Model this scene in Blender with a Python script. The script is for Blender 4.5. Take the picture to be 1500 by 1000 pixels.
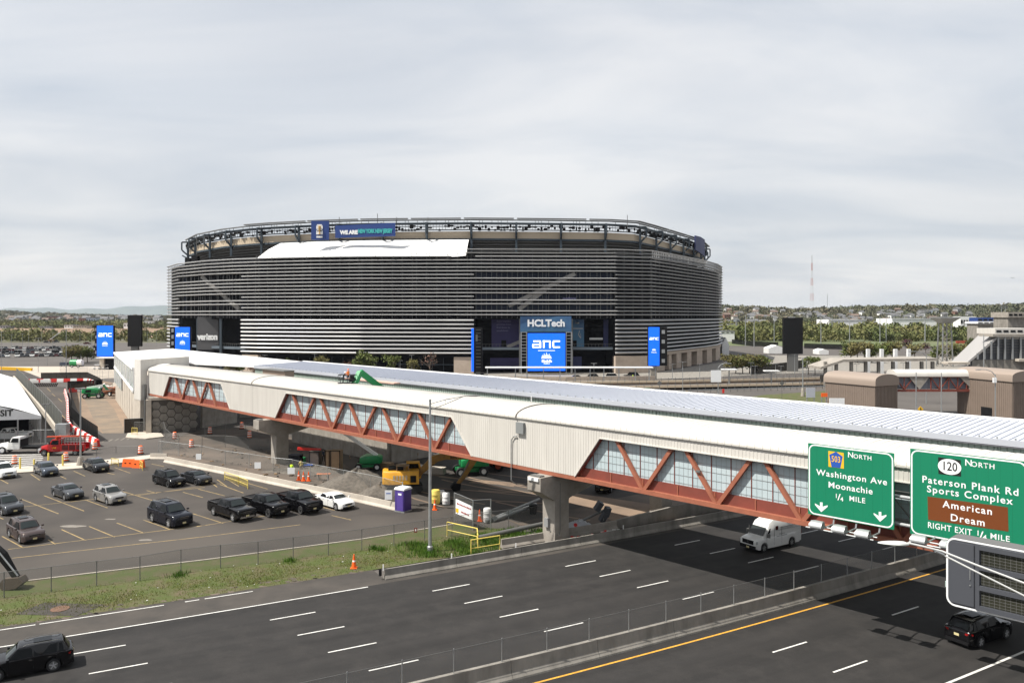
import bpy, bmesh, math, random
from mathutils import Vector, Matrix
from math import sin, cos, pi, radians, atan2, hypot, sqrt
random.seed(7)
R = random.random
U = random.uniform
for o in list(bpy.data.objects): bpy.data.objects.remove(o)
SC = bpy.context.scene
COL = SC.collection
# ---------------------------------------------------------------- camera, sky, sun, exposure
cam_d = bpy.data.cameras.new('camera'); cam = bpy.data.objects.new('camera', cam_d); COL.objects.link(cam)
cam.location = (0, 0, 21.0); cam.rotation_euler = (radians(90), 0, 0)
cam_d.sensor_width = 36.0; cam_d.lens = 36.0 * 1170 / 1500; cam_d.shift_y = -38.0 / 1500
cam_d.clip_start = 0.5; cam_d.clip_end = 30000
SC.camera = cam
SUN_SHIFT = Vector((0.64, 0.20, -1.0)).normalized()          # the way sunlight travels
W = bpy.data.worlds.new('World'); SC.world = W; W.use_nodes = True
nt = W.node_tree; nt.nodes.clear()
def wn(t, **k):
 n = nt.nodes.new(t)
 for a, b in k.items(): setattr(n, a, b)
 return n
sky = wn('ShaderNodeTexSky', sky_type='NISHITA', sun_disc=False)
sky.sun_elevation = radians(56); sky.sun_rotation = atan2(-0.64, -0.20); sky.air_density = 1.3; sky.dust_density = 2.5; sky.altitude = 20
tc = wn('ShaderNodeTexCoord')
sep = wn('ShaderNodeSeparateXYZ'); nt.links.new(tc.outputs['Generated'], sep.inputs[0])
# project the view direction on a cloud deck: (x, y) / (z + .12)
zz = wn('ShaderNodeMath', operation='ABSOLUTE'); nt.links.new(sep.outputs[2], zz.inputs[0])
za = wn('ShaderNodeMath', operation='ADD'); nt.links.new(zz.outputs[0], za.inputs[0]); za.inputs[1].default_value = 0.16
dx = wn('ShaderNodeMath', operation='DIVIDE'); nt.links.new(sep.outputs[0], dx.inputs[0]); nt.links.new(za.outputs[0], dx.inputs[1])
dy = wn('ShaderNodeMath', operation='DIVIDE'); nt.links.new(sep.outputs[1], dy.inputs[0]); nt.links.new(za.outputs[0], dy.inputs[1])
cb = wn('ShaderNodeCombineXYZ'); nt.links.new(dx.outputs[0], cb.inputs[0]); nt.links.new(dy.outputs[0], cb.inputs[1])
mp = wn('ShaderNodeMapping'); nt.links.new(cb.outputs[0], mp.inputs[0])
mp.inputs['Rotation'].default_value = (0, 0, radians(28)); mp.inputs['Scale'].default_value = (0.5, 0.85, 1)
nz = wn('ShaderNodeTexNoise'); nt.links.new(mp.outputs[0], nz.inputs['Vector'])
nz.inputs['Scale'].default_value = 1.5; nz.inputs['Detail'].default_value = 6; nz.inputs['Roughness'].default_value = 0.52; nz.inputs['Distortion'].default_value = 0.5
nz2 = wn('ShaderNodeTexNoise'); nt.links.new(cb.outputs[0], nz2.inputs['Vector']); nz2.inputs['Scale'].default_value = 0.55; nz2.inputs['Detail'].default_value = 2
rmp = wn('ShaderNodeValToRGB'); nt.links.new(nz.outputs['Fac'], rmp.inputs[0])
rmp.color_ramp.elements[0].position = 0.33; rmp.color_ramp.elements[0].color = (0.465, 0.50, 0.55, 1)
rmp.color_ramp.elements[1].position = 0.62; rmp.color_ramp.elements[1].color = (0.655, 0.655, 0.66, 1)
rm2 = wn('ShaderNodeValToRGB'); nt.links.new(nz2.outputs['Fac'], rm2.inputs[0])
rm2.color_ramp.elements[0].position = 0.35; rm2.color_ramp.elements[0].color = (0.90, 0.91, 0.93, 1)
rm2.color_ramp.elements[1].position = 0.65; rm2.color_ramp.elements[1].color = (1.03, 1.03, 1.03, 1)
mul = wn('ShaderNodeMixRGB', blend_type='MULTIPLY'); mul.inputs[0].default_value = 1
nt.links.new(rmp.outputs[0], mul.inputs[1]); nt.links.new(rm2.outputs[0], mul.inputs[2])
skm = wn('ShaderNodeMixRGB', blend_type='MULTIPLY'); skm.inputs[0].default_value = 1
nt.links.new(sky.outputs[0], skm.inputs[1]); skm.inputs[2].default_value = (0.09, 0.09, 0.09, 1)
mix = wn('ShaderNodeMixRGB'); mix.inputs[0].default_value = 0.86
nt.links.new(skm.outputs[0], mix.inputs[1]); nt.links.new(mul.outputs[0], mix.inputs[2])
bg = wn('ShaderNodeBackground'); nt.links.new(mix.outputs[0], bg.inputs[0]); bg.inputs[1].default_value = 1.0
out = wn('ShaderNodeOutputWorld'); nt.links.new(bg.outputs[0], out.inputs[0])
sun_d = bpy.data.lights.new('sun', 'SUN'); sun = bpy.data.objects.new('sun', sun_d); COL.objects.link(sun)
sun_d.energy = 5.0; sun_d.angle = radians(0.6); sun_d.color = (1.0, 0.955, 0.88)
sun.location = (-60, -20, 90); sun.rotation_euler = SUN_SHIFT.to_track_quat('-Z', 'Y').to_euler()
vs = SC.view_settings; vs.view_transform = 'Standard'; vs.look = 'None'; vs.gamma = 1; vs.use_curve_mapping = False
vs.exposure = 0.50
SC.render.engine = 'CYCLES'
SC.cycles.use_denoising = True; SC.cycles.max_bounces = 6; SC.cycles.transparent_max_bounces = 24
SC.cycles.diffuse_bounces = 3; SC.cycles.glossy_bounces = 3; SC.cycles.caustics_reflective = False; SC.cycles.caustics_refractive = False
# ---------------------------------------------------------------- helpers
HZ = 462.0
def P(px, py, Y):                       # the place at distance Y seen at a picture position
 return Vector(((px - 750) / 1170 * Y, Y, 21 - (py - HZ) * Y / 1170))
def G(px, py, z=0.0):                   # the place on the level z seen at a picture position
 Y = (21 - z) * 1170 / (py - HZ)
 return Vector(((px - 750) / 1170 * Y, Y, z))
def V(*a): return Vector(a)
class MB:
 def __init__(s): s.v = []; s.f = []; s.m = []; s.cm = 0
 def add(s, vs, fs):
  k = len(s.v); s.v += [tuple(p) for p in vs]; s.f += [tuple(i + k for i in f) for f in fs]; s.m += [s.cm] * len(fs); return s
 def box(s, c, d, rz=0.0):
  cx, cy, cz = c; hx, hy, hz = d[0] / 2, d[1] / 2, d[2] / 2; ca, sa = cos(rz), sin(rz)
  vs = []
  for z in (-hz, hz):
   for x, y in ((-hx, -hy), (hx, -hy), (hx, hy), (-hx, hy)):
    vs.append((cx + x * ca - y * sa, cy + x * sa + y * ca, cz + z))
  return s.add(vs, [(3, 2, 1, 0), (4, 5, 6, 7), (0, 1, 5, 4), (1, 2, 6, 5), (2, 3, 7, 6), (3, 0, 4, 7)])
 def beam(s, p, q, w, h, up=(0, 0, 1)):
  p = Vector(p); q = Vector(q); d = (q - p)
  if d.length < 1e-6: return s
  d.normalize(); up = Vector(up)
  if abs(d.dot(up)) > 0.99: up = Vector((0, 1, 0)) if abs(d.y) < .9 else Vector((1, 0, 0))
  a = d.cross(up).normalized() * (w / 2); b = a.cross(d).normalized() * (h / 2)
  vs = [p - a - b, p + a - b, p + a + b, p - a + b, q - a - b, q + a - b, q + a + b, q - a + b]
  return s.add(vs, [(0, 1, 2, 3), (7, 6, 5, 4), (4, 5, 1, 0), (5, 6, 2, 1), (6, 7, 3, 2), (7, 4, 0, 3)])
 def tube(s, p, q, r, n=8, r2=None, cap=True):
  p = Vector(p); q = Vector(q); r2 = r if r2 is None else r2
  d = (q - p)
  if d.length < 1e-6: return s
  d.normalize(); up = Vector((0, 0, 1)) if abs(d.z) < .9 else Vector((1, 0, 0))
  a = d.cross(up).normalized(); b = d.cross(a)
  vs = []
  for c, rr in ((p, r), (q, r2)):
   for i in range(n): vs.append(c + (a * cos(2 * pi * i / n) + b * sin(2 * pi * i / n)) * rr)
  fs = [(i, (i + 1) % n, n + (i + 1) % n, n + i) for i in range(n)]
  if cap: fs += [tuple(range(n))[::-1], tuple(range(n, 2 * n))]
  return s.add(vs, fs)
 def path(s, pts, r, n=6):
  for a, b in zip(pts, pts[1:]): s.tube(a, b, r, n)
  return s
 def lathe(s, c, prof, n=12):            # prof: (radius, z) bottom to top
  cx, cy, cz = c; vs = []; fs = []
  for r, z in prof:
   for i in range(n): vs.append((cx + r * cos(2 * pi * i / n), cy + r * sin(2 * pi * i / n), cz + z))
  for j in range(len(prof) - 1):
   for i in range(n): fs.append((j * n + i, j * n + (i + 1) % n, (j + 1) * n + (i + 1) % n, (j + 1) * n + i))
  fs.append(tuple(range(n))[::-1]); fs.append(tuple((len(prof) - 1) * n + i for i in range(n)))
  return s.add(vs, fs)
 def prism(s, poly, z0, z1):             # poly: (x, y) counter-clockwise
  n = len(poly); vs = [(x, y, z0) for x, y in poly] + [(x, y, z1) for x, y in poly]
  return s.add(vs, [tuple(range(n))[::-1], tuple(range(n, 2 * n))] + [(i, (i + 1) % n, n + (i + 1) % n, n + i) for i in range(n)])
 def sweep(s, poly, a, b):               # poly: (y, z) section swept along x from a to b
  n = len(poly); vs = [(a, y, z) for y, z in poly] + [(b, y, z) for y, z in poly]
  return s.add(vs, [tuple(range(n)), tuple(range(n, 2 * n))[::-1]] + [(i, n + i, n + (i + 1) % n, (i + 1) % n) for i in range(n)])
 def side(s, poly, y0, y1):              # poly: (x, z) outline given thickness along y
  n = len(poly); vs = [(x, y0, z) for x, z in poly] + [(x, y1, z) for x, z in poly]
  return s.add(vs, [tuple(range(n)), tuple(range(n, 2 * n))[::-1]] + [(i, n + i, n + (i + 1) % n, (i + 1) % n) for i in range(n)])
 def quad(s, *p): return s.add(p, [tuple(range(len(p)))])
 def loft(s, secs, close=False, caps=True):
  n = len(secs[0]); vs = [p for q in secs for p in q]; fs = []
  for j in range(len(secs) - 1):
   for i in range(n if close else n - 1):
    k = (i + 1) % n; fs.append((j * n + i, j * n + k, (j + 1) * n + k, (j + 1) * n + i))
  if caps and close: fs += [tuple(range(n))[::-1], tuple((len(secs) - 1) * n + i for i in range(n))]
  return s.add(vs, fs)
 def mesh(s, name, mats, smooth=False, fix=True):
  me = bpy.data.meshes.new(name); me.from_pydata(s.v, [], s.f)
  for m in (mats if isinstance(mats, (list, tuple)) else [mats]): me.materials.append(m)
  if len(me.materials) > 1:
   for p, i in zip(me.polygons, s.m): p.material_index = i
  if fix:
   bm = bmesh.new(); bm.from_mesh(me); bmesh.ops.recalc_face_normals(bm, faces=bm.faces); bm.to_mesh(me); bm.free()
  if smooth:
   for p in me.polygons: p.use_smooth = True
   me.set_sharp_from_angle(angle=radians(38 if smooth is True else smooth))
  me.update(); return me
 def build(s, name, mats, parent=None, smooth=False, fix=True, loc=None, rot=None, kind=None, label=None):
  o = bpy.data.objects.new(name, s.mesh(name, mats, smooth, fix)); COL.objects.link(o)
  if parent: o.parent = parent
  if loc is not None: o.location = loc
  if rot is not None: o.rotation_euler = (0, 0, rot) if not hasattr(rot, '__len__') else rot
  if kind: o['kind'] = kind
  if label: o['label'] = label
  return o
def thing(name, label, cat, loc=(0, 0, 0), rz=0.0, group=None, scale=None):
 o = bpy.data.objects.new(name, None); COL.objects.link(o); o.empty_display_size = .3
 o.location = loc; o.rotation_euler = (0, 0, rz); o['label'] = label; o['category'] = cat
 if group: o['group'] = group
 if scale: o.scale = (scale,) * 3
 return o
def tag(o, label, cat, group=None):
 o['label'] = label; o['category'] = cat
 if group: o['group'] = group
 return o
def struct(o): o['kind'] = 'structure'; return o
def stuff(o): o['kind'] = 'stuff'; return o
def dup(root, loc=None, rz=None, label=None, group=None, scale=None):
 r = root.copy(); COL.objects.link(r)
 if loc is not None: r.location = loc
 if rz is not None: r.rotation_euler = (0, 0, rz)
 if label: r['label'] = label
 if group: r['group'] = group
 if scale: r.scale = (scale,) * 3
 for ch in list(root.children):
  c = ch.copy(); COL.objects.link(c); c.parent = r
  for g in ch.children:
   d = g.copy(); COL.objects.link(d); d.parent = c
 return r
def inst(src, parent, loc=(0, 0, 0), rot=(0, 0, 0), name=None):    # a further part sharing mesh data
 o = bpy.data.objects.new(name or src.name.split('.')[0], src.data if hasattr(src, 'data') else src); COL.objects.link(o)
 o.parent = parent; o.location = loc; o.rotation_euler = rot
 return o
def text(body, size, mat, parent, loc, rot=(pi / 2, 0, 0), bold=0.0, sx=1.0, spacing=1.0, align='CENTER', depth=0.0, name='lettering'):
 cu = bpy.data.curves.new(name, 'FONT'); cu.body = body; cu.size = size; cu.align_x = align; cu.align_y = 'CENTER'
 cu.offset = bold * size; cu.space_character = spacing; cu.extrude = depth; cu.resolution_u = 3
 t = bpy.data.objects.new(name, cu); COL.objects.link(t)
 dg = bpy.context.evaluated_depsgraph_get(); dg.update()
 me = bpy.data.meshes.new_from_object(t.evaluated_get(dg)); bpy.data.objects.remove(t); bpy.data.curves.remove(cu)
 me.materials.clear(); me.materials.append(mat)
 o = bpy.data.objects.new(name, me); COL.objects.link(o); o.parent = parent; o.location = loc; o.rotation_euler = rot; o.scale = (sx, 1, 1)
 return o
# ---------------------------------------------------------------- materials
def mat(name, c, rough=.6, metal=0.0, c2=None, ns=3.0, detail=4, amt=(.35, .65), bump=0.0, bs=None, emit=0.0, coat=0.0, spec=None, vec='Object', stretch=None, alpha=None, c3=None, ns3=.15):
 m = bpy.data.materials.new(name); m.use_nodes = True; t = m.node_tree; b = t.nodes['Principled BSDF']
 L = t.links.new; N = t.nodes.new
 b.inputs['Base Color'].default_value = (*c, 1); b.inputs['Roughness'].default_value = rough; b.inputs['Metallic'].default_value = metal
 if spec is not None: b.inputs['Specular IOR Level'].default_value = spec
 if coat: b.inputs['Coat Weight'].default_value = coat; b.inputs['Coat Roughness'].default_value = .05
 co = None
 if c2 is not None or bump:
  tcn = N('ShaderNodeTexCoord'); co = tcn.outputs[vec]
  if stretch:
   mpn = N('ShaderNodeMapping'); L(co, mpn.inputs[0]); mpn.inputs['Scale'].default_value = stretch; co = mpn.outputs[0]
 if c2 is not None:
  n = N('ShaderNodeTexNoise'); n.inputs['Scale'].default_value = ns; n.inputs['Detail'].default_value = detail; n.inputs['Roughness'].default_value = .6; L(co, n.inputs['Vector'])
  r = N('ShaderNodeValToRGB'); L(n.outputs['Fac'], r.inputs[0])
  r.color_ramp.elements[0].position = amt[0]; r.color_ramp.elements[0].color = (*c, 1)
  r.color_ramp.elements[1].position = amt[1]; r.color_ramp.elements[1].color = (*c2, 1)
  src = r.outputs[0]
  if c3 is not None:
   n3 = N('ShaderNodeTexNoise'); n3.inputs['Scale'].default_value = ns3; n3.inputs['Detail'].default_value = 3; L(co, n3.inputs['Vector'])
   r3 = N('ShaderNodeValToRGB'); L(n3.outputs['Fac'], r3.inputs[0]); r3.color_ramp.elements[0].position = .48; r3.color_ramp.elements[1].position = .62
   mx = N('ShaderNodeMixRGB'); L(r3.outputs[0], mx.inputs[0]); L(src, mx.inputs[1]); mx.inputs[2].default_value = (*c3, 1); src = mx.outputs[0]
  L(src, b.inputs['Base Color'])
 if bump:
  n2 = N('ShaderNodeTexNoise'); n2.inputs['Scale'].default_value = bs or ns * 4; n2.inputs['Detail'].default_value = 3; L(co, n2.inputs['Vector'])
  bp = N('ShaderNodeBump'); bp.inputs['Strength'].default_value = bump; bp.inputs['Distance'].default_value = .05; L(n2.outputs['Fac'], bp.inputs['Height']); L(bp.outputs[0], b.inputs['Normal'])
 if emit:
  b.inputs['Emission Color'].default_value = (*c, 1); b.inputs['Emission Strength'].default_value = emit
 if alpha is not None:
  tr = N('ShaderNodeBsdfTransparent'); ms = N('ShaderNodeMixShader'); ms.inputs[0].default_value = alpha
  L(tr.outputs[0], ms.inputs[1]); L(b.outputs[0], ms.inputs[2]); L(ms.outputs[0], t.nodes['Material Output'].inputs[0])
 return m
def hsv_jit(c, k): return tuple(max(0.002, x * U(1 - k, 1 + k)) for x in c)
def road_mat(name, c, c2, cdark):
 """asphalt with wheel streaks that follow the curve of the highway"""
 m = mat(name, c, .88, spec=.3); t = m.node_tree; N = t.nodes.new; L = t.links.new; b = t.nodes['Principled BSDF']
 g = N('ShaderNodeNewGeometry'); s = N('ShaderNodeVectorMath'); s.operation = 'SUBTRACT'; L(g.outputs['Position'], s.inputs[0]); s.inputs[1].default_value = (-340, 660, 0)
 ln = N('ShaderNodeVectorMath'); ln.operation = 'LENGTH'; L(s.outputs[0], ln.inputs[0])
 sp = N('ShaderNodeSeparateXYZ'); L(s.outputs[0], sp.inputs[0])
 at = N('ShaderNodeMath'); at.operation = 'ARCTAN2'; L(sp.outputs[1], at.inputs[0]); L(sp.outputs[0], at.inputs[1])
 am = N('ShaderNodeMath'); am.operation = 'MULTIPLY'; L(at.outputs[0], am.inputs[0]); am.inputs[1].default_value = 22.0
 cbn = N('ShaderNodeCombineXYZ'); L(ln.outputs['Value'], cbn.inputs[0]); L(am.outputs[0], cbn.inputs[1])
 n = N('ShaderNodeTexNoise'); L(cbn.outputs[0], n.inputs['Vector']); n.inputs['Scale'].default_value = .8; n.inputs['Detail'].default_value = 6
 r = N('ShaderNodeValToRGB'); L(n.outputs['Fac'], r.inputs[0]); r.color_ramp.elements[0].position = .34; r.color_ramp.elements[0].color = (*cdark, 1)
 r.color_ramp.elements[1].position = .62; r.color_ramp.elements[1].color = (*c, 1)
 n2 = N('ShaderNodeTexNoise'); L(g.outputs['Position'], n2.inputs['Vector']); n2.inputs['Scale'].default_value = .5; n2.inputs['Detail'].default_value = 8; n2.inputs['Roughness'].default_value = .7
 r2 = N('ShaderNodeValToRGB'); L(n2.outputs['Fac'], r2.inputs[0]); r2.color_ramp.elements[0].position = .45; r2.color_ramp.elements[1].position = .75
 mx = N('ShaderNodeMixRGB'); L(r2.outputs[0], mx.inputs[0]); L(r.outputs[0], mx.inputs[1]); mx.inputs[2].default_value = (*c2, 1)
 n4 = N('ShaderNodeTexNoise'); L(g.outputs['Position'], n4.inputs['Vector']); n4.inputs['Scale'].default_value = 14; n4.inputs['Detail'].default_value = 4
 r4 = N('ShaderNodeMapRange'); L(n4.outputs['Fac'], r4.inputs[0]); r4.inputs[3].default_value = .7; r4.inputs[4].default_value = 1.3
 m4 = N('ShaderNodeMixRGB'); m4.blend_type = 'MULTIPLY'; m4.inputs[0].default_value = 1; L(mx.outputs[0], m4.inputs[1]); L(r4.outputs[0], m4.inputs[2])
 def mth(op, a, v):
  k = N('ShaderNodeMath'); k.operation = op; L(a, k.inputs[0]); k.inputs[1].default_value = v; return k.outputs[0]
 sn = N('ShaderNodeMath'); sn.operation = 'SINE'; L(mth('MULTIPLY', mth('SUBTRACT', ln.outputs['Value'], 683.1), 2 * pi / 3.63), sn.inputs[0])
 ms = N('ShaderNodeMapRange'); L(sn.outputs[0], ms.inputs[0]); ms.inputs[1].default_value = -1; ms.inputs[3].default_value = 1.10; ms.inputs[4].default_value = .84
 m5 = N('ShaderNodeMixRGB'); m5.blend_type = 'MULTIPLY'; L(n.outputs['Fac'], m5.inputs[0]); L(m4.outputs[0], m5.inputs[1]); L(ms.outputs[0], m5.inputs[2])
 L(m5.outputs[0], b.inputs['Base Color'])
 bp = N('ShaderNodeBump'); bp.inputs['Strength'].default_value = .25; bp.inputs['Distance'].default_value = .02; L(n4.outputs['Fac'], bp.inputs['Height']); L(bp.outputs[0], b.inputs['Normal'])
 return m
M = {}
M['ground'] = mat('ground', (.14, .12, .085), .95, c2=(.09, .10, .05), ns=.02, vec='Object')
M['road'] = road_mat('highway_asphalt', (.027, .0252, .0242), (.036, .033, .031), (.018, .017, .0165))
M['shoulder'] = mat('shoulder_asphalt', (.062, .053, .045), .92, c2=(.036, .032, .028), ns=.35, detail=8, bump=.2, bs=12)
M['lot'] = mat('parking_asphalt', (.054, .0455, .039), .92, c2=(.036, .031, .027), ns=.12, detail=9, bump=.2, bs=10, c3=(.068, .058, .049), ns3=.05)
M['lot2'] = mat('pale_asphalt', (.095, .084, .075), .92, c2=(.065, .057, .051), ns=.05, detail=8)
M['dirt'] = mat('dirt', (.27, .19, .13), .95, c2=(.15, .11, .08), ns=.15, detail=9, amt=(.3, .7), bump=.4, bs=3)
M['construction'] = mat('construction_ground', (.135, .105, .082), .95, c2=(.055, .047, .04), ns=.09, detail=9, amt=(.4, .62), bump=.3, bs=3)
M['grass'] = mat('grass_ground', (.06, .078, .015), .95, c2=(.10, .078, .042), ns=.7, detail=9, amt=(.42, .7), bump=.6, bs=8)
M['blade'] = mat('grass_blade', (.11, .155, .022), .9, c2=(.16, .145, .045), ns=.5, spec=.1)
M['field'] = mat('field_grass', (.085, .115, .04), .95, c2=(.11, .12, .055), ns=.02, detail=5)
M['reeds'] = mat('reed_bed', (.24, .15, .09), .95, c2=(.17, .115, .07), ns=.015, detail=8)
M['concrete'] = mat('concrete', (.34, .31, .27), .85, c2=(.24, .215, .185), ns=.8, detail=8, bump=.15, bs=9)
M['concrete_pale'] = mat('pale_concrete', (.50, .45, .38), .85, c2=(.40, .355, .30), ns=.7, detail=7)
M['concrete_old'] = mat('weathered_concrete', (.27, .25, .22), .88, c2=(.15, .138, .12), ns=.9, detail=9, amt=(.35, .7), bump=.2, bs=9, stretch=(1, 1, .35))
M['paving'] = mat('plaza_paving', (.46, .40, .33), .9, c2=(.38, .33, .275), ns=.08, detail=6)
M['white_line'] = mat('white_road_paint', (.66, .65, .62), .7, c2=(.5, .49, .46), ns=2)
M['yellow_line'] = mat('yellow_road_paint', (.62, .33, .04), .7, c2=(.5, .25, .03), ns=2)
M['stall_line'] = mat('faded_yellow_paint', (.33, .235, .10), .85, c2=(.13, .105, .07), ns=1.2, detail=7, amt=(.4, .75))
M['stall_white'] = mat('faded_white_paint', (.20, .18, .155), .85, c2=(.11, .098, .085), ns=1.2, detail=7, amt=(.4, .75))
M['cream'] = mat('cream_cladding', (.60, .575, .53), .5, c2=(.51, .485, .445), ns=1.1, detail=7, amt=(.35, .75), stretch=(1, 1, .12))
M['cream_roof'] = mat('cream_roof', (.55, .53, .49), .5, c2=(.49, .47, .43), ns=.35, detail=6)
M['white_roof'] = mat('white_metal_roof', (.46, .478, .52), .5, c2=(.42, .44, .48), ns=.2)
M['white'] = mat('white_paint', (.80, .80, .79), .5, c2=(.72, .72, .71), ns=.7)
M['steel_red'] = mat('red_brown_steel', (.33, .115, .065), .6, c2=(.27, .09, .052), ns=1.2, detail=6)
M['steel_dkred'] = mat('dark_red_steel', (.20, .048, .032), .6, c2=(.16, .04, .027), ns=1)
M['glass_pale'] = mat('pale_blue_glazing', (.47, .545, .565), .35, c2=(.41, .49, .515), ns=.5, spec=.4)
M['glass_green'] = mat('translucent_green_panel', (.42, .49, .43), .35, c2=(.36, .44, .385), ns=.8, stretch=(3, 1, 1))
M['black'] = mat('black_paint', (.008, .008, .009), .7, spec=.2)
M['rubber'] = mat('rubber', (.017, .017, .018), .85)
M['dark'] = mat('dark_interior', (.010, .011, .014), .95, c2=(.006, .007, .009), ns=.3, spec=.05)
M['galv'] = mat('galvanized_steel', (.42, .43, .43), .5, .7, c2=(.34, .35, .35), ns=2)
M['galv_dark'] = mat('dull_steel', (.16, .16, .155), .6, .4)
M['mesh'] = mat('chain_link_mesh', (.20, .20, .19), .7, .2, alpha=.24)
M['mesh_light'] = mat('fine_chain_link', (.22, .22, .21), .7, .2, alpha=.17)
M['mesh_dark'] = mat('dark_fence_scrim', (.010, .0105, .011), .95, alpha=.95, spec=.05)
M['sign_green'] = mat('sign_green', (.003, .185, .092), .45)
M['sign_brown'] = mat('sign_brown', (.155, .042, .008), .45)
M['sign_white'] = mat('sign_white', (.82, .83, .83), .45)
M['sign_yellow'] = mat('sign_yellow', (.80, .46, .02), .45)
M['sign_blue'] = mat('sign_blue', (.02, .085, .38), .45)
M['sign_black'] = mat('sign_black', (.01, .01, .01), .45)
M['screen_blue'] = mat('screen_blue', (.0, .12, .84), .5, emit=.62)
M['screen_white'] = mat('screen_white', (.9, .93, 1.0), .5, emit=.75)
M['louver'] = mat('aluminium_louver', (.45, .45, .45), .40, .3, c2=(.37, .37, .375), ns=.08, detail=3)
M['navy_steel'] = mat('dark_blue_steel', (.045, .062, .078), .55, .2)
M['tan'] = mat('tan_parapet', (.50, .41, .30), .7, c2=(.46, .375, .27), ns=.1)
M['bowl'] = mat('grey_bowl', (.085, .08, .075), .8, c2=(.06, .058, .055), ns=.1)
M['membrane'] = mat('white_membrane', (.74, .74, .73), .6, c2=(.66, .66, .65), ns=.1)
M['stone'] = mat('buff_stone', (.47, .385, .31), .85, c2=(.40, .325, .26), ns=.4, detail=6)
M['navy'] = mat('navy_banner', (.012, .02, .085), .6, c2=(.02, .028, .11), ns=.1)
M['purple'] = mat('purple_banner', (.022, .016, .085), .6, c2=(.03, .025, .12), ns=.1)
M['teal'] = mat('blue_teal_banner', (.035, .10, .22), .6, c2=(.055, .16, .27), ns=.06, amt=(.4, .6))
M['banner_blue'] = mat('blue_banner', (.012, .045, .20), .6)
M['mint'] = mat('mint_print', (.05, .45, .42), .6)
M['gold'] = mat('gold_print', (.45, .27, .08), .5)
M['grey_print'] = mat('grey_print', (.14, .14, .26), .6)
M['brown_clad'] = mat('brown_cladding', (.20, .155, .125), .6, c2=(.18, .14, .112), ns=.6)
M['brown_dark'] = mat('dark_brown_cladding', (.10, .078, .064), .6)
M['orange'] = mat('safety_orange', (.85, .125, .012), .55)
M['reflect_white'] = mat('reflective_white', (.82, .81, .78), .5)
M['yellow'] = mat('machine_yellow', (.72, .36, .015), .5, c2=(.58, .27, .012), ns=1.5, detail=5)
M['yellow_dirty'] = mat('dirty_machine_yellow', (.40, .20, .03), .6, c2=(.20, .11, .03), ns=1.3, detail=6)
M['lime'] = mat('pale_yellow_paint', (.70, .55, .12), .6)
M['green_machine'] = mat('machine_green', (.01, .26, .075), .42, c2=(.01, .20, .06), ns=2)
M['red_machine'] = mat('machine_red_orange', (.52, .06, .015), .5)
M['red'] = mat('red_plastic', (.60, .022, .015), .5)
M['purple_plastic'] = mat('purple_plastic', (.055, .03, .19), .5)
M['gravel'] = mat('gravel_heap', (.145, .127, .105), .95, c2=(.085, .075, .064), ns=3, detail=8, bump=.6, bs=18)
M['hivis'] = mat('hi_vis_lime', (.55, .85, .03), .7)
M['hivis_orange'] = mat('hi_vis_orange', (.85, .22, .03), .7)
M['skin'] = mat('skin', (.36, .20, .135), .6)
M['denim'] = mat('dark_denim', (.035, .045, .07), .85)
M['khaki'] = mat('khaki_cloth', (.25, .19, .12), .85)
M['bark'] = mat('bark', (.11, .085, .065), .9, c2=(.07, .055, .045), ns=4)
M['autoglass'] = mat('vehicle_glass', (.004, .005, .006), .12, spec=.15)
M['windshield'] = mat('windshield_glass', (.022, .028, .028), .08, spec=.35)
M['chrome'] = mat('chrome', (.55, .55, .55), .2, 1.0)
M['rim'] = mat('bright_rim', (.42, .42, .43), .35, .2)
M['lamp_clear'] = mat('headlamp_lens', (.50, .52, .53), .12, .3)
M['lamp_red'] = mat('tail_lamp_lens', (.28, .008, .008), .2)
M['plate'] = mat('licence_plate', (.60, .52, .28), .5)
M['wood'] = mat('plywood', (.33, .225, .13), .8, c2=(.26, .17, .10), ns=1)
def leafmat(name, c, c2, ns=.6): return mat(name, c, .75, c2=c2, ns=ns, detail=2, amt=(.38, .62), spec=.25)
M['leaf_green'] = leafmat('leaves_green', (.075, .10, .025), (.13, .15, .04))
M['leaf_olive'] = leafmat('leaves_olive', (.12, .105, .04), (.16, .145, .05))
M['leaf_red'] = leafmat('leaves_red_brown', (.13, .065, .05), (.17, .10, .07))
M['leaf_dark'] = leafmat('leaves_dark', (.045, .065, .025), (.085, .10, .035))
M['leaf_plum'] = leafmat('leaves_plum', (.06, .025, .03), (.09, .04, .045))
M['forest'] = leafmat('forest_leaves', (.085, .105, .03), (.16, .15, .055), ns=.035)
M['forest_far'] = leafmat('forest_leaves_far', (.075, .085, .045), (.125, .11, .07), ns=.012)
M['hill_far'] = mat('far_hill', (.10, .13, .14), .95, c2=(.13, .155, .155), ns=.004, detail=5)  # bluish distance haze is mixed into the hill's own colour
M['hill'] = mat('hill_ground', (.06, .07, .035), .95, c2=(.09, .085, .05), ns=.01)
# ---------------------------------------------------------------- ground, roads
CC = Vector((-340, 660, 0))
def A(r, ph, z=0.0): return Vector((CC.x + r * cos(ph), CC.y + r * sin(ph), z))
def rphi(p): d = p - CC; return hypot(d.x, d.y), atan2(d.y, d.x)
def sheet(name, pts, z, m, kind='structure'):
 b = MB(); b.add([(p[0], p[1], z) for p in pts], [tuple(range(len(pts)))])
 o = b.build(name, m)
 if o.data.polygons and o.data.polygons[0].normal.z < 0: o.data.flip_normals()
 o['kind'] = kind; return o
def arc_strip(b, r0, r1, p0, p1, z, n=None):
 n = n or max(1, int(abs(p1 - p0) * 700 / 3)); vs = []; fs = []
 for i in range(n + 1):
  p = p0 + (p1 - p0) * i / n; vs += [A(r0, p, z), A(r1, p, z)]
 for i in range(n): fs.append((2 * i, 2 * i + 1, 2 * i + 3, 2 * i + 2))
 b.add(vs, fs)
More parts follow.
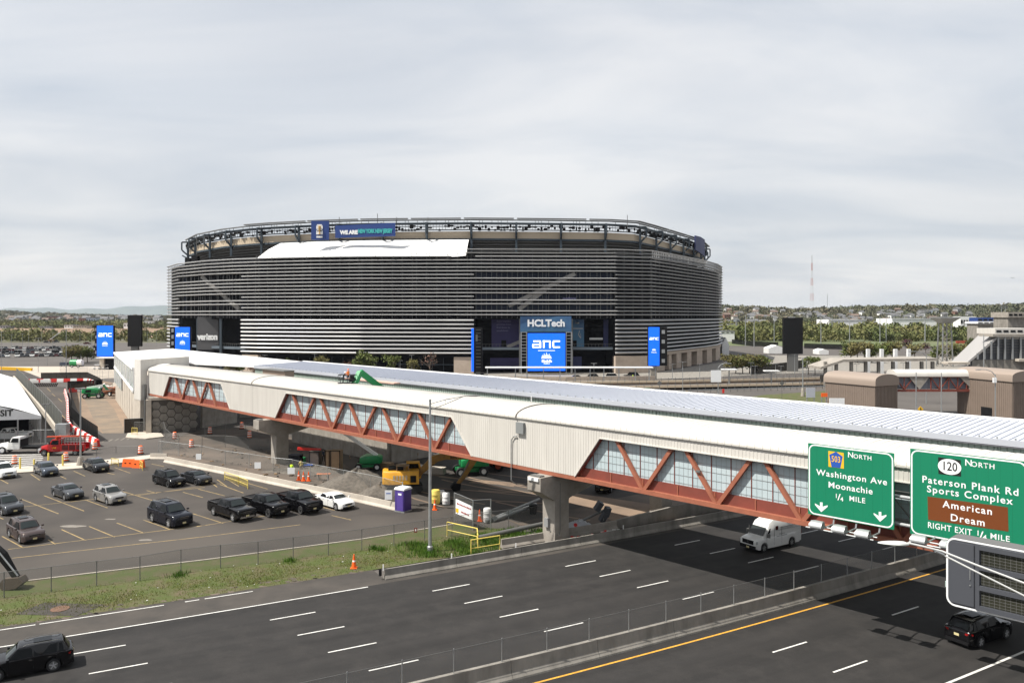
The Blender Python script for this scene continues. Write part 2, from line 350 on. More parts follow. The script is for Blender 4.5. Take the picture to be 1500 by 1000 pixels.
def px_line(b, a, c, w, z):            # a painted line between two ground places
 a = Vector(a); c = Vector(c); d = (c - a).normalized(); s = Vector((-d.y, d.x, 0)) * w / 2
 b.quad(*[(q.x, q.y, z) for q in (a - s, c - s, c + s, a + s)])
sheet('ground', [(-12900, -280), (12900, -280), (12900, 14900), (-12900, 14900)], -0.35, M['ground'])
sheet('asphalt_ground', [(-420, -60), (420, -60), (420, 430), (-420, 430)], -0.05, M['lot2'])
PH0, PH1 = radians(-76), radians(-36)
b = MB(); arc_strip(b, 682.4, 724.5, PH0, PH1, 0.008); struct(b.build('highway', M['road']))
b = MB(); arc_strip(b, 678.8, 682.4, PH0, rphi(G(565, 850))[1], 0.008); arc_strip(b, 680.9, 682.4, rphi(G(565, 850))[1], PH1, 0.008); struct(b.build('highway_shoulder', M['shoulder']))
# white and yellow edge lines
b = MB()
arc_strip(b, 682.50, 682.64, PH0, rphi(G(540, 860))[1], 0.012)
arc_strip(b, 700.15, 700.28, PH0, PH1, 0.012)
arc_strip(b, 714.45, 714.62, PH0, PH1, 0.012)
for a, c in ((-120, 52), (58, 240), (271, 292), (300, 371)):
 arc_strip(b, 679.28, 679.40, rphi(G(a, 921 - a * .146))[1], rphi(G(c, 921 - c * .146))[1], 0.012)
struct(b.build('white_edge_line', M['white_line']))
b = MB(); arc_strip(b, 702.70, 702.86, PH0, PH1, 0.012); struct(b.build('yellow_edge_line', M['yellow_line']))
# lane dashes, 3 m long every 12.1 m
k = 0
b = MB()
for r, st in ((685.85, (395, 907)), (689.4, (435, 929)), (693.0, (481, 956)), (696.68, (541, 983)), (706.55, (1134, 956)), (710.3, (1229, 988))):
 p = rphi(G(*st))[1]
 for j in range(-6, 11):
  q = p + j * 12.12 / r; arc_strip(b, r - .065, r + .065, q, q + 3.15 / r, 0.012, 2)
stuff(b.build('lane_dash_line', M['white_line']))
# cracks and sealed joints in the carriageway
b = MB()
for r in (691.2, 698.9, 704.6):
 for j in range(40):
  if R() < .6: q = radians(-70) + j * .008; arc_strip(b, r + U(-.02, .02), r + U(.01, .035), q, q + U(.003, .008), 0.011, 3)
stuff(b.build('sealed_road_joint', M['rubber']))
# ---- the parking lot, its kerb and verge
TOPE = [G(-260, 714), G(0, 695.5), (G(60, 691)), G(121, 686.5), G(222, 673)]
LOTB = [G(242, 676.4), G(326, 693), G(430, 715), G(540, 737.5), G(585.6, 748)]
LOTE = [G(665, 768), G(530, 790), G(440, 802), G(300, 820.5), G(200, 832), G(24, 853), G(-260, 893)]
lotp = TOPE + LOTB + [G(700, 742)] + [G(800, 745)] + LOTE
sheet('parking_lot', lotp, 0.0, M['lot'])
arcp = [A(678.8, p) for p in [PH0 + (rphi(G(735, 806))[1] - PH0) * i / 24 for i in range(25)]]
verge = [G(665, 768), G(740, 775), G(800, 790)] + arcp[::-1] + [G(-260, 893), G(24, 853), G(200, 832), G(300, 820.5), G(440, 802), G(530, 790)]
sheet('grass_verge', verge, 0.014, M['grass'])
b = MB()
for a, c in zip(LOTE, LOTE[1:]): b.beam(a + V(0, 0, .04), c + V(0, 0, .04), .16, .10)
struct(b.build('lot_kerb', M['concrete_pale']))
b = MB()
for i in range(170):                       # bare, worn patches and litter at the edge of the road
 ph = U(radians(-68), rphi(G(560, 850))[1]); p = A(U(677.6, 679.0), ph); n = 7; rr = U(.06, .3)
 b.add([(p.x + rr * cos(2 * pi * j / n) * U(.6, 1.9), p.y + rr * sin(2 * pi * j / n) * U(.5, 1), .019) for j in range(n)], [tuple(range(n))])
stuff(b.build('bare_soil_patch', M['construction']))
# painted stalls
b = MB()
YL = [((12, 804), (300, 769)), ((288, 771), (400, 753)), ((18, 817), (300, 785.5)), ((300, 785.5), (440, 768)),
  ((33, 742), (300, 713.5)), ((200, 725.7), (327, 707)),
  ((3, 785), (34.5, 802)), ((70.5, 790), (81, 796.6)), ((90, 775), (125.4, 791)), ((130.5, 770.5), (168, 786)), ((171, 765.4), (210, 780)), ((210, 761), (249, 775)),
  ((283, 752), (327, 766)), ((361, 745), (404, 758)), ((404, 740), (448, 752)), ((446, 735), (490, 747)), ((485.7, 754.5), (514, 761)),
  ((30, 730), (85.5, 752)), ((64.5, 725.5), (123, 748)), ((124.5, 731.5), (157.5, 743.5)), ((180, 719.5), (225, 733)), ((214.7, 718), (229.5, 722)),
  ((268, 720.5), (297.5, 728.4)), ((290.7, 716), (329, 725.7)), ((322, 709), (356.5, 721.6)), ((352, 704), (392, 716)), ((-14, 732), (30, 751)), ((-30, 745), (5, 760)),
  ((45, 694), (58.5, 703)), ((88.5, 697), (97, 701)), ((108, 689.5), (124.5, 697)), ((157.5, 692.5), (168, 694.6)), ((168, 684.4), (190.5, 692.5)), ((222, 679), (240, 683)),
  ((-5, 699), (12, 708)), ((330, 700), (350, 712)), ((318, 702), (332, 712)), ((306, 704), (318, 713))]
for a, c in YL: px_line(b, G(*a), G(*c), .13, 0.005)
stuff(b.build('stall_line', M['stall_line']))
b = MB()
for px, py, rr in ((107, 770.5, .9), (211, 790.5, .5), (160, 760, .4)):
 q = G(px, py); b.add([(q.x + rr * 1.5 * cos(j * .63) * U(.6, 1.2), q.y + rr * .7 * sin(j * .63) * U(.6, 1.2), .006) for j in range(10)], [tuple(range(10))])
stuff(b.build('pale_stain', M['stall_white']))
# ---- pavement strip, crosswalk and access road at the top of the lot
def kerbed(name, poly, h, m):
 pts = [(p[0], p[1]) for p in poly]
 ar = sum(pts[i][0] * pts[(i + 1) % len(pts)][1] - pts[(i + 1) % len(pts)][0] * pts[i][1] for i in range(len(pts)))
 if ar < 0: pts = pts[::-1]
 b = MB(); b.prism(pts, -.02, h); return struct(b.build(name, m))
kerbed('pavement', [G(-200, 710), G(0, 695), G(121, 686.3), G(222, 672), G(236, 669.5), G(222, 667), G(121, 677.7), G(13, 686.5), G(-200, 701)], .13, M['concrete_pale'])
kerbed('kerb_island', [G(184, 641), G(214, 643), G(240, 640), G(236, 635), G(205, 633), G(187, 635)], .13, M['concrete_pale'])
b = MB()
for i in range(8):
 t = i / 7; a = G(-40 - 25 * t, 667 + 22 * t); c = G(62 + 12 * t - 30 * t * t, 665 + 20 * t); px_line(b, a, c, .5, -0.03)
stuff(b.build('crosswalk_stripe', M['white_line']))
b = MB()
for i in range(7):
 px_line(b, G(150 + i * 9, 647 - i * .9), G(156 + i * 9, 643.5 - i * .9), .3, -0.03)
stuff(b.build('worn_crosswalk_stripe', M['stall_white']))
# ground between the lot and the stadium
sheet('dirt_lane', [G(100, 566), G(112, 597), G(122, 615), G(150, 634), G(214, 632), G(190, 590), G(172, 566), G(165, 560), G(140, 556)], -0.040, M['dirt'])
sheet('site_road', [G(124, 584), G(136, 612), G(152, 634), G(184, 634), G(168, 600), G(148, 576)], -0.034, mat('dusty_asphalt', (.14, .115, .09), .95, c2=(.22, .165, .115), ns=.25, detail=6))
sheet('barrier_lane', [G(44, 566), G(64, 590), G(90, 622), G(112, 640), G(120, 634), G(102, 607), G(98, 580), G(96, 566)], -0.034, M['lot'])
b = MB()
for a, c in (((52, 569), (58, 573)), ((69, 568), (74, 573)), ((76, 576), (81, 580)), ((61, 577), (65, 580)), ((69, 584), (75, 589)), ((85, 583), (91, 588)), ((78, 593), (84, 599)), ((88, 605), (95, 612)), ((92, 575), (97, 578)), ((96, 593), (99, 596))):
 px_line(b, G(*a), G(*c), .16, -.029)
stuff(b.build('dashed_lane_line', M['stall_line']))
sheet('plaza', [G(-60, 542), G(30, 541), G(60, 553), G(120, 556), G(170, 553), G(262, 545), G(262, 527), G(120, 525), G(-60, 527)], -0.036, M['paving'])
sheet('far_lot_road', [G(-60, 556), G(52, 556), G(60, 553), G(30, 542), G(-60, 543)], -0.034, M['lot'])
sheet('far_parking_lot', [(-420, 330), (-90, 330), (-120, 620), (-640, 620), (-640, 330)], -0.034, M['lot2'])
sheet('reed_bed', [(-1400, 760), (-100, 760), (-100, 1500), (-2000, 1500)], -0.20, M['reeds'])
# construction ground under the footbridge
sheet('construction_ground', [G(244, 674), G(330, 690), G(430, 713), G(540, 736), G(586, 747), G(700, 744), G(760, 768), G(860, 786), G(1000, 765), G(1110, 741), G(1200, 700), G(1000, 655), G(800, 640), G(560, 628), G(400, 622), G(290, 630), G(256, 640), G(236, 655)], -0.026, M['construction'])
sheet('site_asphalt', [G(586, 747), G(700, 744), G(760, 765), G(900, 730), G(1100, 690), G(1000, 660), G(760, 640), G(600, 640), G(480, 664), G(520, 690), G(560, 735)], -0.018, M['lot'])
sheet('dirt_bank', [G(829, 735), G(870, 745), G(900, 765), G(935, 752), G(960, 748), G(955, 738), G(880, 727), G(840, 722)], -0.010, M['dirt'])
# plaza, roads and lawns right of the stadium
sheet('approach_road', [G(700, 640), G(860, 590), G(1215, 582), G(1500, 600), G(1700, 640), G(1500, 700), G(1100, 690)], -0.012, M['lot2'])
def band(name, pts, z, m): return sheet(name, [G(*p) for p in pts], z, m)
band('lawn', [(1078, 584), (1120, 578), (1215, 572), (1225, 590), (1215, 603), (1140, 592)], -0.008, M['grass'])
band('upper_road', [(850, 568), (1210, 560), (1500, 556), (1500, 566), (1210, 575), (1070, 584), (850, 590)], -0.010, M['lot2'])
band('stadium_plaza', [(262, 553), (700, 556), (850, 560), (1200, 545), (1450, 540), (1450, 522), (1080, 520), (1060, 530), (960, 545), (600, 545), (262, 540)], -0.030, M['concrete_old'])
b = MB(); px_line(b, G(900, 576), G(1120, 567), .25, .0); px_line(b, G(940, 584), G(1100, 576), .25, .0); stuff(b.build('road_line', M['stall_white']))
sheet('race_track', [(100, 430), (900, 430), (1100, 1080), (150, 1080)], -0.20, M['lot2'])
sheet('infield_grass', [(130, 560), (400, 545), (640, 950), (230, 960)], -0.15, M['field'])
# ---- grass tufts of the verge: blades, denser and taller near the bridge pier
b = MB()
def blade(p, h, w):
 a = U(0, 2 * pi); l = U(-.5, .5) * h; dx, dy = cos(a) * w, sin(a) * w
 b.add([(p.x - dx, p.y - dy, .012), (p.x + dx, p.y + dy, .012), (p.x + l * sin(a) + U(-.02, .02), p.y + l * cos(a), h)], [(0, 1, 2)])
pe = rphi(G(735, 806))[1]; ps = radians(-70)
for i in range(78000):
 ph = U(ps, pe); r = 678.9 - abs(random.gauss(0, 1)) * 3.2
 p = A(r, ph)
 f = (ph - ps) / (pe - ps)
 lim = 670.2 + 2.5 * f
 if r < lim or r > 678.75: continue
 nse = sin(p.x * .9) * sin(p.y * 1.3 + 2) + sin(p.x * .31 + 1) * cos(p.y * .4)
 edge = (678.8 - r)
 if edge < 1.6 + .6 * sin(p.x * .7) and R() < .72: continue
 if nse < -.6 and R() < .6: continue
 blade(p, U(.06, .16), U(.012, .03))
ok = b.f
stuff(b.build('grass', M['blade'], fix=False))
b = MB()
def inpoly(p, poly):
 c = False; n = len(poly); j = n - 1
 for i in range(n):
  a, q = poly[i], poly[j]
  if (a.y > p.y) != (q.y > p.y) and p.x < (q.x - a.x) * (p.y - a.y) / (q.y - a.y) + a.x: c = not c
  j = i
 return c
tallp = [G(575, 804), G(590, 795), G(640, 797), G(690, 785), G(760, 773), G(795, 776), G(796, 784), G(735, 790), G(728, 806), G(690, 815), G(600, 818)]
xs = [p.x for p in tallp]; ys = [p.y for p in tallp]
for i in range(26000):
 p = V(U(min(xs), max(xs)), U(min(ys), max(ys)), 0)
 if inpoly(p, tallp) and (R() < .55 + .45 * sin(p.x * 1.7 + p.y)): blade(p, U(.15, .5), U(.015, .035))
for c in ((100, 862, 1.0), (150, 856, .9), (212, 850, .9), (262, 843, 1.1), (268, 845, .8), (330, 832, .8), (425, 822, .9), (441, 819, 1.0), (490, 812, .7), (380, 828, .6), (548, 804, .8), (560, 806, .9)):
 if c[0] < 500 and c[0] not in (262, 425): continue
 q = G(c[0], c[1])
 for i in range(170): a = U(0, 6.28); d = abs(random.gauss(0, .45)) * c[2]; blade(q + V(cos(a) * d, sin(a) * d, 0), U(.15, .5), .03)
mt = mat('tall_grass_blade', (.05, .115, .014), .9, c2=(.09, .15, .025), ns=1.2, spec=.1)
stuff(b.build('tall_grass', mt, fix=False))
# manhole in its worn patch
q = G(88, 892)
t = thing('manhole_cover', 'rusty round manhole cover set in grey patch on the roadside grass', 'manhole', q)
b = MB(); b.prism([(-2.6, -1.0), (1.9, -1.3), (2.7, .9), (-1.9, 1.3)], .0, .03); b.build('concrete_apron', M['shoulder'], t)
b = MB(); b.lathe((0, 0, 0.03), [(.62, 0), (.62, .03), (.55, .035)], 20); b.build('lid', mat('rust', (.17, .085, .05), .8, c2=(.10, .06, .04), ns=6), t)
# ---------------------------------------------------------------- barriers of the highway
JP = [(-.30, 0), (.30, 0), (.30, .08), (.13, .32), (.08, .81), (-.08, .81), (-.13, .32), (-.30, .08)]
def jersey_seg(L, prof=JP):
 b = MB(); b.sweep(prof, -L / 2 + .015, L / 2 - .015); return b
def row_of_barriers(pts, name, label, group, m, seg=3.9, sc=1.0, z=0.0):
 """one barrier thing per segment along a polyline of ground places"""
 me = None; first = None
 d = [0.0]
 for a, c in zip(pts, pts[1:]): d.append(d[-1] + (c - a).length)
 n = max(1, round(d[-1] / seg)); L = d[-1] / n
 def at(s):
  for i in range(len(pts) - 1):
   if s <= d[i + 1] + 1e-6: return pts[i].lerp(pts[i + 1], (s - d[i]) / (d[i + 1] - d[i]))
  return pts[-1]
 for i in range(n):
  a, c = at(L * i), at(L * (i + 1)); mid = (a + c) / 2; ang = atan2(c.y - a.y, c.x - a.x)
  if me is None: o = jersey_seg((c - a).length).build(name, m); me = o.data
  else: o = bpy.data.objects.new(name, me); COL.objects.link(o)
  o.location = (mid.x, mid.y, z); o.rotation_euler = (0, 0, ang); tag(o, label, 'barrier', group)
p0 = rphi(G(563, 848))[1]; p1 = rphi(G(1230, 726))[1]
row_of_barriers([A(681.45, p0 + (p1 - p0) * i / 30) for i in range(31)], 'concrete_barrier', 'grey concrete barrier segment in the row along the far highway shoulder', 'barriers along the highway shoulder', M['concrete_old'], seg=6.0)
p2 = rphi(G(733, 802))[1]; p3 = rphi(G(898, 772))[1]
row_of_barriers([A(678.6, p2 + (p3 - p2) * i / 8) for i in range(9)], 'concrete_barrier', 'grey concrete barrier segment behind the roadside row at the foot of the pier', 'second row of barriers at the pier', M['concrete'], seg=6.0)
# parapet wall rising behind
pw = MB(); n = 24; p4 = rphi(G(1300, 700))[1]; secs = []
for i in range(n + 1):
 p = p3 + (p4 - p3) * i / n; h = .85 + min(1, i / 5) * .55
 secs.append([A(678.45, p, 0), A(678.75, p, 0), A(678.75, p, h), A(678.45, p, h)])
pw.loft(secs, close=True)
o = pw.build('parapet_wall', M['concrete_old']); tag(o, 'grey concrete parapet wall rising behind the highway barriers under the footbridge', 'wall')
row_of_barriers(LOTB[:1] + LOTB[1:], 'parking_barrier', 'pale concrete barrier segment dividing parking lot from building site', 'pale barriers along the parking lot', M['concrete_pale'], seg=3.1 * 1.9)
o = jersey_seg(2.6).build('end_barrier', M['concrete_pale'], loc=G(232.5, 672), rot=-.1); tag(o, 'short concrete barrier turned aside at left end of the lot row', 'barrier')
# dark stains / anchors between segments of the shoulder row
# median barrier with chain link fence
md = thing('median_barrier', 'long weathered concrete barrier in the middle of the highway', 'barrier', A(701.5, radians(-58)))
ORG = A(701.5, radians(-58))
q0, q1 = radians(-66.5), radians(-48); seg = 6.1 / 701.5; q = q0
MP = [(-.42, 0), (.42, 0), (.40, .10), (.20, .38), (.13, 1.05), (-.13, 1.05), (-.20, .38), (-.40, .10)]
while q < q1:
 secs = []
 for i in range(4):
  p = q + (seg - .025 / 700) * i / 3
  secs.append([A(701.5 + y, p, z) - ORG for y, z in MP])
 b = MB(); b.loft(secs, close=True); b.build('wall_section', M['concrete_old'], md); q += seg
fn = thing('median_fence', 'chain link fence on slim posts standing on the median barrier', 'fence', ORG)
b = MB(); b.tube((0, 0, 1.05), (0, 0, 2.42), .032, 6); post = None; st = 3.05 / 701.5
q = rphi(G(871.5, 943, 1.05))[1]; q -= st * 24
pts = []
while q < q1:
 if q > q0:
  l = A(701.5, q) - ORG
  if post is None: post = b.build('post', M['galv'], fn, loc=l)
  else: inst(post, fn, l)
  pts.append(l)
 q += st
b = MB(); b.path([p + V(0, 0, 2.36) for p in pts], .013, 5); b.build('top_wire', M['galv_dark'], fn)
for a, c in zip(pts, pts[1:]):
 b = MB(); b.quad(a + V(0, 0, 1.07), c + V(0, 0, 1.07), c + V(0, 0, 2.36), a + V(0, 0, 2.36)); b.build('mesh_panel', M['mesh_light'], fn, fix=False)
# ---------------------------------------------------------------- the truss footbridge
TH = atan2(-.723, .691); TV = V(.691, -.723, 0); NV = V(.723, .691, 0)
def tn(t, n, z=0.0): return V(.691 * t + .723 * n, -.723 * t + .691 * n, z)
def t_of(px, n): Y = 1618 * n / (px + 367); return .691 * (px - 750) / 1170 * Y - .723 * Y
def z_of(px, py, n): Y = 1618 * n / (px + 367); return 21 - (py - HZ) * Y / 1170
NB = 53.1; WB = 6.6
TL, TR = t_of(218, NB), 22.0
T0 = -82.0
def ze(t): return 10.92 + (t + 150) / 130 * .5
ZB, ZO = 6.68, 10.42
BR = thing('truss_footbridge', 'long cream clad footbridge with red brown trusses crossing over the highway', 'footbridge', tn(T0, NB), TH)
def X(t): return t - T0
# joints and window bays: (top left, top right, bottom left, bottom right) as t
J1, J2 = t_of(371, NB), t_of(758, NB)
bays = [(t_of(249, NB), t_of(325, NB), t_of(240, NB), t_of(338, NB)),
  (t_of(420, NB), t_of(662.5, NB), t_of(404, NB), t_of(692, NB)),
  (t_of(879, NB), 8.0, t_of(843, NB), 12.0)]
FT = .12
def face(b, x0, x1, x2, x3, zb, zt0, zt1, y=0.0, th=FT):        # quad panel: bottom x0-x1, top x2-x3
 b.side([(x0, zb), (x1, zb), (x3, zt1), (x2, zt0)], y, y + th)
ZC = ZB + .05
edges = [(TL, TL)] ; cur_b, cur_t = TL, TL
pieces = []
for (a, c, d, e) in bays: pieces.append((cur_b, d, cur_t, a)); cur_b, cur_t = e, c
pieces.append((cur_b, TR, cur_t, TR))
def ribs(b, f0, f1, step, zfun0, zfun1, y=-.018, w=.08, th=.018):
 t = f0
 while t < f1:
  z0, z1 = zfun0(t), zfun1(t)
  if z1 - z0 > .1: b.box((X(t), y + th / 2 - .001, (z0 + z1) / 2), (w, th, z1 - z0))
  t += step
rb = MB()
for (b0, b1, t0, t1) in pieces:
 cuts = [j for j in (J1, J2) if max(b0, t0) < j < min(b1, t1)]
 segs = []
 lb, lt = b0, t0
 for j in cuts: segs.append((lb, j - .04, lt, j - .04)); lb = lt = j + .04
 segs.append((lb, b1, lt, t1))
 for (sb0, sb1, st0, st1) in segs:
  b = MB(); b.add([(X(sb0), 0, ZC), (X(sb1), 0, ZC), (X(st1), 0, ZO), (X(st1), 0, ze(st1)), (X(st0), 0, ze(st0)), (X(st0), 0, ZO),
 (X(sb0), FT, ZC), (X(sb1), FT, ZC), (X(st1), FT, ZO), (X(st1), FT, ze(st1)), (X(st0), FT, ze(st0)), (X(st0), FT, ZO)],
 [(0, 1, 2, 5), (5, 2, 3, 4), (6, 11, 8, 7), (11, 10, 9, 8), (0, 6, 7, 1), (1, 7, 8, 2), (0, 5, 11, 6), (2, 8, 9, 3), (4, 3, 9, 10), (5, 4, 10, 11)])
  b.build('cladding_panel', M['cream'], BR)
  # sill and jamb trims
 def zf(t, b0=b0, b1=b1, t0=t0, t1=t1):
  if t < max(b0, t0) and abs(t0 - b0) > .01:
   if t0 > b0: return ZC + (ZO - ZC) * (t - b0) / (t0 - b0)
   return ZO + (ZC - ZO) * (t - t0) / (b0 - t0)
  if t > min(b1, t1) and abs(t1 - b1) > .01:
   if t1 < b1: return ZC + (ZO - ZC) * (b1 - t) / (b1 - t1)
   return ZO - (ZO - ZC) * (t1 - t) / (t1 - b1) if t1 > b1 else ZC
  return ZC
 ribs(rb, min(b0, t0) + .15, max(b1, t1), .30, lambda t, zf=zf: zf(t) + .03, lambda t: ze(t) - .01)
for (a, c, d, e) in bays:
 b = MB(); b.side([(X(a), ZO), (X(c), ZO), (X(c), ze(c)), (X(a), ze(a))], 0, FT); b.build('header_panel', M['cream'], BR)
 ribs(rb, a + .15, c, .30, lambda t: ZO + .02, lambda t: ze(t) - .01)
 b = MB(); b.beam((X(a), -.02, ZO), (X(c), -.02, ZO), .16, .07); b.beam((X(a), -.02, ZO), (X(d), -.02, ZC), .16, .10); b.beam((X(c), -.02, ZO), (X(e), -.02, ZC), .16, .10)
 b.build('opening_trim', M['cream'], BR)
stuff(rb.build('cladding_rib', M['cream'], BR))
# bottom chord, truss, glazing
GY = .55
for s0, s1 in ((TL, J1), (J1, J2), (J2, TR)):
 b = MB(); b.box((X((s0 + s1) / 2), .20, ZB - .14), (s1 - s0 - .03, .42, .34)); b.build('bottom_chord', M['steel_red'], BR)
bott = [[], [443, 485, 529, 580, 635], [941, 1049, 1173.5]]
for k, (a, c, d, e) in enumerate(bays):
 if k == 0: nb = [t_of(p, NB) for p in (265, 291.6, 315.6)]
 elif k == 1: nb = [t_of(p, NB) for p in (443, 485, 529, 580, 635)]
 else:
  nb = [t_of(p, NB) for p in (941, 1049, 1173.5)]; st = nb[2] - nb[1]
  while nb[-1] + st < e: nb.append(nb[-1] + st)
 st = (nb[-1] - nb[0]) / (len(nb) - 1)
 for t in nb:
  for sg in (-1, 1):
   tt = t + sg * st * .43
   if tt < a - .3 or tt > c + .3: continue
   b = MB(); b.beam((X(t + sg * .10), .24, ZB), (X(tt), .24, ZO + .15), .30, .30, up=(0, 1, 0)); b.build('truss_diagonal', M['steel_red'], BR)
 for (aa, bb_) in ((a, d), (c, e)):
  b = MB(); b.beam((X(aa), .26, ZO), (X(bb_), .26, ZC - .05), .20, .34, up=(0, 1, 0)); b.build('end_post', M['steel_dkred'], BR)
 b = MB(); b.box((X((d + e) / 2), GY - .12, ZB + .42), (e - d, .10, .86)); b.build('floor_beam', M['steel_dkred'], BR)
 t = d + .4; src = None
 while t < e:
  l = (X(t), GY - .20, ZB + .42); t += 3.4
  if src is None: b = MB(); b.box((0, 0, 0), (.09, .06, .80)); src = b.build('stiffener', M['steel_red'], BR, loc=l)
  else: inst(src, BR, l)
 n = max(1, round((e - d) / 1.7)); w = (e - d) / n
 src = None
 for i in range(n):
  l = (X(d + w * (i + .5)), GY, (ZB + .8 + ZO + .2) / 2)
  if src is None: b = MB(); b.box((0, 0, 0), (w - .06, .05, ZO - ZB - .6)); src = b.build('glass_panel', M['glass_pale'], BR, loc=l)
  else: inst(src, BR, l)
 src = None
 for i in range(n + 1):
  l = (X(d + w * i), GY - .04, (ZB + .8 + ZO + .2) / 2)
  if src is None: b = MB(); b.box((0, 0, 0), (.055, .07, ZO - ZB - .6)); src = b.build('mullion', M['steel_dkred'], BR, loc=l)
  else: inst(src, BR, l)
 b = MB()
 for i in range(5): b.box((X((d + e) / 2), GY - .032, ZB + 1.0 + i * .62), (e - d, .03, .028))
 for i in range(n * 4): b.box((X(d + w / 4 * i), GY - .030, (ZB + .8 + ZO + .2) / 2), (.014, .02, ZO - ZB - .6))
 stuff(b.build('glazing_bar', M['galv'], BR))
# floor, soffit and far side
b = MB(); b.box((X((TL + TR) / 2), WB / 2 + .1, ZB - .02), (TR - TL, WB - .6, .30)); b.build('deck', M['concrete_old'], BR)
b = MB(); b.box((X((TL + TR) / 2), WB - .1, (ZB + 11) / 2), (TR - TL, .16, 11.0 - ZB)); b.build('far_wall', M['cream'], BR)
b = MB(); b.box((X((TL + TR) / 2), WB - .2, ZB - .16), (TR - TL, .4, .34)); b.build('far_chord', M['steel_red'], BR)
b = MB()
t = TL + 2
while t < TR: b.box((X(t), WB / 2, ZB - .22), (.22, WB - .5, .26)); t += 3.6
b.build('cross_beam', M['steel_dkred'], BR)
# barrel roof in three sections, with seams
def arcsec(t, dr=0.0, n=14, lo=0.0):
 r = []
 for i in range(n + 1):
  a = pi * i / n; y = -.16 - dr + (WB + .32 + 2 * dr) * (1 - cos(a)) / 2
  z = ze(t) - .02 + (.98 + dr) * sin(a) ** .85
  r.append((X(t), y, z))
 return r
for s0, s1 in ((TL, J1 - .05), (J1 + .05, J2 - .05), (J2 + .05, TR)):
 b = MB(); secs = []
 m = 8
 for i in range(m + 1):
  t = s0 + (s1 - s0) * i / m; o_ = arcsec(t); secs.append(o_ + [(X(t), WB + .1, ze(t) - .14), (X(t), -.1, ze(t) - .14)])
 b.loft(secs, close=True); b.build('roof_section', M['cream_roof'], BR, smooth=True)
b = MB(); t = TL + .3
while t < TR:
 if min(abs(t - J1), abs(t - J2)) > .2:
  o_ = arcsec(t, .0); i_ = arcsec(t, .028); o2 = arcsec(t + .045, .028)
  b.loft([arcsec(t - .02, .0), i_, o2, arcsec(t + .065, .0)])
 t += .62
stuff(b.build('roof_seam', M['cream_roof'], BR))
b = MB()
for j in (J1, J2): b.loft([arcsec(j - .07, .02), arcsec(j - .07, .07), arcsec(j + .07, .07), arcsec(j + .07, .02)])
b.build('roof_joint', mat('joint_strip', (.10, .09, .08), .7), BR)
b = MB()
for j in (J1, J2): b.box((X(j), .06, (ZB + ze(j)) / 2), (.10, .10, ze(j) - ZB - .1))
b.build('wall_joint', M['galv_dark'], BR)
b = MB(); b.box((X((TL + TR) / 2), -.10, 0), (TR - TL, .10, .16))
b.v = [(x, y, z + ze(x + T0)) for x, y, z in b.v]; b.build('eave_gutter', M['cream_roof'], BR)
# conduit and junction box by the joint
jt = J2
b = MB(); b.box((X(jt) + .62, -.16, ze(jt) - .95), (1.0, .28, 1.05)); b.build('junction_box', mat('box_grey', (.21, .22, .22), .6), BR)
b = MB(); b.path([(X(jt) + .1, -.14, 9.5), (X(jt) - .3, -.14, 9.45), (X(jt) - .62, -.14, 9.1), (X(jt) - .66, -.14, 8.4), (X(jt) - .66, -.14, 5.2), (X(jt) - .45, .3, 4.8), (X(jt), 1.2, 4.75)], .05, 7); b.build('conduit', M['galv'], BR)
b = MB(); b.box((X(t_of(1023, NB)), .02, 8.95), (.35, .16, .16)); b.box((X(t_of(592, NB)), .02, 9.4), (.22, .12, .14)); b.build('fixture_box', M['galv_dark'], BR)
# piers
def pier(t, n, label, cap0, cap1, h=ZB - .32, cw=1.55, cd=1.9, extras=False):
 r = thing('bridge_pier', label, 'pier', tn(t, n), TH)
 b = MB(); b.box((0, 0, (h - 1.0) / 2 - .1), (cw, cd, h - 1.0 + .3)); b.build('column', M['concrete'], r)
 b = MB(); z0 = h - 2.35; z1 = h - 1.25
 b.add([(-cw / 2 - .05, y, z) for y, z in ((-cd / 2, z0), (cd / 2, z0), (cap1, z1), (cap1, h), (cap0, h), (cap0, z1))] +
   [(cw / 2 + .05, y, z) for y, z in ((-cd / 2, z0), (cd / 2, z0), (cap1, z1), (cap1, h), (cap0, h), (cap0, z1))],
   [(0, 1, 2, 3, 4, 5), (11, 10, 9, 8, 7, 6)] + [(i, 6 + i, 6 + (i + 1) % 6, (i + 1) % 6) for i in range(6)])
 b.build('hammerhead', M['concrete'], r)
 b = MB(); b.box((0, cap0 + .45, h + .06), (1.2, .6, .14)); b.box((0, cap1 - .45, h + .06), (1.2, .6, .14)); b.build('bearing', M['galv_dark'], r)
 if extras:
  b = MB(); b.box((-.15, -cd / 2 - .12, 1.9), (.5, .24, .8)); b.build('meter_box', mat('meter_grey', (.25, .25, .25), .5), r)
  b = MB(); b.box((0, cap0 - .07, h - .18), (1.3, .16, .3)); b.build('light_fixture', M['white'], r)
  b = MB(); b.path([(cw / 2 + .06, -.3, h - .8), (cw / 2 + .06, -.3, 1.2), (cw / 2 + .2, -.6, .8), (0.1, -cd / 2 - .1, 1.2)], .03, 5); b.build('cable', M['galv_dark'], r)
 return r
tp = t_of(806, 53.6)
pier(tp, 54.4, 'tall concrete hammerhead pier with grey meter box beside the highway barrier', -2.9, 6.2, extras=True)
pier(t_of(404, 54.2), 54.9, 'concrete hammerhead pier behind the parking lot fence near the worker in lime', -3.6, 6.0)
pier(t_of(962, 69.4), 70.2, 'pale concrete column seen below the truss, right of the tall pier', -3.2, 4.2, h=6.6)
pier(t_of(404, 54.2) - 2.0, 71.5, 'dim concrete column in shade behind the plain concrete wall', -3.2, 3.2, h=6.6)
pier(-8.0, 54.6, 'concrete pier at the right end of the footbridge beyond the highway', -2.9, 3.0)
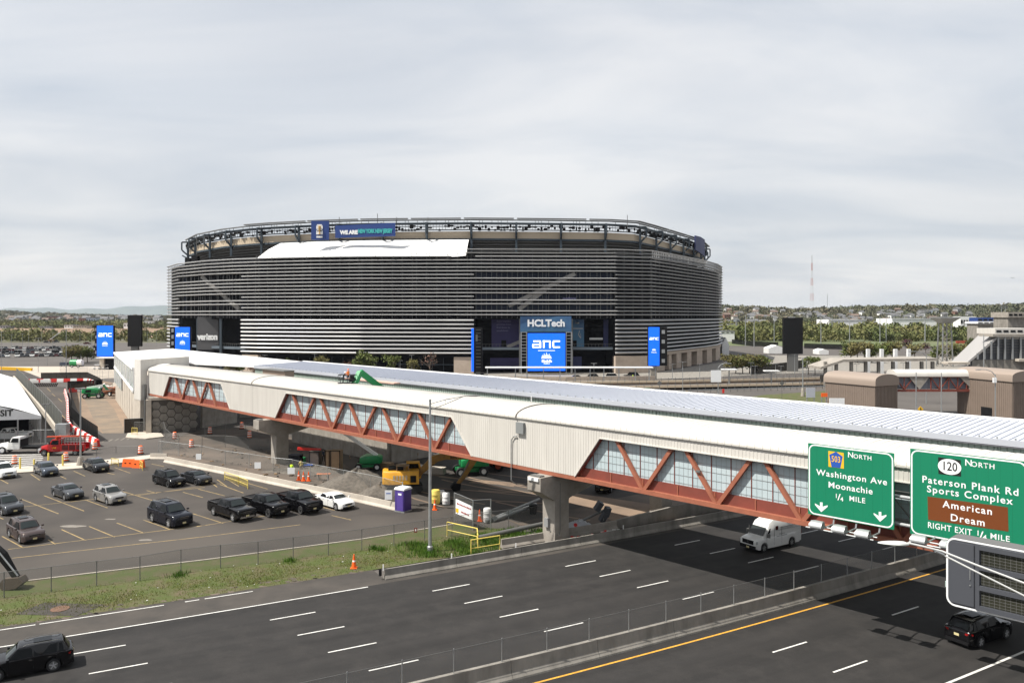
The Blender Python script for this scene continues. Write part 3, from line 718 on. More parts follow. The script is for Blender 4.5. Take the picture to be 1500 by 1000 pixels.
# portal at the left end of the bridge
PT = thing('bridge_portal', 'beige box shaped portal closing the left end of the footbridge', 'portal', tn(-152.5, 51.8), TH)
def pl(t, n, z): return (t + 150.2, n - 51.2, z)
b = MB(); hw = 8.3
# face with arched opening towards the bridge
ay = [0, .8] + [1.2 + (WB + .3) * (1 - cos(pi * i / 12)) / 2 for i in range(13)] + [WB + 2.3]
lo_ = [5.5, 5.5] + [10.75 + 1.25 * sin(pi * i / 12) for i in range(13)] + [10.75]
hi_ = [12.9 + .02 * i for i in range(16)]
b.loft([[(0, y, l) for y, l in zip(ay, lo_)], [(0, y, h) for y, h in zip(ay, hi_)], [(-3.4, y, h) for y, h in zip(ay, hi_)], [(-3.4, y, l) for y, l in zip(ay, lo_)], [(0, y, l) for y, l in zip(ay, lo_)]])
b.quad((0, 0, 5.5), (0, 0, 12.9), (-3.4, 0, 12.9), (-3.4, 0, 5.5)); b.quad((0, ay[-1], 10.75), (0, ay[-1], 13.2), (-3.4, ay[-1], 13.2), (-3.4, ay[-1], 10.75))
b.build('hood', M['cream'], PT)
b = MB(); b.box((-1.8, .6, 2.75), (3.0, 1.1, 5.5)); b.build('stem_wall', M['concrete_pale'], PT)
b = MB(); b.tube((.3, .7, 0), (.3, .7, 8.2), .20, 10); b.tube((.3, .7, 6.0), (.3, .7, 8.4), .32, 10); b.build('downpipe', M['galv_dark'], PT)
# abutment of concrete panels beneath
q = G(222, 634); q2 = G(287, 631)
AB = thing('panel_wall', 'grey retaining wall of hexagonal concrete panels under the left end of the footbridge', 'retaining wall', q, atan2(q2.y - q.y, q2.x - q.x))
L = (q2 - q).length
b = MB(); b.box((L / 2, .35, 2.9), (L, .5, 5.8)); b.build('backing', mat('joint_grey', (.11, .10, .09), .9), AB)
hw_, hh = 1.62, 1.42; src = None
for i in range(6):
 for j in range(5):
  cx = .75 + i * 1.24; cz = .55 + j * 1.45 + (.72 if i % 2 else 0)
  if cx > L - .3 or cz > 5.6: continue
  if src is None:
   b = MB(); pts = [(-.39, -.64), (.39, -.64), (.76, 0), (.39, .64), (-.39, .64), (-.76, 0)]
   b.side(pts, -.05, .1); src = b.build('concrete_panel', M['concrete_old'], AB, loc=(cx, U(-.015, .03), cz))
  else: inst(src, AB, (cx, U(-.02, .03), cz))
b = MB(); b.box((-.45, -.1, 3.0), (.9, .9, 6.0)); b.box((L / 2, .1, 6.1), (L + 1, 1.0, .5)); b.build('end_pillar', M['concrete_pale'], AB)
# plain walls further right in the bridge's shade
def plainwall(a, c, h, label, m=M['concrete'], th=.5):
 d = c - a; r = thing('concrete_wall', label, 'wall', a, atan2(d.y, d.x)); L = d.length; n = max(1, round(L / 3.2)); src = None
 for i in range(n):
  l = ((i + .5) * L / n, 0, h / 2)
  if src is None: b = MB(); b.box((0, 0, 0), (L / n - .05, th, h)); src = b.build('wall_panel', m, r, loc=l)
  else: inst(src, r, l)
 return r
plainwall(G(295, 627), G(346, 619), 6.2, 'plain concrete wall in shade right of the hexagonal panels')
plainwall(tn(t_of(430, 65.6), 65.6), tn(t_of(570, 65.6), 65.6), 6.9, 'tall plain concrete wall behind the green boom lift under the bridge')
plainwall(tn(t_of(570, 65.6), 65.9), tn(t_of(570, 65.6) - 1.5, 80), 6.9, 'short return of the tall concrete wall going back under the roof')
plainwall(G(350, 612), G(425, 606), 5.2, 'far grey wall in deep shade behind the first pier', M['concrete_old'])
# ---------------------------------------------------------------- the newer covered walkway behind
N2 = 65.3
NW = thing('covered_walkway', 'new walkway with pale metal roof and green translucent walls running behind the truss bridge', 'walkway', tn(-70, N2), TH)
def X2(t): return t + 70
TL2 = t_of(372, 64.9)
b = MB(); zb2, zt2 = 8.1, 11.75
n = 0; t = TL2; src = None; PW = 3.0
while t < TR:
 l = (X2(t + PW / 2), 0, (zb2 + zt2) / 2)
 if src is None: b = MB(); b.box((0, 0, 0), (PW - .04, .14, zt2 - zb2)); src = b.build('wall_panel', M['glass_green'], NW, loc=l)
 else: inst(src, NW, l)
 t += PW
b = MB(); t = TL2
while t < TR: b.box((X2(t), -.09, (zb2 + zt2) / 2), (.035, .05, zt2 - zb2)); t += .42
stuff(b.build('panel_seam', mat('seam_green', (.20, .25, .21), .6), NW))
b = MB(); b.box((X2((TL2 + TR) / 2), -.05, zb2 - .35), (TR - TL2, .5, .75)); b.build('floor_beam', M['concrete'], NW)
b = MB(); b.box((X2((TL2 + TR) / 2), 4.2, zb2 - .35), (TR - TL2, 8.0, .4)); b.build('deck', M['concrete_old'], NW)
b = MB(); b.box((X2((TL2 + TR) / 2), 8.3, (zb2 + zt2) / 2), (TR - TL2, .14, zt2 - zb2)); b.build('far_wall', M['glass_green'], NW)
E1, E2 = -.27, 9.4
b = MB(); b.box((X2((TL2 + TR) / 2), E1, 11.90), (TR - TL2 + .4, .16, .44)); b.build('fascia', M['white_roof'], NW)
b = MB(); b.box((X2((TL2 + TR) / 2), E1 + .2, 11.62), (TR - TL2, .5, .08)); b.build('soffit', mat('soffit_grey', (.17, .17, .19), .7), NW)
def zr(y): return 12.10 + (y - E1) * .034
b = MB()
for i in range(6):
 t0_, t1_ = TL2 + (TR - TL2) * i / 6, TL2 + (TR - TL2) * (i + 1) / 6
 b = MB(); b.add([(X2(t0_), E1 - .06, zr(E1)), (X2(t1_) - .02, E1 - .06, zr(E1)), (X2(t1_) - .02, E2, zr(E2)), (X2(t0_), E2, zr(E2)),
 (X2(t0_), E1 - .06, zr(E1) - .1), (X2(t1_) - .02, E1 - .06, zr(E1) - .1), (X2(t1_) - .02, E2, zr(E2) - .1), (X2(t0_), E2, zr(E2) - .1)],
 [(0, 1, 2, 3), (7, 6, 5, 4), (0, 4, 5, 1), (1, 5, 6, 2), (2, 6, 7, 3), (3, 7, 4, 0)]); b.build('roof_section', M['white_roof'], NW)
b = MB(); t = TL2
while t < TR:
 b.beam((X2(t), E1 - .05, zr(E1) + .03), (X2(t), E2 - .1, zr(E2) + .03), .05, .075); t += .58
stuff(b.build('roof_seam', mat('seam_white', (.50, .52, .58), .5), NW))
b = MB(); b.box((X2((TL2 + TR) / 2), E2, zr(E2) + .05), (TR - TL2, .3, .22)); b.build('ridge_cap', M['white'], NW)
b = MB(); t = TL2 + 1
while t < TR: b.box((X2(t), E1 + .05, zr(E1) + .1), (.10, .10, .12)); t += 1.16
stuff(b.build('snow_guard', M['galv'], NW))
b = MB()
for p in (500, 780): b.box((X2(t_of(p, 64.9)), -.5, 11.3), (.10, .10, .9))
b.build('downpipe', M['white'], NW)
# unfinished opening with copper coloured sheathing left of the boom
UF = thing('unfinished_bay', 'low brown sheathed box between the two bridge roofs near the left end', 'roof box', tn(t_of(408, 61.5), 61.5), TH)
b = MB(); b.box((0, 0, 11.7), (7.5, 1.6, 1.1)); b.build('sheathing', mat('brown_sheathing', (.27, .20, .155), .7), UF)
b = MB(); b.box((0, -.1, 12.3), (7.8, 2.0, .10)); b.build('flashing', M['galv_dark'], UF)
o = MB(); o.box((0, 0, 0), (12, 1.1, .16)); o = o.build('plywood_sheathing', mat('pink_board', (.55, .36, .29), .8), loc=tn(t_of(545, 62.2), 62.2, 12.0), rot=TH); tag(o, 'strip of pinkish boards lying between the roofs under the green boom', 'boards')
# ---- station building: the wide white roof at the left end with its glazed side
SB = thing('station_building', 'white roofed station hall with translucent side wall at far left end of the footbridge', 'building', (-66, 143, 0))
O = V(-66, 143, 0)
a = P(203.5, 541.5, 142.5); bq = P(169.0, 515.5, 200); c = P(250, 510.5, 214); d = P(323, 531, 146 + 12); e = P(372, 543, 132)
bb = tn(TL2 + .5, N2 + E2, zr(E2)); ff = tn(TL2 + .5, N2 + E1, zr(E1) + .02)
def up(v, k): return v + V(0, 0, k)
b = MB()
a2 = tn(-155.9, 51.9, a.z); g2 = tn(-155.9, 61.0, 11.9); pts = [a2, bq, c, bb, ff, g2]
zz_ = [p - O for p in pts]
b.add(zz_ + [up(p, -.35) for p in zz_], [(1, 2, 3), (1, 3, 4), (1, 4, 5), (1, 5, 0), (9, 8, 7), (10, 9, 7), (11, 10, 7), (6, 11, 7)] + [(i, 6 + i, 6 + (i + 1) % 6, (i + 1) % 6) for i in range(6)])
a = V(a2.x, a2.y, a2.z)
b.build('roof', M['white'], SB)
b = MB()
def wallz(f): return a.lerp(bq, f)
# glazed upper band and lower panelled wall, following the side from a to bq
sd = (bq - a); sd.z = 0; nrm = V(-sd.y, sd.x, 0).normalized() * .15
n = 7
for i in range(n):
 f0, f1 = i / n, (i + 1) / n - .006
 b = MB()
 for g0, g1 in ((f0, f1),):
  p, r_ = a.lerp(bq, g0), a.lerp(bq, g1)
  lo0 = 4.3 if g0 > .5 else 6.9 + g0 * 1.2; lo1 = 4.3 if g0 > .5 else 6.9 + g1 * 1.2
  b.quad(V(p.x, p.y, lo0) - O + nrm, V(r_.x, r_.y, lo1) - O + nrm, V(r_.x, r_.y, r_.z - .4) - O + nrm, V(p.x, p.y, p.z - .4) - O + nrm)
  b.quad(V(p.x, p.y, lo0) - O, V(r_.x, r_.y, lo1) - O, V(r_.x, r_.y, r_.z - .4) - O, V(p.x, p.y, p.z - .4) - O)
 b.build('glass_panel', mat('side_glazing', (.47, .49, .46), .25, c2=(.36, .40, .39), ns=.15) if i == 0 else bpy.data.materials['side_glazing'], SB)
b = MB()
for f in [i / 7 for i in range(8)]:
 p = a.lerp(bq, f); b.beam(V(p.x, p.y, 4.3 if f > .5 else 7.0) - O + nrm * 1.3, V(p.x, p.y, p.z - .2) - O + nrm * 1.3, .14, .14)
b.build('mullion', M['white'], SB)
b = MB(); b.beam(up(a, -.2) - O + nrm * 2, up(bq, -.2) - O + nrm * 2, .3, .45); b.build('eave', M['white'], SB)
b = MB(); p, r_ = V(a.x, a.y, 6.9) - O, V(bq.x, bq.y, 8.1) - O; b.beam(p + nrm * 1.5, r_ + nrm * 1.5, .3, .35); b.build('rail', M['white'], SB)
for i in range(9):
 p, r_ = a.lerp(bq, i / 9), a.lerp(bq, (i + 1) / 9 - .012); zt = 4.25 if i > 4 else 6.8
 b = MB(); v0 = V(p.x, p.y, 0) - O; v1 = V(r_.x, r_.y, 0) - O
 b.add([v0, v1, up(v1, zt), up(v0, zt), v0 + nrm * -2, v1 + nrm * -2, up(v1, zt) + nrm * -2, up(v0, zt) + nrm * -2], [(0, 1, 2, 3), (7, 6, 5, 4), (0, 4, 5, 1), (1, 5, 6, 2), (2, 6, 7, 3), (3, 7, 4, 0)])
 b.build('wall_panel', M['concrete_pale'], SB)
# leaning concrete panels stacked along the wall
for i in range(9):
 f = i / 8; q = G(205 - 38 * f, 612 - 43 * f + 6 * f * (1 - f))
 b = MB(); s = 1.3
 pts = [(-.55 * s, 0), (.55 * s, 0), (1.0 * s, .75 * s), (.55 * s, 1.5 * s), (-.55 * s, 1.5 * s), (-1.0 * s, .75 * s)]
 b.side(pts, 0, .22); o = b.build('hexagonal_panel', M['concrete_pale'], rot=(radians(-22), 0, radians(-18)), loc=q + V(0, 0, .02))
 tag(o, 'hexagonal concrete panel leaning in the row along the beige station wall', 'concrete panel', 'hexagonal panels leaning by the station')
# ---------------------------------------------------------------- overhead signs
NS = 51.5
def rounded(x0, z0, x1, z1, r, n=5):
 pts = []
 for cx, cz, a0 in ((x1 - r, z0 + r, -90), (x1 - r, z1 - r, 0), (x0 + r, z1 - r, 90), (x0 + r, z0 + r, 180)):
  for i in range(n + 1): a = radians(a0 + 90 * i / n); pts.append((cx + r * cos(a), cz + r * sin(a)))
 return pts
def plate(poly, y, th, m, name, parent):
 b = MB(); b.side(poly, y, y + th); return b.build(name, m, parent)
def ringplate(x0, z0, x1, z1, r, w, y, m, parent, name='border'):
 o_ = rounded(x0, z0, x1, z1, r); i_ = rounded(x0 + w, z0 + w, x1 - w, z1 - w, max(.01, r - w)); n = len(o_)
 b = MB(); vs = [(x, y, z) for x, z in o_] + [(x, y, z) for x, z in i_] + [(x, y + .004, z) for x, z in o_] + [(x, y + .004, z) for x, z in i_]
 b.add(vs, [(i, (i + 1) % n, n + (i + 1) % n, n + i) for i in range(n)] + [(2 * n + i, i, n + i, 3 * n + i) for i in []]); return b.build(name, m, parent)
def sign_frame(px0, px1, pyt, pyb, n):
 t0, t1 = t_of(px0, n), t_of(px1, n); return t0, t1, z_of(px0, pyt, n), z_of(px0, pyb, n)
# sign one
t0, t1, zt, zb = sign_frame(1184, 1310, 648.5, 752, NS)
w1, h1 = t1 - t0, zt - zb
S1 = thing('highway_sign', 'green overhead sign for route 503 north reading Washington Ave Moonachie 1/4 mile', 'road sign', tn(t0, NS, zb), TH)
def SU(px, n=NS): return t_of(px, n)
def spt(px, py, t0, zb, n=NS): return (t_of(px, n) - t0, z_of(px, py, n) - zb)
plate([(0, 0), (w1, 0), (w1, h1), (0, h1)], 0, .06, M['sign_green'], 'sign_face', S1)
ringplate(.05, .04, w1 - .05, h1 - .04, .42, .085, -.006, M['sign_white'], S1)
def put(parent, t0, zb, s, px, py, hpx, m, sx=1.0, bold=.011, n=NS, spacing=1.12, y=-.012, name='lettering'):
 x, z = spt(px, py, t0, zb, n); Y = 1618 * n / (px + 367); size = hpx / 1170 * Y / .70
 return text(s, size, m, parent, (x, y, z), bold=bold, sx=sx, spacing=spacing, name=name)
wm = M['sign_white']; sgm = mat('seam_shade', (.002, .15, .074), .5)
for S_, w_, h_ in ((S1, w1, h1),):
 b = MB()
 for k in range(1, int(w_ / .61)): b.box((k * .61, -.001, h_ / 2), (.012, .004, h_ - .02))
 stuff(b.build('panel_seam', sgm, S_))
put(S1, t0, zb, 'N', 1246.4, 666.3, 8.0, wm, bold=.012)
put(S1, t0, zb, 'ORTH', 1263.8, 669.5, 6.4, wm, bold=.011)
put(S1, t0, zb, 'Washington Ave', 1246.5, 698.5, 8.8, wm, bold=.014, sx=1.07, spacing=1.15)
put(S1, t0, zb, 'Moonachie', 1245.5, 714.5, 8.8, wm, bold=.014, sx=1.06, spacing=1.12)
put(S1, t0, zb, '1', 1225.5, 726, 6.2, wm, bold=.012); put(S1, t0, zb, '/', 1229.5, 728, 9.5, wm, bold=.011, sx=1.2); put(S1, t0, zb, '4', 1233.6, 731, 6.2, wm, bold=.012)
put(S1, t0, zb, 'MILE', 1256, 731.5, 7.4, wm, bold=.012, spacing=1.15)
def shape(parent, pts, m, y, t0, zb, name, n=NS):
 b = MB(); q = [spt(px, py, t0, zb, n) for px, py in pts]; b.add([(x, y, z) for x, z in q], [tuple(range(len(q)))]); return b.build(name, m, parent, fix=False)
shape(S1, [(1213.8, 660), (1236.3, 663), (1236.5, 686), (1214, 683)], M['sign_yellow'], -.010, t0, zb, 'shield_backing')
shape(S1, [(1225, 661.2), (1234.8, 668.2), (1231.5, 685), (1218.5, 683.4), (1215.2, 665.5)], M['sign_blue'], -.016, t0, zb, 'county_shield')
put(S1, t0, zb, '503', 1225, 672.6, 8.6, M['sign_yellow'], sx=.72, bold=.012, y=-.022, spacing=1.05)
for cx, cy in ((1203.5, 742), (1289.5, 756)):
 a = [(-1.9, -7), (1.9, -6.7), (1.9, -.5), (9.3, -2.6), (9.3, -.4), (0, 7.5), (-9.3, -3.2), (-9.3, -5.4), (-1.9, -1)]
 shape(S1, [(cx + x, cy + y) for x, y in a], wm, -.012, t0, zb, 'down_arrow')
# sign two
t0b, t1b, ztb, zbb = sign_frame(1333.5, 1506, 656.5, 781.0, NS)
w2, h2 = t1b - t0b, ztb - zbb
S2 = thing('highway_sign', 'larger green overhead sign for route 120 north with brown American Dream panel', 'road sign', tn(t0b, NS, zbb), TH)
plate([(0, 0), (w2, 0), (w2, h2), (0, h2)], 0, .06, M['sign_green'], 'sign_face', S2)
ringplate(.05, .04, w2 - .05, h2 - .04, .42, .085, -.006, M['sign_white'], S2)
b = MB()
for k in range(1, int(w2 / .61)): b.box((k * .61, -.001, h2 / 2), (.012, .004, h2 - .02))
stuff(b.build('panel_seam', sgm, S2))
def p2(s, *a, **k): return put(S2, t0b, zbb, s, *a, **k)
p2('N', 1419, 677.8, 9.2, wm, bold=.012); p2('ORTH', 1440, 681.5, 7.4, wm, bold=.011, spacing=1.15)
p2('Paterson Plank Rd', 1419, 711, 10.2, wm, bold=.014, spacing=1.18)
p2('Sports Complex', 1418.5, 724.5, 10.2, wm, bold=.014, spacing=1.18)
shape(S2, [(1359, 726.5), (1476.5, 742.5), (1477.5, 778), (1360, 760.5)], M['sign_brown'], -.010, t0b, zbb, 'brown_panel')
p2('American', 1417, 743.5, 10.2, wm, bold=.014, spacing=1.18, y=-.018)
p2('Dream', 1417.5, 761.5, 10.2, wm, bold=.014, spacing=1.18, y=-.018)
p2('RIGHT EXIT', 1391, 774, 8.6, wm, bold=.011, sx=.84, spacing=1.12)
p2('1', 1433, 780.5, 7.6, wm, bold=.011); p2('/', 1437.8, 784, 11.5, wm, bold=.011, sx=1.2); p2('4', 1442.8, 787, 7.6, wm, bold=.011)
p2('MILE', 1465, 787, 8.2, wm, bold=.011, spacing=1.12)
shape(S2, [(1374.5, 669), (1407.5, 673.5), (1408, 697.5), (1375, 693.5)], M['sign_black'], -.010, t0b, zbb, 'shield_backing')
b = MB(); cx, cz = spt(1391.2, 683.3, t0b, zbb); s_ = 1618 * NS / (1391 + 367) / 1170
b.add([(cx + 15.8 * s_ * cos(i * pi / 14), -.016, cz + 11.4 * s_ * sin(i * pi / 14)) for i in range(28)], [tuple(range(28))]); b.build('oval_shield', wm, S2, fix=False)
p2('120', 1391.2, 683.3, 12.6, M['sign_black'], bold=.012, sx=.80, y=-.022, spacing=1.0)
# gantry
GA = thing('sign_gantry', 'grey steel gantry with twin tubes carrying the green overhead signs', 'sign gantry', tn(t1 + .5, NS + .5), TH)
gx0 = t0 - (t1 + .5) + .8; gx1 = 9 - (t1 + .5)
zz1 = z_of(1322, 727.5, NS + .5); zz2 = z_of(1322, 768, NS + .5)
b = MB(); b.tube((gx0, 0, zz1), (gx1, 0, zz1), .11, 10); b.build('chord', M['galv'], GA)
b = MB(); b.tube((gx0, 0, zz2), (gx1, 0, zz2), .11, 10); b.build('chord', M['galv'], GA)
b = MB(); b.tube((gx0, 1.2, zz1), (gx1, 1.2, zz1), .10, 8); b.tube((gx0, 1.2, zz2), (gx1, 1.2, zz2), .10, 8); b.build('rear_chord', M['galv_dark'], GA)
b = MB(); x = gx0 + .4
while x < gx1 - 1.6:
 b.tube((x, 1.2, zz1), (x + 1.5, 1.2, zz2), .045, 6); b.tube((x, 0, zz1), (x, 1.2, zz1), .045, 6); b.tube((x, 0, zz2), (x, 1.2, zz2), .045, 6); x += 1.7
stuff(b.build('lacing', M['galv_dark'], GA))
b = MB(); b.tube((gx1 - .3, .6, 0), (gx1 - .3, .6, zz1 + .6), .28, 12); b.build('post', M['galv'], GA)
def light_rack(px0, px1, py, lamps, label, nn=NS - 1.7):
 t0_, t1_ = t_of(px0, nn), t_of(px1, nn); z = z_of(px0, py, nn)
 r = thing('sign_light_rack', label, 'sign lights', tn(t0_, nn, z), TH); L = t1_ - t0_
 b = MB(); b.tube((0, 0, 0), (L, 0, 0), .05, 7); b.tube((.3, .55, .05), (L, .55, .05), .05, 7); b.build('rail', M['galv'], r)
 src = None
 for f in lamps:
  b = MB(); b.loft([[(x, -.32 * k, z_) for x, k, z_ in ((-.42, 1, .10), (.42, 1, .10), (.42, 1, .26), (-.42, 1, .26))],
 [(x, 0, z_) for x, z_ in ((-.42, .08), (.42, .08), (.38, .48), (-.38, .48))],
 [(x, .42, z_) for x, z_ in ((-.36, .08), (.36, .08), (.3, .42), (-.3, .42))]], close=True)
  if src is None: src = b.build('lamp_housing', M['galv'], r, smooth=60, loc=(L * f, .1, 0))
  else: inst(src, r, (L * f, .1, 0))
  b = MB(); b.path([(L * f + .35, .2, .05), (L * f + .35, 1.7, .05), (L * f + .35, 1.9, .6)], .055, 6); b.build('bracket', M['galv'], r)
 return r
light_rack(1181, 1280, 771, (.16, .50, .84), 'rack of three lamps below the green route 503 sign')
light_rack(1332, 1450, 793, (.12, .5, .85), 'lamp rack below the route 120 sign, mostly behind the grey message board')
# ---- message board seen from behind the lamp arm
NV_ = 38.0
mt0 = t_of(1386, NV_); mzt = z_of(1386, 784, NV_); mzb = z_of(1386, 784 + .055 * (1386 + 367) + 4, NV_)
VM = thing('message_board', 'blank electronic message board in grey casing with white rounded border', 'message sign', tn(mt0, NV_, mzb), TH)
mw, mh = 7.6, mzt - mzb
mg = mat('casing_grey', (.058, .062, .073), .6); mgd = mat('display_glass', (.020, .021, .014), .7, c2=(.028, .028, .018), ns=.8, spec=.2)
plate(rounded(0, 0, mw, mh, .38), 0, .8, M['galv_dark'], 'casing', VM)
plate(rounded(.09, .07, mw - .09, mh - .07, .33), -.02, .019, mg, 'front_panel', VM)
ringplate(0.02, .02, mw - .02, mh - .02, .36, .075, -.03, M['sign_white'], VM)
b = MB(); b.box((.66, -.045, mh / 2), (.92, .04, mh - .36)); b.build('access_door', mg, VM)
b = MB(); b.tube((.98, -.08, mh * .44), (.98, -.08, mh * .58), .022, 6); b.box((.98, -.08, mh * .36), (.05, .05, .05)); b.build('latch', M['galv'], VM)
for i in range(3):
 zc = mh * (.215 + .285 * i); hh_ = mh * .21
 b = MB(); b.box((4.4, -.03, zc), (6.0, .03, hh_)); b.build('display_row', mgd, VM)
 b = MB()
 for k in range(29): b.box((1.5 + k * .20, -.047, zc), (.012, .006, hh_))
 for k in range(5): b.box((4.4, -.048, zc - hh_ / 2 + hh_ * (k + .5) / 5), (6.0, .006, .012))
 stuff(b.build('pixel_grid', M['galv_dark'], VM))
for i in range(4):
 b = MB(); b.box((4.4, -.09, mh * (.072 + .285 * i)), (6.1, .12, mh * .065)); b.build('rail', mg, VM)
b = MB(); b.box((1.28, -.08, mh / 2), (.14, .12, mh - .2)); b.build('stile', mg, VM)
b = MB(); b.tube((3, 1.0, .5), (16, 1.0, .5), .15, 8); b.tube((3, 1.0, mh - .5), (16, 1.0, mh - .5), .15, 8); b.tube((15, 1.0, -mzb), (15, 1.0, mh), .25, 10); b.build('support', M['galv'], VM)
b = MB(); b.lathe((-.06, .4, mh * .20), [(.05, 0), (.10, .06), (.10, .28), (.05, .34)], 10); b.tube((-.06, .4, mh * .2), (-.06, .4, mh * .8), .02, 5); b.lathe((-.06, .4, mh * .78), [(.05, 0), (.10, .06), (.10, .28), (.05, .34)], 10)
b.build('beacon', mat('beacon_lens', (.42, .52, .48), .3), VM)
# ---- street lamp whose arm reaches in from the right
YL_ = 26.0
LP = thing('street_lamp', 'near street lamp with twin tube arm reaching over the message board', 'street lamp', V(19.6, YL_ - 1, 0))
def LPp(px, py, Y): return P(px, py, Y) - LP.location
b = MB(); b.tube((0, 0, 0), (0, 0, 13.2), .14, 12, .10); b.build('pole', M['galv'], LP)
h0 = LPp(1330, 795, YL_)
wt = mat('lamp_white_metal', (.66, .665, .64), .45, .1)
b = MB(); b.path([h0, LPp(1352, 800, YL_), LPp(1380, 807, YL_), LPp(1430, 827, YL_ - .3), LPp(1500, 853.5, YL_ - .6), LPp(1560, 877, YL_ - .8), V(0, 0, LPp(1630, 905, YL_ - 1).z)], .034, 8); b.build('upper_tube', wt, LP, smooth=60)
b = MB(); b.path([LPp(1372, 808, YL_), LPp(1383, 813, YL_), LPp(1430, 837, YL_ - .3), LPp(1500, 872, YL_ - .6), LPp(1560, 900, YL_ - .8), V(0, 0, LPp(1630, 932, YL_ - 1).z)], .030, 8); b.build('lower_tube', wt, LP, smooth=60)
b = MB(); b.tube(LPp(1370, 806.5, YL_), LPp(1382, 812, YL_), .055, 8); b.build('clamp', M['galv'], LP)
a_, c_ = LPp(1286, 794.5, YL_), LPp(1331, 797, YL_); d_ = (c_ - a_)
b = MB(); secs = []
for f, wv, hv in ((0, .03, .02), (.12, .11, .05), (.35, .17, .075), (.6, .18, .09), (.85, .13, .09), (1, .05, .05)):
 c0 = a_ + d_ * f; secs.append([c0 + V(0, wv * cos(k * pi / 5), hv * sin(k * pi / 5) * (1 if k <= 5 else .55)) for k in range(10)])
b.loft(secs, close=True); b.build('luminaire', mat('luminaire_grey', (.55, .57, .54), .45), LP, smooth=60)
# ---- tall lamp post on the verge
q = G(630, 808)
L2 = thing('lamp_post', 'tall grey lamp post with truss arm standing on the grass verge', 'lamp post', q)
b = MB(); b.tube((0, 0, 0), (0, 0, 13.45), .17, 12, .095); b.lathe((0, 0, 0), [(.26, 0), (.26, .5), (.2, .55)], 10); b.lathe((0, 0, 13.4), [(.12, 0), (.12, .14), (.02, .2)], 8); b.build('pole', M['galv'], L2, smooth=True)
b = MB(); b.path([(.05, 0, 13.15), (1.4, -.1, 13.55), (3.1, -.2, 13.86), (3.6, -.2, 13.9)], .038, 6); b.path([(.05, 0, 12.65), (1.4, -.1, 13.15), (2.9, -.2, 13.80)], .038, 6); b.build('arm', M['galv_dark'], L2)
b = MB(); b.tube((1.35, -.1, 13.12), (1.35, -.1, 13.56), .025, 5); b.build('arm_strut', M['galv'], L2)
b = MB(); b.loft([[(x, -.2 + w_ * cos(k * pi / 4), 13.9 + h_ * sin(k * pi / 4)) for k in range(8)] for x, w_, h_ in ((3.3, .04, .04), (3.55, .14, .07), (4.1, .16, .08), (4.5, .03, .02))], close=True); b.build('luminaire', M['galv_dark'], L2, smooth=60)
# ---------------------------------------------------------------- stadium
def PX(px, Y): return ((px - 750) / 1170 * Y, Y)
OUTL = [PX(246.5, 352), PX(262, 330), PX(300, 313), PX(340, 304), PX(379, 299), PX(455, 293), PX(530, 290), PX(610, 289), PX(690, 288), PX(800, 289), PX(901, 290), PX(955, 295), PX(981, 310), PX(1009, 330), PX(1034, 350), PX(1050, 371), PX(1057, 396), (107, 425), (106, 470), (92, 520), (60, 556), (0, 572), (-60, 574), (-120, 552), (-158, 505), (-166, 440), (-160, 390)]
ST = thing('stadium', 'large oval stadium wrapped in horizontal aluminium louvers beyond the footbridge', 'stadium', (-20, 290, 0))
SO = V(-20, 290, 0)
def inset(poly, d):
 n = len(poly); r = []
 for i in range(n):
  p, c, q = Vector(poly[i - 1]), Vector(poly[i]), Vector(poly[(i + 1) % n])
  e1 = (c - p).normalized(); e2 = (q - c).normalized(); nn = (Vector((-e1.y, e1.x)) + Vector((-e2.y, e2.x))); nn.normalize()
  k = 1 / max(.5, nn.dot(Vector((-e1.y, e1.x)))); r.append((c.x + nn.x * d * k, c.y + nn.y * d * k))
 return r
def cat_index(px):        # parameter along the outline at a picture column (front side only)
 for i in range(0, 16):
  a, c = OUTL[i], OUTL[i + 1]; pa, pc = 750 + 1170 * a[0] / a[1], 750 + 1170 * c[0] / c[1]
  if pa <= px <= pc: return i + (px - pa) / (pc - pa)
 return 0 if px < 500 else 16
def at_out(poly, s):
 n = len(poly); i = int(s) % n; f = s - int(s); a, c = poly[i], poly[(i + 1) % n]; return (a[0] + (c[0] - a[0]) * f, a[1] + (c[1] - a[1]) * f)
def run(poly, s0, s1):
 pts = [at_out(poly, s0)]; i = int(s0) + 1
 while i < s1 - 1e-6:
  if i > s0 + 1e-6: pts.append(poly[i % len(poly)])
  i += 1
 pts.append(at_out(poly, s1)); return pts
def offs(pts, d):
 r = []
 for i, c in enumerate(pts):
  c = Vector(c); e = Vector((0, 0))
  if i > 0: e += (c - Vector(pts[i - 1])).normalized()
  if i < len(pts) - 1: e += (Vector(pts[i + 1]) - c).normalized()
  e.normalize(); r.append((c.x + e.y * d, c.y - e.x * d))      # outward for a front that runs left to right
 return r
def louver(s0, s1, z, h=.62, d=.6, name='louver', m=None, big=.78):
 pts = run(OUTL, s0, s1); prof = [(0.1, -.30 * big), (d * .55, -.26 * big), (d + .12, .04), (d * .8, .26 * big), (0.0, .34 * big)]
 layers = [offs(pts, o_) for o_, _ in prof]; secs = []
 for i in range(len(pts)): secs.append([V(layers[k][i][0], layers[k][i][1], z + prof[k][1]) - SO for k in range(len(prof))])
 b = MB(); b.loft(secs, close=True); return b.build(name, m or M['louver'], ST)
cA, cB, cC, cD = cat_index(263), cat_index(355), cat_index(694), cat_index(901)
sE = 16.9
up_z = [42.3 - i * 1.315 for i in range(17)]; lo_z = [19.2 - i * 1.47 for i in range(9)]
gaps = (35.7, 27.8, 23.9)
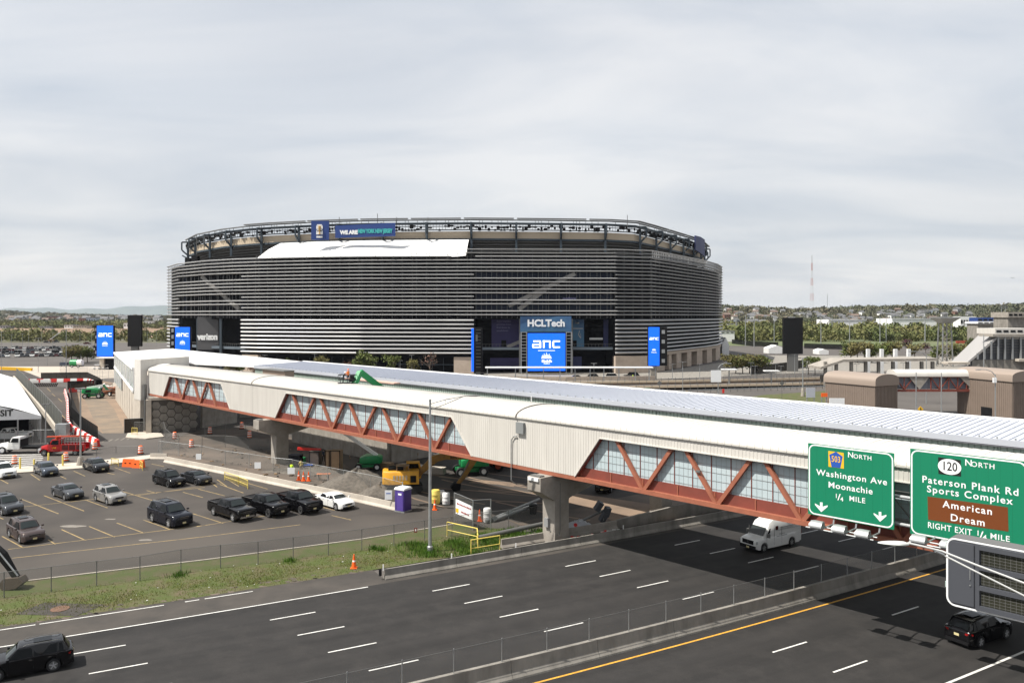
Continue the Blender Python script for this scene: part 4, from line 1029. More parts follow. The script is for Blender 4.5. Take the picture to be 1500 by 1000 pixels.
for z in up_z:
 if any(abs(z - g) < .55 for g in gaps):
  louver(0, cA, z); louver(cB, cC, z); louver(cD, 11.0, z); louver(11.0, sE, z)
 else: louver(0, cC + .02, z) if z < 41.5 else louver(0, cC - .4, z); louver(cC + .02, 11.0, z); louver(11.0, sE, z)
for z in lo_z:
 louver(0, cA, z, big=1.25); louver(cB, cC, z, big=1.3, d=.95); louver(cD, 11.0, z, big=1.25); louver(11.0, sE, z, big=1.2)
for z, s in ((43.6, cat_index(682)), (44.85, cat_index(682))): louver(s, 11.0, z, big=.55, d=.5); louver(11.0, sE, z, big=.6, d=.5)
louver(11, sE, 42.0, big=.5, d=.5)
# vertical mullions carrying the louvers
MU = inset(OUTL, .05)
b = MB()
for s0, s1 in ((0, 11.0), (11.0, 16.9)):
 L = run(MU, s0, s1); acc = 0
 for a, c in zip(L, L[1:]):
  ln = hypot(c[0] - a[0], c[1] - a[1]); k = 0
  while k < ln:
   f = k / ln; x, y = a[0] + (c[0] - a[0]) * f - SO.x, a[1] + (c[1] - a[1]) * f - SO.y
   zt = 45 if s0 >= 11 or x > 0 - 15 else 42.6
   b.box((x, y + .15, (zt + 20) / 2), (.12, .12, zt - 20)); k += 3.7
stuff(b.build('louver_mullion', M['galv_dark'], ST))
b = MB()
L = run(OUTL, 11.05, 16.9)
for a, c in zip(L, L[1:]):
 ln = hypot(c[0] - a[0], c[1] - a[1]); k = 0
 while k < ln: f = k / ln; b.box((a[0] + (c[0] - a[0]) * f - SO.x, a[1] + (c[1] - a[1]) * f - SO.y, 43.4), (.25, .25, 3.2)); k += 1.75
stuff(b.build('crown_fin', M['louver'], ST))
# solid inner drum behind the louvers
def drum(d, z0, z1, name, m, s0=None, s1=None):
 poly = inset(OUTL, d); b = MB(); n = len(poly)
 if s0 is None: b.loft([[V(x, y, z0) - SO for x, y in poly + poly[:1]], [V(x, y, z1) - SO for x, y in poly + poly[:1]]])
 else:
  pts = run(poly, s0, s1); b.loft([[V(x, y, z0) - SO for x, y in pts], [V(x, y, z1) - SO for x, y in pts]])
 return b.build(name, m, ST, fix=False)
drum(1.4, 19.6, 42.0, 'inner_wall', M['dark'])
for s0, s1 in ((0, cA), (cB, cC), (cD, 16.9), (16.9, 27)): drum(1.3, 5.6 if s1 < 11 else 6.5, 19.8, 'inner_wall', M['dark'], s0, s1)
b = MB(); poly = inset(OUTL, 1.5); b.add([V(x, y, 42.0) - SO for x, y in poly], [tuple(range(len(poly)))]); b.build('upper_floor', M['bowl'], ST)
# deep recesses of the two big openings
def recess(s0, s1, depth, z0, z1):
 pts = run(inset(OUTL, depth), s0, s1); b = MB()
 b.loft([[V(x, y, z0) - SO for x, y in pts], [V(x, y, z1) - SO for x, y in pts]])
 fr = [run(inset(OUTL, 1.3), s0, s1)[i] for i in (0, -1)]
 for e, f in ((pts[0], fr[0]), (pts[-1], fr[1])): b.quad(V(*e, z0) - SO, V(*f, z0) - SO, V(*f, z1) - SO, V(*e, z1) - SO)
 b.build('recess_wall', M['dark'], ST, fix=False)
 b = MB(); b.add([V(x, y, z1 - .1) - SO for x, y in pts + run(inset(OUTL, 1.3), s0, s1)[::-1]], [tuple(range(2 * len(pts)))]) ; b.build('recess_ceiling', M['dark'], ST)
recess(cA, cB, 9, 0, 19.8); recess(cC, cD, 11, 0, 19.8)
# dark windows strips with thin mullions, stair flights behind the louvers
def on_front(px, d, z): s = cat_index(px); x, y = at_out(inset(OUTL, d), s); return V(x, y, z) - SO
b = MB()
for px0, px1 in ((265, 353), (697, 899)):
 p = px0
 while p < px1: q = on_front(p, .9, 29); b.box(q, (.16, .16, 18)); p += (15.3 if px0 > 600 else 13)
stuff(b.build('window_mullion', M['galv_dark'], ST))
b = MB()
for px0, px1 in ((265, 353), (697, 899)):
 for g in gaps: b.beam(on_front(px0, 1.2, g), on_front(px1, 1.2, g), .1, 1.7)
stuff(b.build('window_band', mat('dark_navy_glass', (.010, .015, .03), .6, spec=.2), ST))
sm = mat('stair_grey', (.26, .25, .235), .7)
for pts in (((293, 36.5), (348, 23.4)), ((843, 36.2), (745, 24.5)), ((800, 30.5), (760, 23.2))):
 b = MB(); b.beam(on_front(pts[0][0], .75, pts[0][1]), on_front(pts[1][0], .75, pts[1][1]), .5, 1.5); b.build('stair_flight', sm, ST)
# walkway decks with railings across the openings, columns
dk = mat('deck_edge_steel', (.10, .125, .15), .5)
for s0, s1, zc in ((cA, cB, 8.6), (cC + .02, cat_index(772), 9.0), (cat_index(838), cD - .01, 9.0)):
 pts = run(inset(OUTL, 2.2), s0, s1); b = MB()
 for a, c in zip(pts, pts[1:]): b.beam(V(*a, zc) - SO, V(*c, zc) - SO, 1.6, .9)
 b.build('walkway_deck', dk, ST)
 b = MB()
 for a, c in zip(pts, pts[1:]):
  b.beam(V(*a, zc + 1.6) - SO, V(*c, zc + 1.6) - SO, .08, .08); n = max(1, int(hypot(c[0] - a[0], c[1] - a[1]) / 1.2))
  for i in range(n): p = V(*a, 0).lerp(V(*c, 0), i / n); b.box((p.x - SO.x, p.y - SO.y, zc + 1.0), (.07, .07, 1.3))
 stuff(b.build('railing', M['galv_dark'], ST))
for px, w_ in ((287, .9), (321, .9), (762, .8), (838, .8)):
 q = on_front(px, .9, 9.9); b = MB(); b.box(q, (w_, w_, 19.8)); b.build('column', M['navy_steel'] if px < 600 else M['galv_dark'], ST)
# stone bases
def block(px0, px1, z0, z1, d0=-.5, d1=3, m=None, name='stone_pier'):
 a, c = on_front(px0, d0, 0), on_front(px1, d0, 0); e, f = on_front(px1, d1, 0), on_front(px0, d1, 0)
 b = MB(); pts = [(p.x, p.y) for p in (a, c, e, f)]; b.prism(pts, z0, z1); return b.build(name, m or M['stone'], ST)
block(356, 379, 0, 6.3); block(665, 694, 0, 6.0); block(901, 953, 0, 6.2)
cd = on_front(379, 5, 0)
b = MB(); L = [on_front(p, 6, 0) for p in (379, 455, 530, 610, 665)]
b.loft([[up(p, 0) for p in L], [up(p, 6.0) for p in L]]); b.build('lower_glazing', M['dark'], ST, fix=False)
b = MB()
for p in range(392, 665, 17): b.box(on_front(p, 5.8, 3), (.2, .2, 6))
b.beam(on_front(380, 4, 3.0), on_front(664, 4, 3.0), .3, .35); stuff(b.build('lower_mullion', M['navy_steel'], ST))
s = 955
for px0, px1 in ((955, 974), (980, 984), (991, 998), (1007, 1013), (1021, 1029), (1036, 1043), (1049, 1055)): block(px0, px1, 0, 7.2, d0=.1, d1=3)
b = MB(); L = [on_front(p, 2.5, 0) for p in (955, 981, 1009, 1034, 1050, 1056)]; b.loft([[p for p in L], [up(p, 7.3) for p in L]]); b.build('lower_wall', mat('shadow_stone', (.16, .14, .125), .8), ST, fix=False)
b = MB(); L = [on_front(p, .3, 6.6) for p in (955, 981, 1009, 1034, 1050, 1056)]
for a, c in zip(L, L[1:]): b.beam(a, c, .8, 1.4)
b.build('stone_lintel', M['stone'], ST)
# banners and lettering in the openings
def panel(px0, px1, py0, py1, Y, m, name='banner', y=0.0, th=.12):
 a, c = P(px0, py1, Y), P(px1, py0, Y); b = MB(); b.box(((a.x + c.x) / 2 - SO.x, Y - SO.y + y, (a.z + c.z) / 2), (c.x - a.x, th, c.z - a.z)); return b.build(name, m, ST)
def stext(s, px, py, hpx, Y, m, parent=ST, o=SO, align='CENTER', **k):
 p = P(px, py, Y) - o; return text(s, hpx / 1170 * Y / .7, m, parent, (p.x, p.y, p.z), align=align, **k)
panel(720, 762, 463.5, 511, 297, M['purple']); panel(718, 764, 524, 541, 297, M['purple'])
for i, s in enumerate(('Supercharging', 'progress from', 'first down to', 'touchdown')): stext(s, 727.5, 470.4 + i * 4.6, 2.6, 296.8, M['grey_print'], align='LEFT', bold=.02)
panel(762, 837, 463, 486, 288.6, M['teal']); stext('HCLTech', 800, 473.6, 9.6, 288.4, M['sign_white'], bold=.045, sx=1.02)
panel(838, 855.5, 463, 508, 296, M['teal']); panel(838, 852, 522, 541, 296, M['navy']); panel(884, 901, 465, 510, 298, M['navy'])
b = MB()
for a_, c_ in (((838, 481), (854, 481)), ((843, 473), (848, 473)), ((849, 484), (847.5, 490)), ((847.5, 490), (850.5, 495)), ((850.5, 488), (851, 495))): b.beam(P(*a_, 295.8) - SO, P(*c_, 295.8) - SO, .1, .25)
b.lathe(P(846, 474, 295.8) - SO, [(.6, 0), (.6, .5)], 8); b.build('printed_figure', M['galv'], ST)
b = MB(); b.box(P(738, 503, 296.5) - SO, (1.8, .3, 2.4)); b.box(P(842, 503, 295.5) - SO, (1.4, .3, 2.2)); b.build('doorway', M['dark'], ST)
b = MB(); b.beam(P(743, 508, 294) - SO, P(762, 500, 294) - SO, .5, 1.2); b.build('stair_flight', sm, ST)
panel(863.5, 883, 494.5, 497.5, 292, M['galv'], 'light_bar')
stext('onbyx', 834, 437, 4.0, 289.2, M['grey_print'], bold=.02, sx=1.4)
# verizon scrim
panel(289, 320, 464, 512, 313, mat('grey_scrim', (.055, .055, .06), .7, c2=(.075, .075, .08), ns=.05), 'scrim'); panel(290, 320, 512, 532, 313, M['dark'], 'scrim')
stext('verizon', 304, 493.5, 8.6, 312.7, M['sign_white'], bold=.06, sx=.86, spacing=.92)
# anc screen with lattice towers at both sides
def skyline(px, py, s, Y, parent, o):
 b = MB(); hts = [.35, .55, .45, .8, .5, .6, 1.0, .55, .7, .5, .75, .45, .3]
 for i, h in enumerate(hts):
  p = P(px + (i - 6) * s * .62, py, Y) - o; hh = h * s * 4.4 / 1170 * Y; b.box((p.x, p.y, p.z + hh / 2), (.32 * s / 1170 * Y, .02, hh))
 p = P(px, py + s * .4, Y) - o; b.box((p.x, p.y, p.z), (s * 8.6 / 1170 * Y, .02, s * .5 / 1170 * Y)); return b.build('skyline_emblem', M['screen_white'], parent)
def anc(px, py, hpx, Y, parent, o, m=None):
 """the three letters as squared strokes"""
 k = hpx / 1170 * Y; c = P(px, py, Y) - o; b = MB(); w = .24 * k; m = m or M['screen_white']
 def bar(x0, z0, x1, z1): b.box((c.x + (x0 + x1) / 2 * k, c.y, c.z + (z0 + z1) / 2 * k), (abs(x1 - x0) * k, .02, abs(z1 - z0) * k))
 s = .20
 # a
 bar(-1.72, .5 - s, -.72, .5); bar(-.88 + .0, -.5, -.66, .5 - s + .02); bar(-1.82, -.5, -.9, -.5 + s); bar(-1.82, -.1, -.9, -.1 + s * .8); bar(-1.86, -.5 + s, -1.62, -.1)
 # n
 bar(-.42, -.5, -.20, .5); bar(-.42, .5 - s, .58, .5); bar(.40, -.5, .62, .5 - s + .02)
 # c
 bar(.90, .5 - s, 1.85, .5); bar(.84, -.5 + s - .02, 1.06, .5 - s + .02); bar(.90, -.5, 1.85, -.5 + s)
 return b.build('lettering', m, parent)
SN = thing('video_screen', 'square bright blue video screen under the HCLTech banner at the stadium entrance', 'screen', P(800, 560, 284.5)); so = SN.location.copy()
def spanel(px0, px1, py0, py1, Y, m, name, parent, o, th=.5, y=0.0):
 a, c = P(px0, py1, Y), P(px1, py0, Y); b = MB(); b.box(((a.x + c.x) / 2 - o.x, Y - o.y + y, (a.z + c.z) / 2 - o.z), (c.x - a.x, th, c.z - a.z)); return b.build(name, m, parent)
spanel(773, 828, 488, 543, 284.5, M['screen_blue'], 'display', SN, so); spanel(772.4, 828.6, 487.4, 543.6, 284.5, M['black'], 'casing', SN, so, th=.8, y=.7)
anc(800, 504, 11, 284.2, SN, so); spanel(788, 813, 513.0, 513.7, 284.2, M['screen_white'], 'rule', SN, so, th=.02)
skyline(800.5, 523.8, 1.75, 284.2, SN, so)
stext('MetLife', 801, 528.8, 3.4, 284.2, M['screen_white'], SN, so, bold=.05); stext('Stadium', 801, 532.2, 2.0, 284.2, M['screen_white'], SN, so, bold=.02)
for x0, x1 in ((763.5, 771.5), (829.5, 837.5)):
 r = thing('lattice_tower', 'pale lattice tower left of the square blue screen' if x0 < 800 else 'pale lattice tower right of the square blue screen', 'tower', P((x0 + x1) / 2, 546.7, 286)); lo = r.location
 for xx in (x0, x1):
  b = MB(); p = P(xx, 546.7, 286) - lo; b.box((p.x, 0, 7.4), (.3, .3, 14.8)); b.build('upright', M['galv'], r)
 b = MB()
 for i in range(10):
  z = 4.6 + i * 1.12; a_, c_ = P(x0, 500, 286).x - lo.x, P(x1, 500, 286).x - lo.x; b.box(((a_ + c_) / 2, 0, z), (c_ - a_, .2, .22))
 stuff(b.build('rung', M['galv'], r))
# advertising pylons
def pylon(px0, px1, py0, py1, Y, label, side_px=None, blank=False, base_py=None, sd=1, face_=True):
 zb_ = 0; q = P((px0 + px1) / 2, HZ + 21 * 1170 / Y, Y); r = thing('screen_pylon', label, 'screen', q)
 a, c = P(px0, py1, Y) - q, P(px1, py0, Y) - q; w = c.x - a.x; cx = (a.x + c.x) / 2
 b = MB(); b.box((cx, .9, (a.z + c.z) / 2), (w + .2, 1.5, c.z - a.z + .2)); b.build('cabinet', M['black'], r)
 if not blank:
  b = MB(); b.box((cx, .05, (a.z + c.z) / 2), (w, .12, c.z - a.z)); b.build('display', M['screen_blue'], r)
  anc((px0 + px1) / 2, py0 + (py1 - py0) * .30, (px1 - px0) / 4.4, Y - .05, r, q)
  skyline((px0 + px1) / 2, py0 + (py1 - py0) * .60, (px1 - px0) / 24, Y - .05, r, q)
  stext('MetLife', (px0 + px1) / 2, py0 + (py1 - py0) * .655, 1.8, Y - .05, M['screen_white'], r, q)
 b = MB(); b.box((cx, .9, a.z / 2), (w * .55, 1.1, a.z)); b.build('plinth', M['concrete_old'] if not blank else M['galv_dark'], r)
 if side_px:
  e = P(side_px, py1, Y).x - q.x; s0 = w / 2 * (1 if e > 0 else -1) + cx
  b = MB(); b.box(((s0 + e) / 2, .9, (a.z + c.z) / 2), (abs(e - s0), 1.4, c.z - a.z)); b.build('service_side', M['black'], r)
  b = MB()
  for k in range(4): b.box(((s0 + e) / 2, .15, a.z + (c.z - a.z) * (k + .5) / 4), (abs(e - s0) * .4, .12, 1.2))
  b.build('floodlight', M['galv'], r)
 return r
pylon(142, 165.5, 477, 521.5, 330, 'bright blue screen pylon furthest left, beside the black pylon', side_px=138.5)
pylon(187, 206, 462, 507, 345, 'tall blank black pylon between two blue ones left of the stadium', blank=True)
pylon(256.5, 278, 479, 517, 262, 'blue screen pylon just left of the verizon opening', side_px=248.5)
pylon(950, 966, 479, 535.5, 262, 'narrow blue screen pylon at the right corner of the stadium', side_px=977.5)
pylon(1148.5, 1176, 465.5, 518, 300, 'blank black pylon standing alone right of the stadium', blank=True)
r = pylon(694.5, 706, 480, 544, 266, 'dark pylon seen edge on left of the stadium entrance with thin blue edge', blank=True)
b = MB(); a = P(690.5, 544, 266) - r.location; c = P(694, 481, 266) - r.location; b.box(((a.x + c.x) / 2, .8, (a.z + c.z) / 2), (c.x - a.x, 1.8, c.z - a.z)); b.build('display_edge', M['screen_blue'], r)
b = MB()
for k in range(12):
 p = P(700.5, 483 + k * 5, 265) - r.location; b.box((p.x, 0, p.z), (1.6, .2, .12))
b.box((P(698, 500, 265).x - r.location.x, 0, P(698, 495, 265).z), (.6, .2, 2.2)); b.build('rear_frame', M['galv_dark'], r)
# ---- upper ring: tan parapet, steel frame, light rigs
RG = inset(OUTL, 8.5); RI = inset(OUTL, 20)
ZP0, ZP1 = 49.6, 52.2
def zs(x):       # the ring dips slightly to both ends
 u = (x + 20) / 130.0; return -2.0 * min(1.0, abs(u)) ** 2.2
def ringband(poly, z0, z1, name, m, s0=0, s1=27, th=.5):
 pts = run(poly, s0, s1); inn = offs(pts, -th); secs = []
 for (x, y), (xi, yi) in zip(pts, inn):
  k = zs(x); secs.append([V(x, y, z0 + k) - SO, V(xi, yi, z0 + k) - SO, V(xi, yi, z1 + k) - SO, V(x, y, z1 + k) - SO])
 b = MB(); b.loft(secs, close=True); return b.build(name, m, ST)
ringband(RG, ZP0, ZP1, 'parapet', M['tan'], 0, 17)
ringband(RG, ZP0, ZP1, 'far_parapet', M['tan'], 17, 26.9)
ringband(inset(OUTL, 8), 48.9, 49.6, 'ring_beam', M['navy_steel'], 0, 17, th=1.0)
# sloping underside of the bowl
pts = run(inset(OUTL, 9), 0, 17); low = run(inset(OUTL, 17), 0, 17); b = MB()
b.loft([[V(x, y, 49.0 + zs(x)) - SO for x, y in pts], [V(x, y, 42.0) - SO for x, y in low]]); b.build('bowl_underside', M['bowl'], ST, fix=False)
b = MB()
for k in range(7):
 f = (k + .5) / 7
 for (a, c), (a2, c2) in zip(zip(pts, pts[1:]), zip(low, low[1:])):
  p = V(*a, 49 + zs(a[0])).lerp(V(*a2, 42), f); q = V(*c, 49 + zs(c[0])).lerp(V(*c2, 42), f); b.beam(p - SO, q - SO, .35, .3)
stuff(b.build('underside_rib', M['galv_dark'], ST))
# steel posts and cantilever frames
ring = []
Lr = run(inset(OUTL, 7.6), 0, 17); acc = 3
prev = 0
for a, c in zip(Lr, Lr[1:]):
 ln = hypot(c[0] - a[0], c[1] - a[1]); k = 16.6 - prev if prev else 2
 while k < ln:
  f = k / ln; ring.append((V(a[0] + (c[0] - a[0]) * f, a[1] + (c[1] - a[1]) * f, 0), (Vector(c) - Vector(a)).normalized())); k += 16.6
 prev = ln - (k - 16.6)
for p, e in ring:
 o_ = V(e.y, -e.x, 0); k = zs(p.x); q = p - SO; ez = V(0, 0, 1)
 b = MB()
 b.beam(q + ez * (44.5), q + ez * (55.3 + k), .8, .8)
 b.beam(q + ez * (49.2 + k), q + o_ * 2.6 + ez * (51.6 + k), .55, .55); b.beam(q + o_ * 2.6 + ez * (51.6 + k), q + o_ * 2.6 + ez * (55.0 + k), .5, .5)
 b.beam(q + o_ * 2.6 + ez * (55.0 + k), q - o_ * 5 + ez * (55.5 + k), .55, .6)
 b.build('ring_frame', M['navy_steel'], ST)
b = MB(); b.beam(on_front(246.8, 6, 43.5) + V(-3, 6, 4.5), on_front(246.8, 6, 43.5) + V(2.5, 6, 1.5), .5, .5); b.build('ring_brace', M['navy_steel'], ST)
for nm, d_, z0, z1, th, mm in (('top_chord', 7.6, 54.7, 55.5, .8, 'navy_steel'), ('light_rail', 7.9, 53.9, 54.15, .3, 'navy_steel'), ('catwalk', 8.6, 52.7, 53.0, .9, 'navy_steel'), ('roof_rail', 6.8, 56.1, 56.5, .5, 'galv_dark')):
 ringband(inset(OUTL, d_), z0, z1, nm, M[mm], 0, 17, th)
# roof rail posts, light fixtures, speakers
b = MB(); b2 = MB(); b3 = MB()
Lr = run(inset(OUTL, 7.2), 0, 17); Lf = run(inset(OUTL, 30), 17, 26.5)
for a, c in zip(Lr, Lr[1:]):
 ln = hypot(c[0] - a[0], c[1] - a[1]); k = .4
 while k < ln:
  f = k / ln; x, y = a[0] + (c[0] - a[0]) * f, a[1] + (c[1] - a[1]) * f; z = zs(x); q = V(x, y, 0) - SO
  if R() < .42: b.box((q.x, q.y, 55.8 + z), (.15, .15, .8))
  if R() < .9: b2.box((q.x, q.y + .3, 53.8 + z), (.14, .14, 2.0))
  if R() < .8: b3.box((q.x, q.y + .5, 53.6 + z + U(-.6, .7)), (U(.5, 1.5), .7, U(.4, 1.3)))
  if R() < .3: b3.lathe((q.x, q.y + 1.0, 52.4 + z), [(.5, 0), (.6, .3), (.2, .7)], 7)
  k += 1.15
stuff(b.build('roof_rail_post', M['galv_dark'], ST)); stuff(b2.build('rig_hanger', M['galv_dark'], ST)); stuff(b3.build('floodlight_rig', M['black'], ST))
# roof rim seen edge on: short separate canopy rails
b = MB(); n = 0
Lr = run(inset(OUTL, 6.2), 3, 16); tot = 0
for a, c in zip(Lr, Lr[1:]):
 ln = hypot(c[0] - a[0], c[1] - a[1]); k = 0
 while k + 14 < ln + 14:
  f0, f1 = k / ln, min(1, (k + 15.4) / ln); p, q = V(*a, 0).lerp(V(*c, 0), f0), V(*a, 0).lerp(V(*c, 0), f1)
  b.beam(p - SO + V(0, 0, 56.8 + zs(p.x)), q - SO + V(0, 0, 56.8 + zs(q.x)), 1.2, .35); k += 16.6
b.build('edge_canopy', M['galv_dark'], ST)
# antennas
b = MB()
for px, py in ((497, 318), (553, 313), (581, 318), (919, 315), (299, 344), (288, 349), (627, 318)):
 p = P(px, py, 300) - SO; b.tube((p.x, p.y, p.z - 6), (p.x, p.y, p.z), .12, 5)
stuff(b.build('antenna', M['galv_dark'], ST))
# white membrane between wall top and ring
sA, sB = cat_index(377), cat_index(683); sA2, sB2 = cat_index(395), cat_index(685)
b = MB(); n = 24; hi = []; lo = []; mid = []
P1 = inset(OUTL, -.4); P2 = inset(OUTL, 7.0)
for i in range(n + 1):
 x, y = at_out(P1, sA + (sB - sA) * i / n); lo.append(V(x, y, 42.3 + .25 * sin(i * 1.9)) - SO)
 x2, y2 = at_out(P2, sA2 + (sB2 - sA2) * i / n); hi.append(V(x2, y2, 49.0 + zs(x2)) - SO); mid.append((lo[-1] + hi[-1]) / 2 + V(0, -.3, .5))
b.loft([lo, mid, hi]); b.build('membrane', M['membrane'], ST, smooth=60, fix=False)
b = MB()
for i in range(0, n + 1, 2): b.beam(lo[i] + V(0, -.5, -.6), lo[i] + V(0, -.5, 1.1), .12, .12)
for i in range(n): b.beam(lo[i] + V(0, -.5, .9), lo[i + 1] + V(0, -.5, .9), .07, .07)
stuff(b.build('membrane_railing', M['galv_dark'], ST))
# black speaker box on the left shoulder
SP = thing('rooftop_unit', 'black equipment boxes standing on the left end of the stadium wall', 'equipment', V(OUTL[1][0] + 3, OUTL[1][1] + 6, 42.0))
b = MB(); b.box((-1.4, 0, 1.6), (2.2, 2.4, 3.0)); b.build('cabinet', M['black'], SP); b = MB(); b.box((1.5, 0, 2.0), (2.6, 2.6, 3.8)); b.build('cabinet', M['black'], SP)
b = MB(); b.tube((1.2, 0, 3.8), (1.2, 0, 6.0), .1, 5); b.build('mast', M['black'], SP)
# rim banners
BN = thing('rim_banner', 'square blue banner with white football tournament emblem on the stadium rim', 'banner', P(468, 351.5, 293.5)); q = BN.location.copy()
spanel(456, 482, 323.5, 351.5, 293.5, M['banner_blue'], 'banner_face', BN, q, th=.4)
b = MB()
def bl(px, py, w, h): p = P(px, py, 293.2) - q; b.box((p.x, p.y, p.z), (w / 1170 * 294, .04, h / 1170 * 294))
bl(468, 329.8, 7.2, 2.2); bl(468, 333, 9.4, 5); bl(468, 340.5, 9.6, 6); bl(468, 337, 7.6, 4); bl(468, 347, 9, 2.6)
b.build('number_emblem', M['sign_white'], BN)
b = MB(); b.lathe(P(468, 343, 293.0) - q, [(.42, 0), (.2, .5), (.28, 1.2), (.5, 2.2), (.45, 2.9), (.15, 3.1)], 8); b.build('trophy_emblem', M['gold'], BN)
BN = thing('rim_banner', 'long blue banner reading WE ARE NEW YORK NEW JERSEY on the stadium rim', 'banner', P(535, 349, 292)); q = BN.location.copy()
b = MB(); pts = [P(491, 348.5, 293), P(579, 345.8, 290.5), P(579, 326.3, 290.5), P(491, 330.5, 293)]
b.add([p - q for p in pts] + [p - q + V(0, .5, 0) for p in pts], [(0, 1, 2, 3), (7, 6, 5, 4), (0, 4, 5, 1), (1, 5, 6, 2), (2, 6, 7, 3), (3, 7, 4, 0)]); b.build('banner_face', M['banner_blue'], BN)
ra = atan2(pts[1].y - pts[0].y, pts[1].x - pts[0].x)
for s, px, py, m, sx, bo, hp in (('WE ARE', 511, 340.6, M['sign_white'], .98, .07, 5.4), ('NEW YORK NEW JERSEY', 549.5, 338.7, M['mint'], .60, .05, 5.6)):
 Y = 293 - 2.5 * (px - 491) / 88 - .15; p = P(px, py, Y) - q; text(s, hp / 1170 * Y / .7, m, BN, (p.x, p.y, p.z), rot=(pi / 2, 0, ra), bold=bo, sx=sx, spacing=.95)
BN = thing('rim_banner', 'curved dark blue banner seen edge on at the right end of the stadium rim', 'banner', (93.5, 375, 47)); q = BN.location.copy()
b = MB(); secs = []
for px, t_, bt, Y in ((1019, 345, 366, 351), (1026.5, 347, 371, 361), (1032.5, 351, 376, 372)): secs.append([P(px, bt, Y) - q, P(px, t_, Y) - q, P(px, t_, Y) - q + V(-.5, .3, 0), P(px, bt, Y) - q + V(-.5, .3, 0)])
b.loft(secs, close=True); b.build('banner_face', M['navy'], BN)
# ---------------------------------------------------------------- vehicles
def paint(name, c, coat=.0, metal=.0, rough=.12): return mat(name, c, rough, metal, coat=coat, spec=.42)
PT_ = {'black': paint('paint_black', (.005, .005, .006)), 'navy': paint('paint_blue_black', (.006, .007, .012)), 'white': paint('paint_white', (.72, .72, .70), metal=0),
  'silver': paint('paint_silver', (.36, .35, .335), metal=.5), 'grey': paint('paint_grey', (.085, .09, .098), metal=.5), 'slate': paint('paint_slate_blue', (.075, .088, .11), metal=.5),
  'brown': paint('paint_mauve_brown', (.105, .082, .078), metal=.5), 'red': paint('paint_red', (.36, .012, .012), metal=0), 'maroon': paint('paint_maroon', (.07, .006, .008), metal=.2), 'charcoal': paint('paint_charcoal', (.032, .034, .038), metal=.4)}
def soften(o, w=.05, seg=2):
 bm = bmesh.new(); bm.from_mesh(o.data); bmesh.ops.remove_doubles(bm, verts=bm.verts, dist=1e-4)
 es = [e for e in bm.edges if len(e.link_faces) == 2 and e.calc_face_angle(0) > .35]
 bmesh.ops.bevel(bm, geom=es, offset=w, segments=seg, affect='EDGES', profile=.6, clamp_overlap=True)
 for f in bm.faces: f.smooth = True
 bm.to_mesh(o.data); bm.free(); o.data.set_sharp_from_angle(angle=radians(40)); return o
WHEELS = {}
def wheel_meshes(r, w, rimkey):
 k = (round(r, 3), round(w, 3), rimkey)
 if k not in WHEELS:
  b = MB(); n = 20
  prof = [(r * .66, -w / 2), (r * .93, -w / 2), (r, -w * .32), (r, w * .32), (r * .93, w / 2), (r * .66, w / 2), (r * .66, -w / 2)]
  b.loft([[(p[0] * cos(2 * pi * i / n), p[1], p[0] * sin(2 * pi * i / n)) for p in prof] for i in range(n + 1)])
  ty = b.mesh('tyre', M['rubber'], True)
  b = MB(); rr = r * .68
  b.loft([[(p * rr * cos(2 * pi * i / n), y, p * rr * sin(2 * pi * i / n)) for p, y in ((1, -w * .42), (1, w * .45), (.9, w * .47), (.86, w * .30), (0.02, w * .30))] for i in range(n + 1)])
  b.cm = 1
  for i in range(5):
   a = 2 * pi * i / 5 + .3; c, s = cos(a), sin(a)
   b.beam((0, w * .42, 0), (rr * .9 * c, w * .42, rr * .9 * s), r * .16, w * .12, up=(0, 1, 0))
  dk = M['galv_dark']; col = {'alloy': M['rim'], 'dark': M['black'], 'steel': M['white'], 'silver': M['galv']}[rimkey]
  rm = b.mesh('rim', [dk if rimkey != 'steel' else col, col], False); WHEELS[k] = (ty, rm)
 return WHEELS[k]
def add_wheels(t, xs, track, r, w, rim='alloy', dual=()):
 ty, rm = wheel_meshes(r, w, rim)
 for x in xs:
  for sg in (-1, 1):
   o = bpy.data.objects.new('wheel', ty); COL.objects.link(o); o.parent = t; o.location = (x, sg * (track / 2), r)
   if sg < 0: o.rotation_euler = (0, 0, pi)
   q = bpy.data.objects.new('rim', rm); COL.objects.link(q); q.parent = o
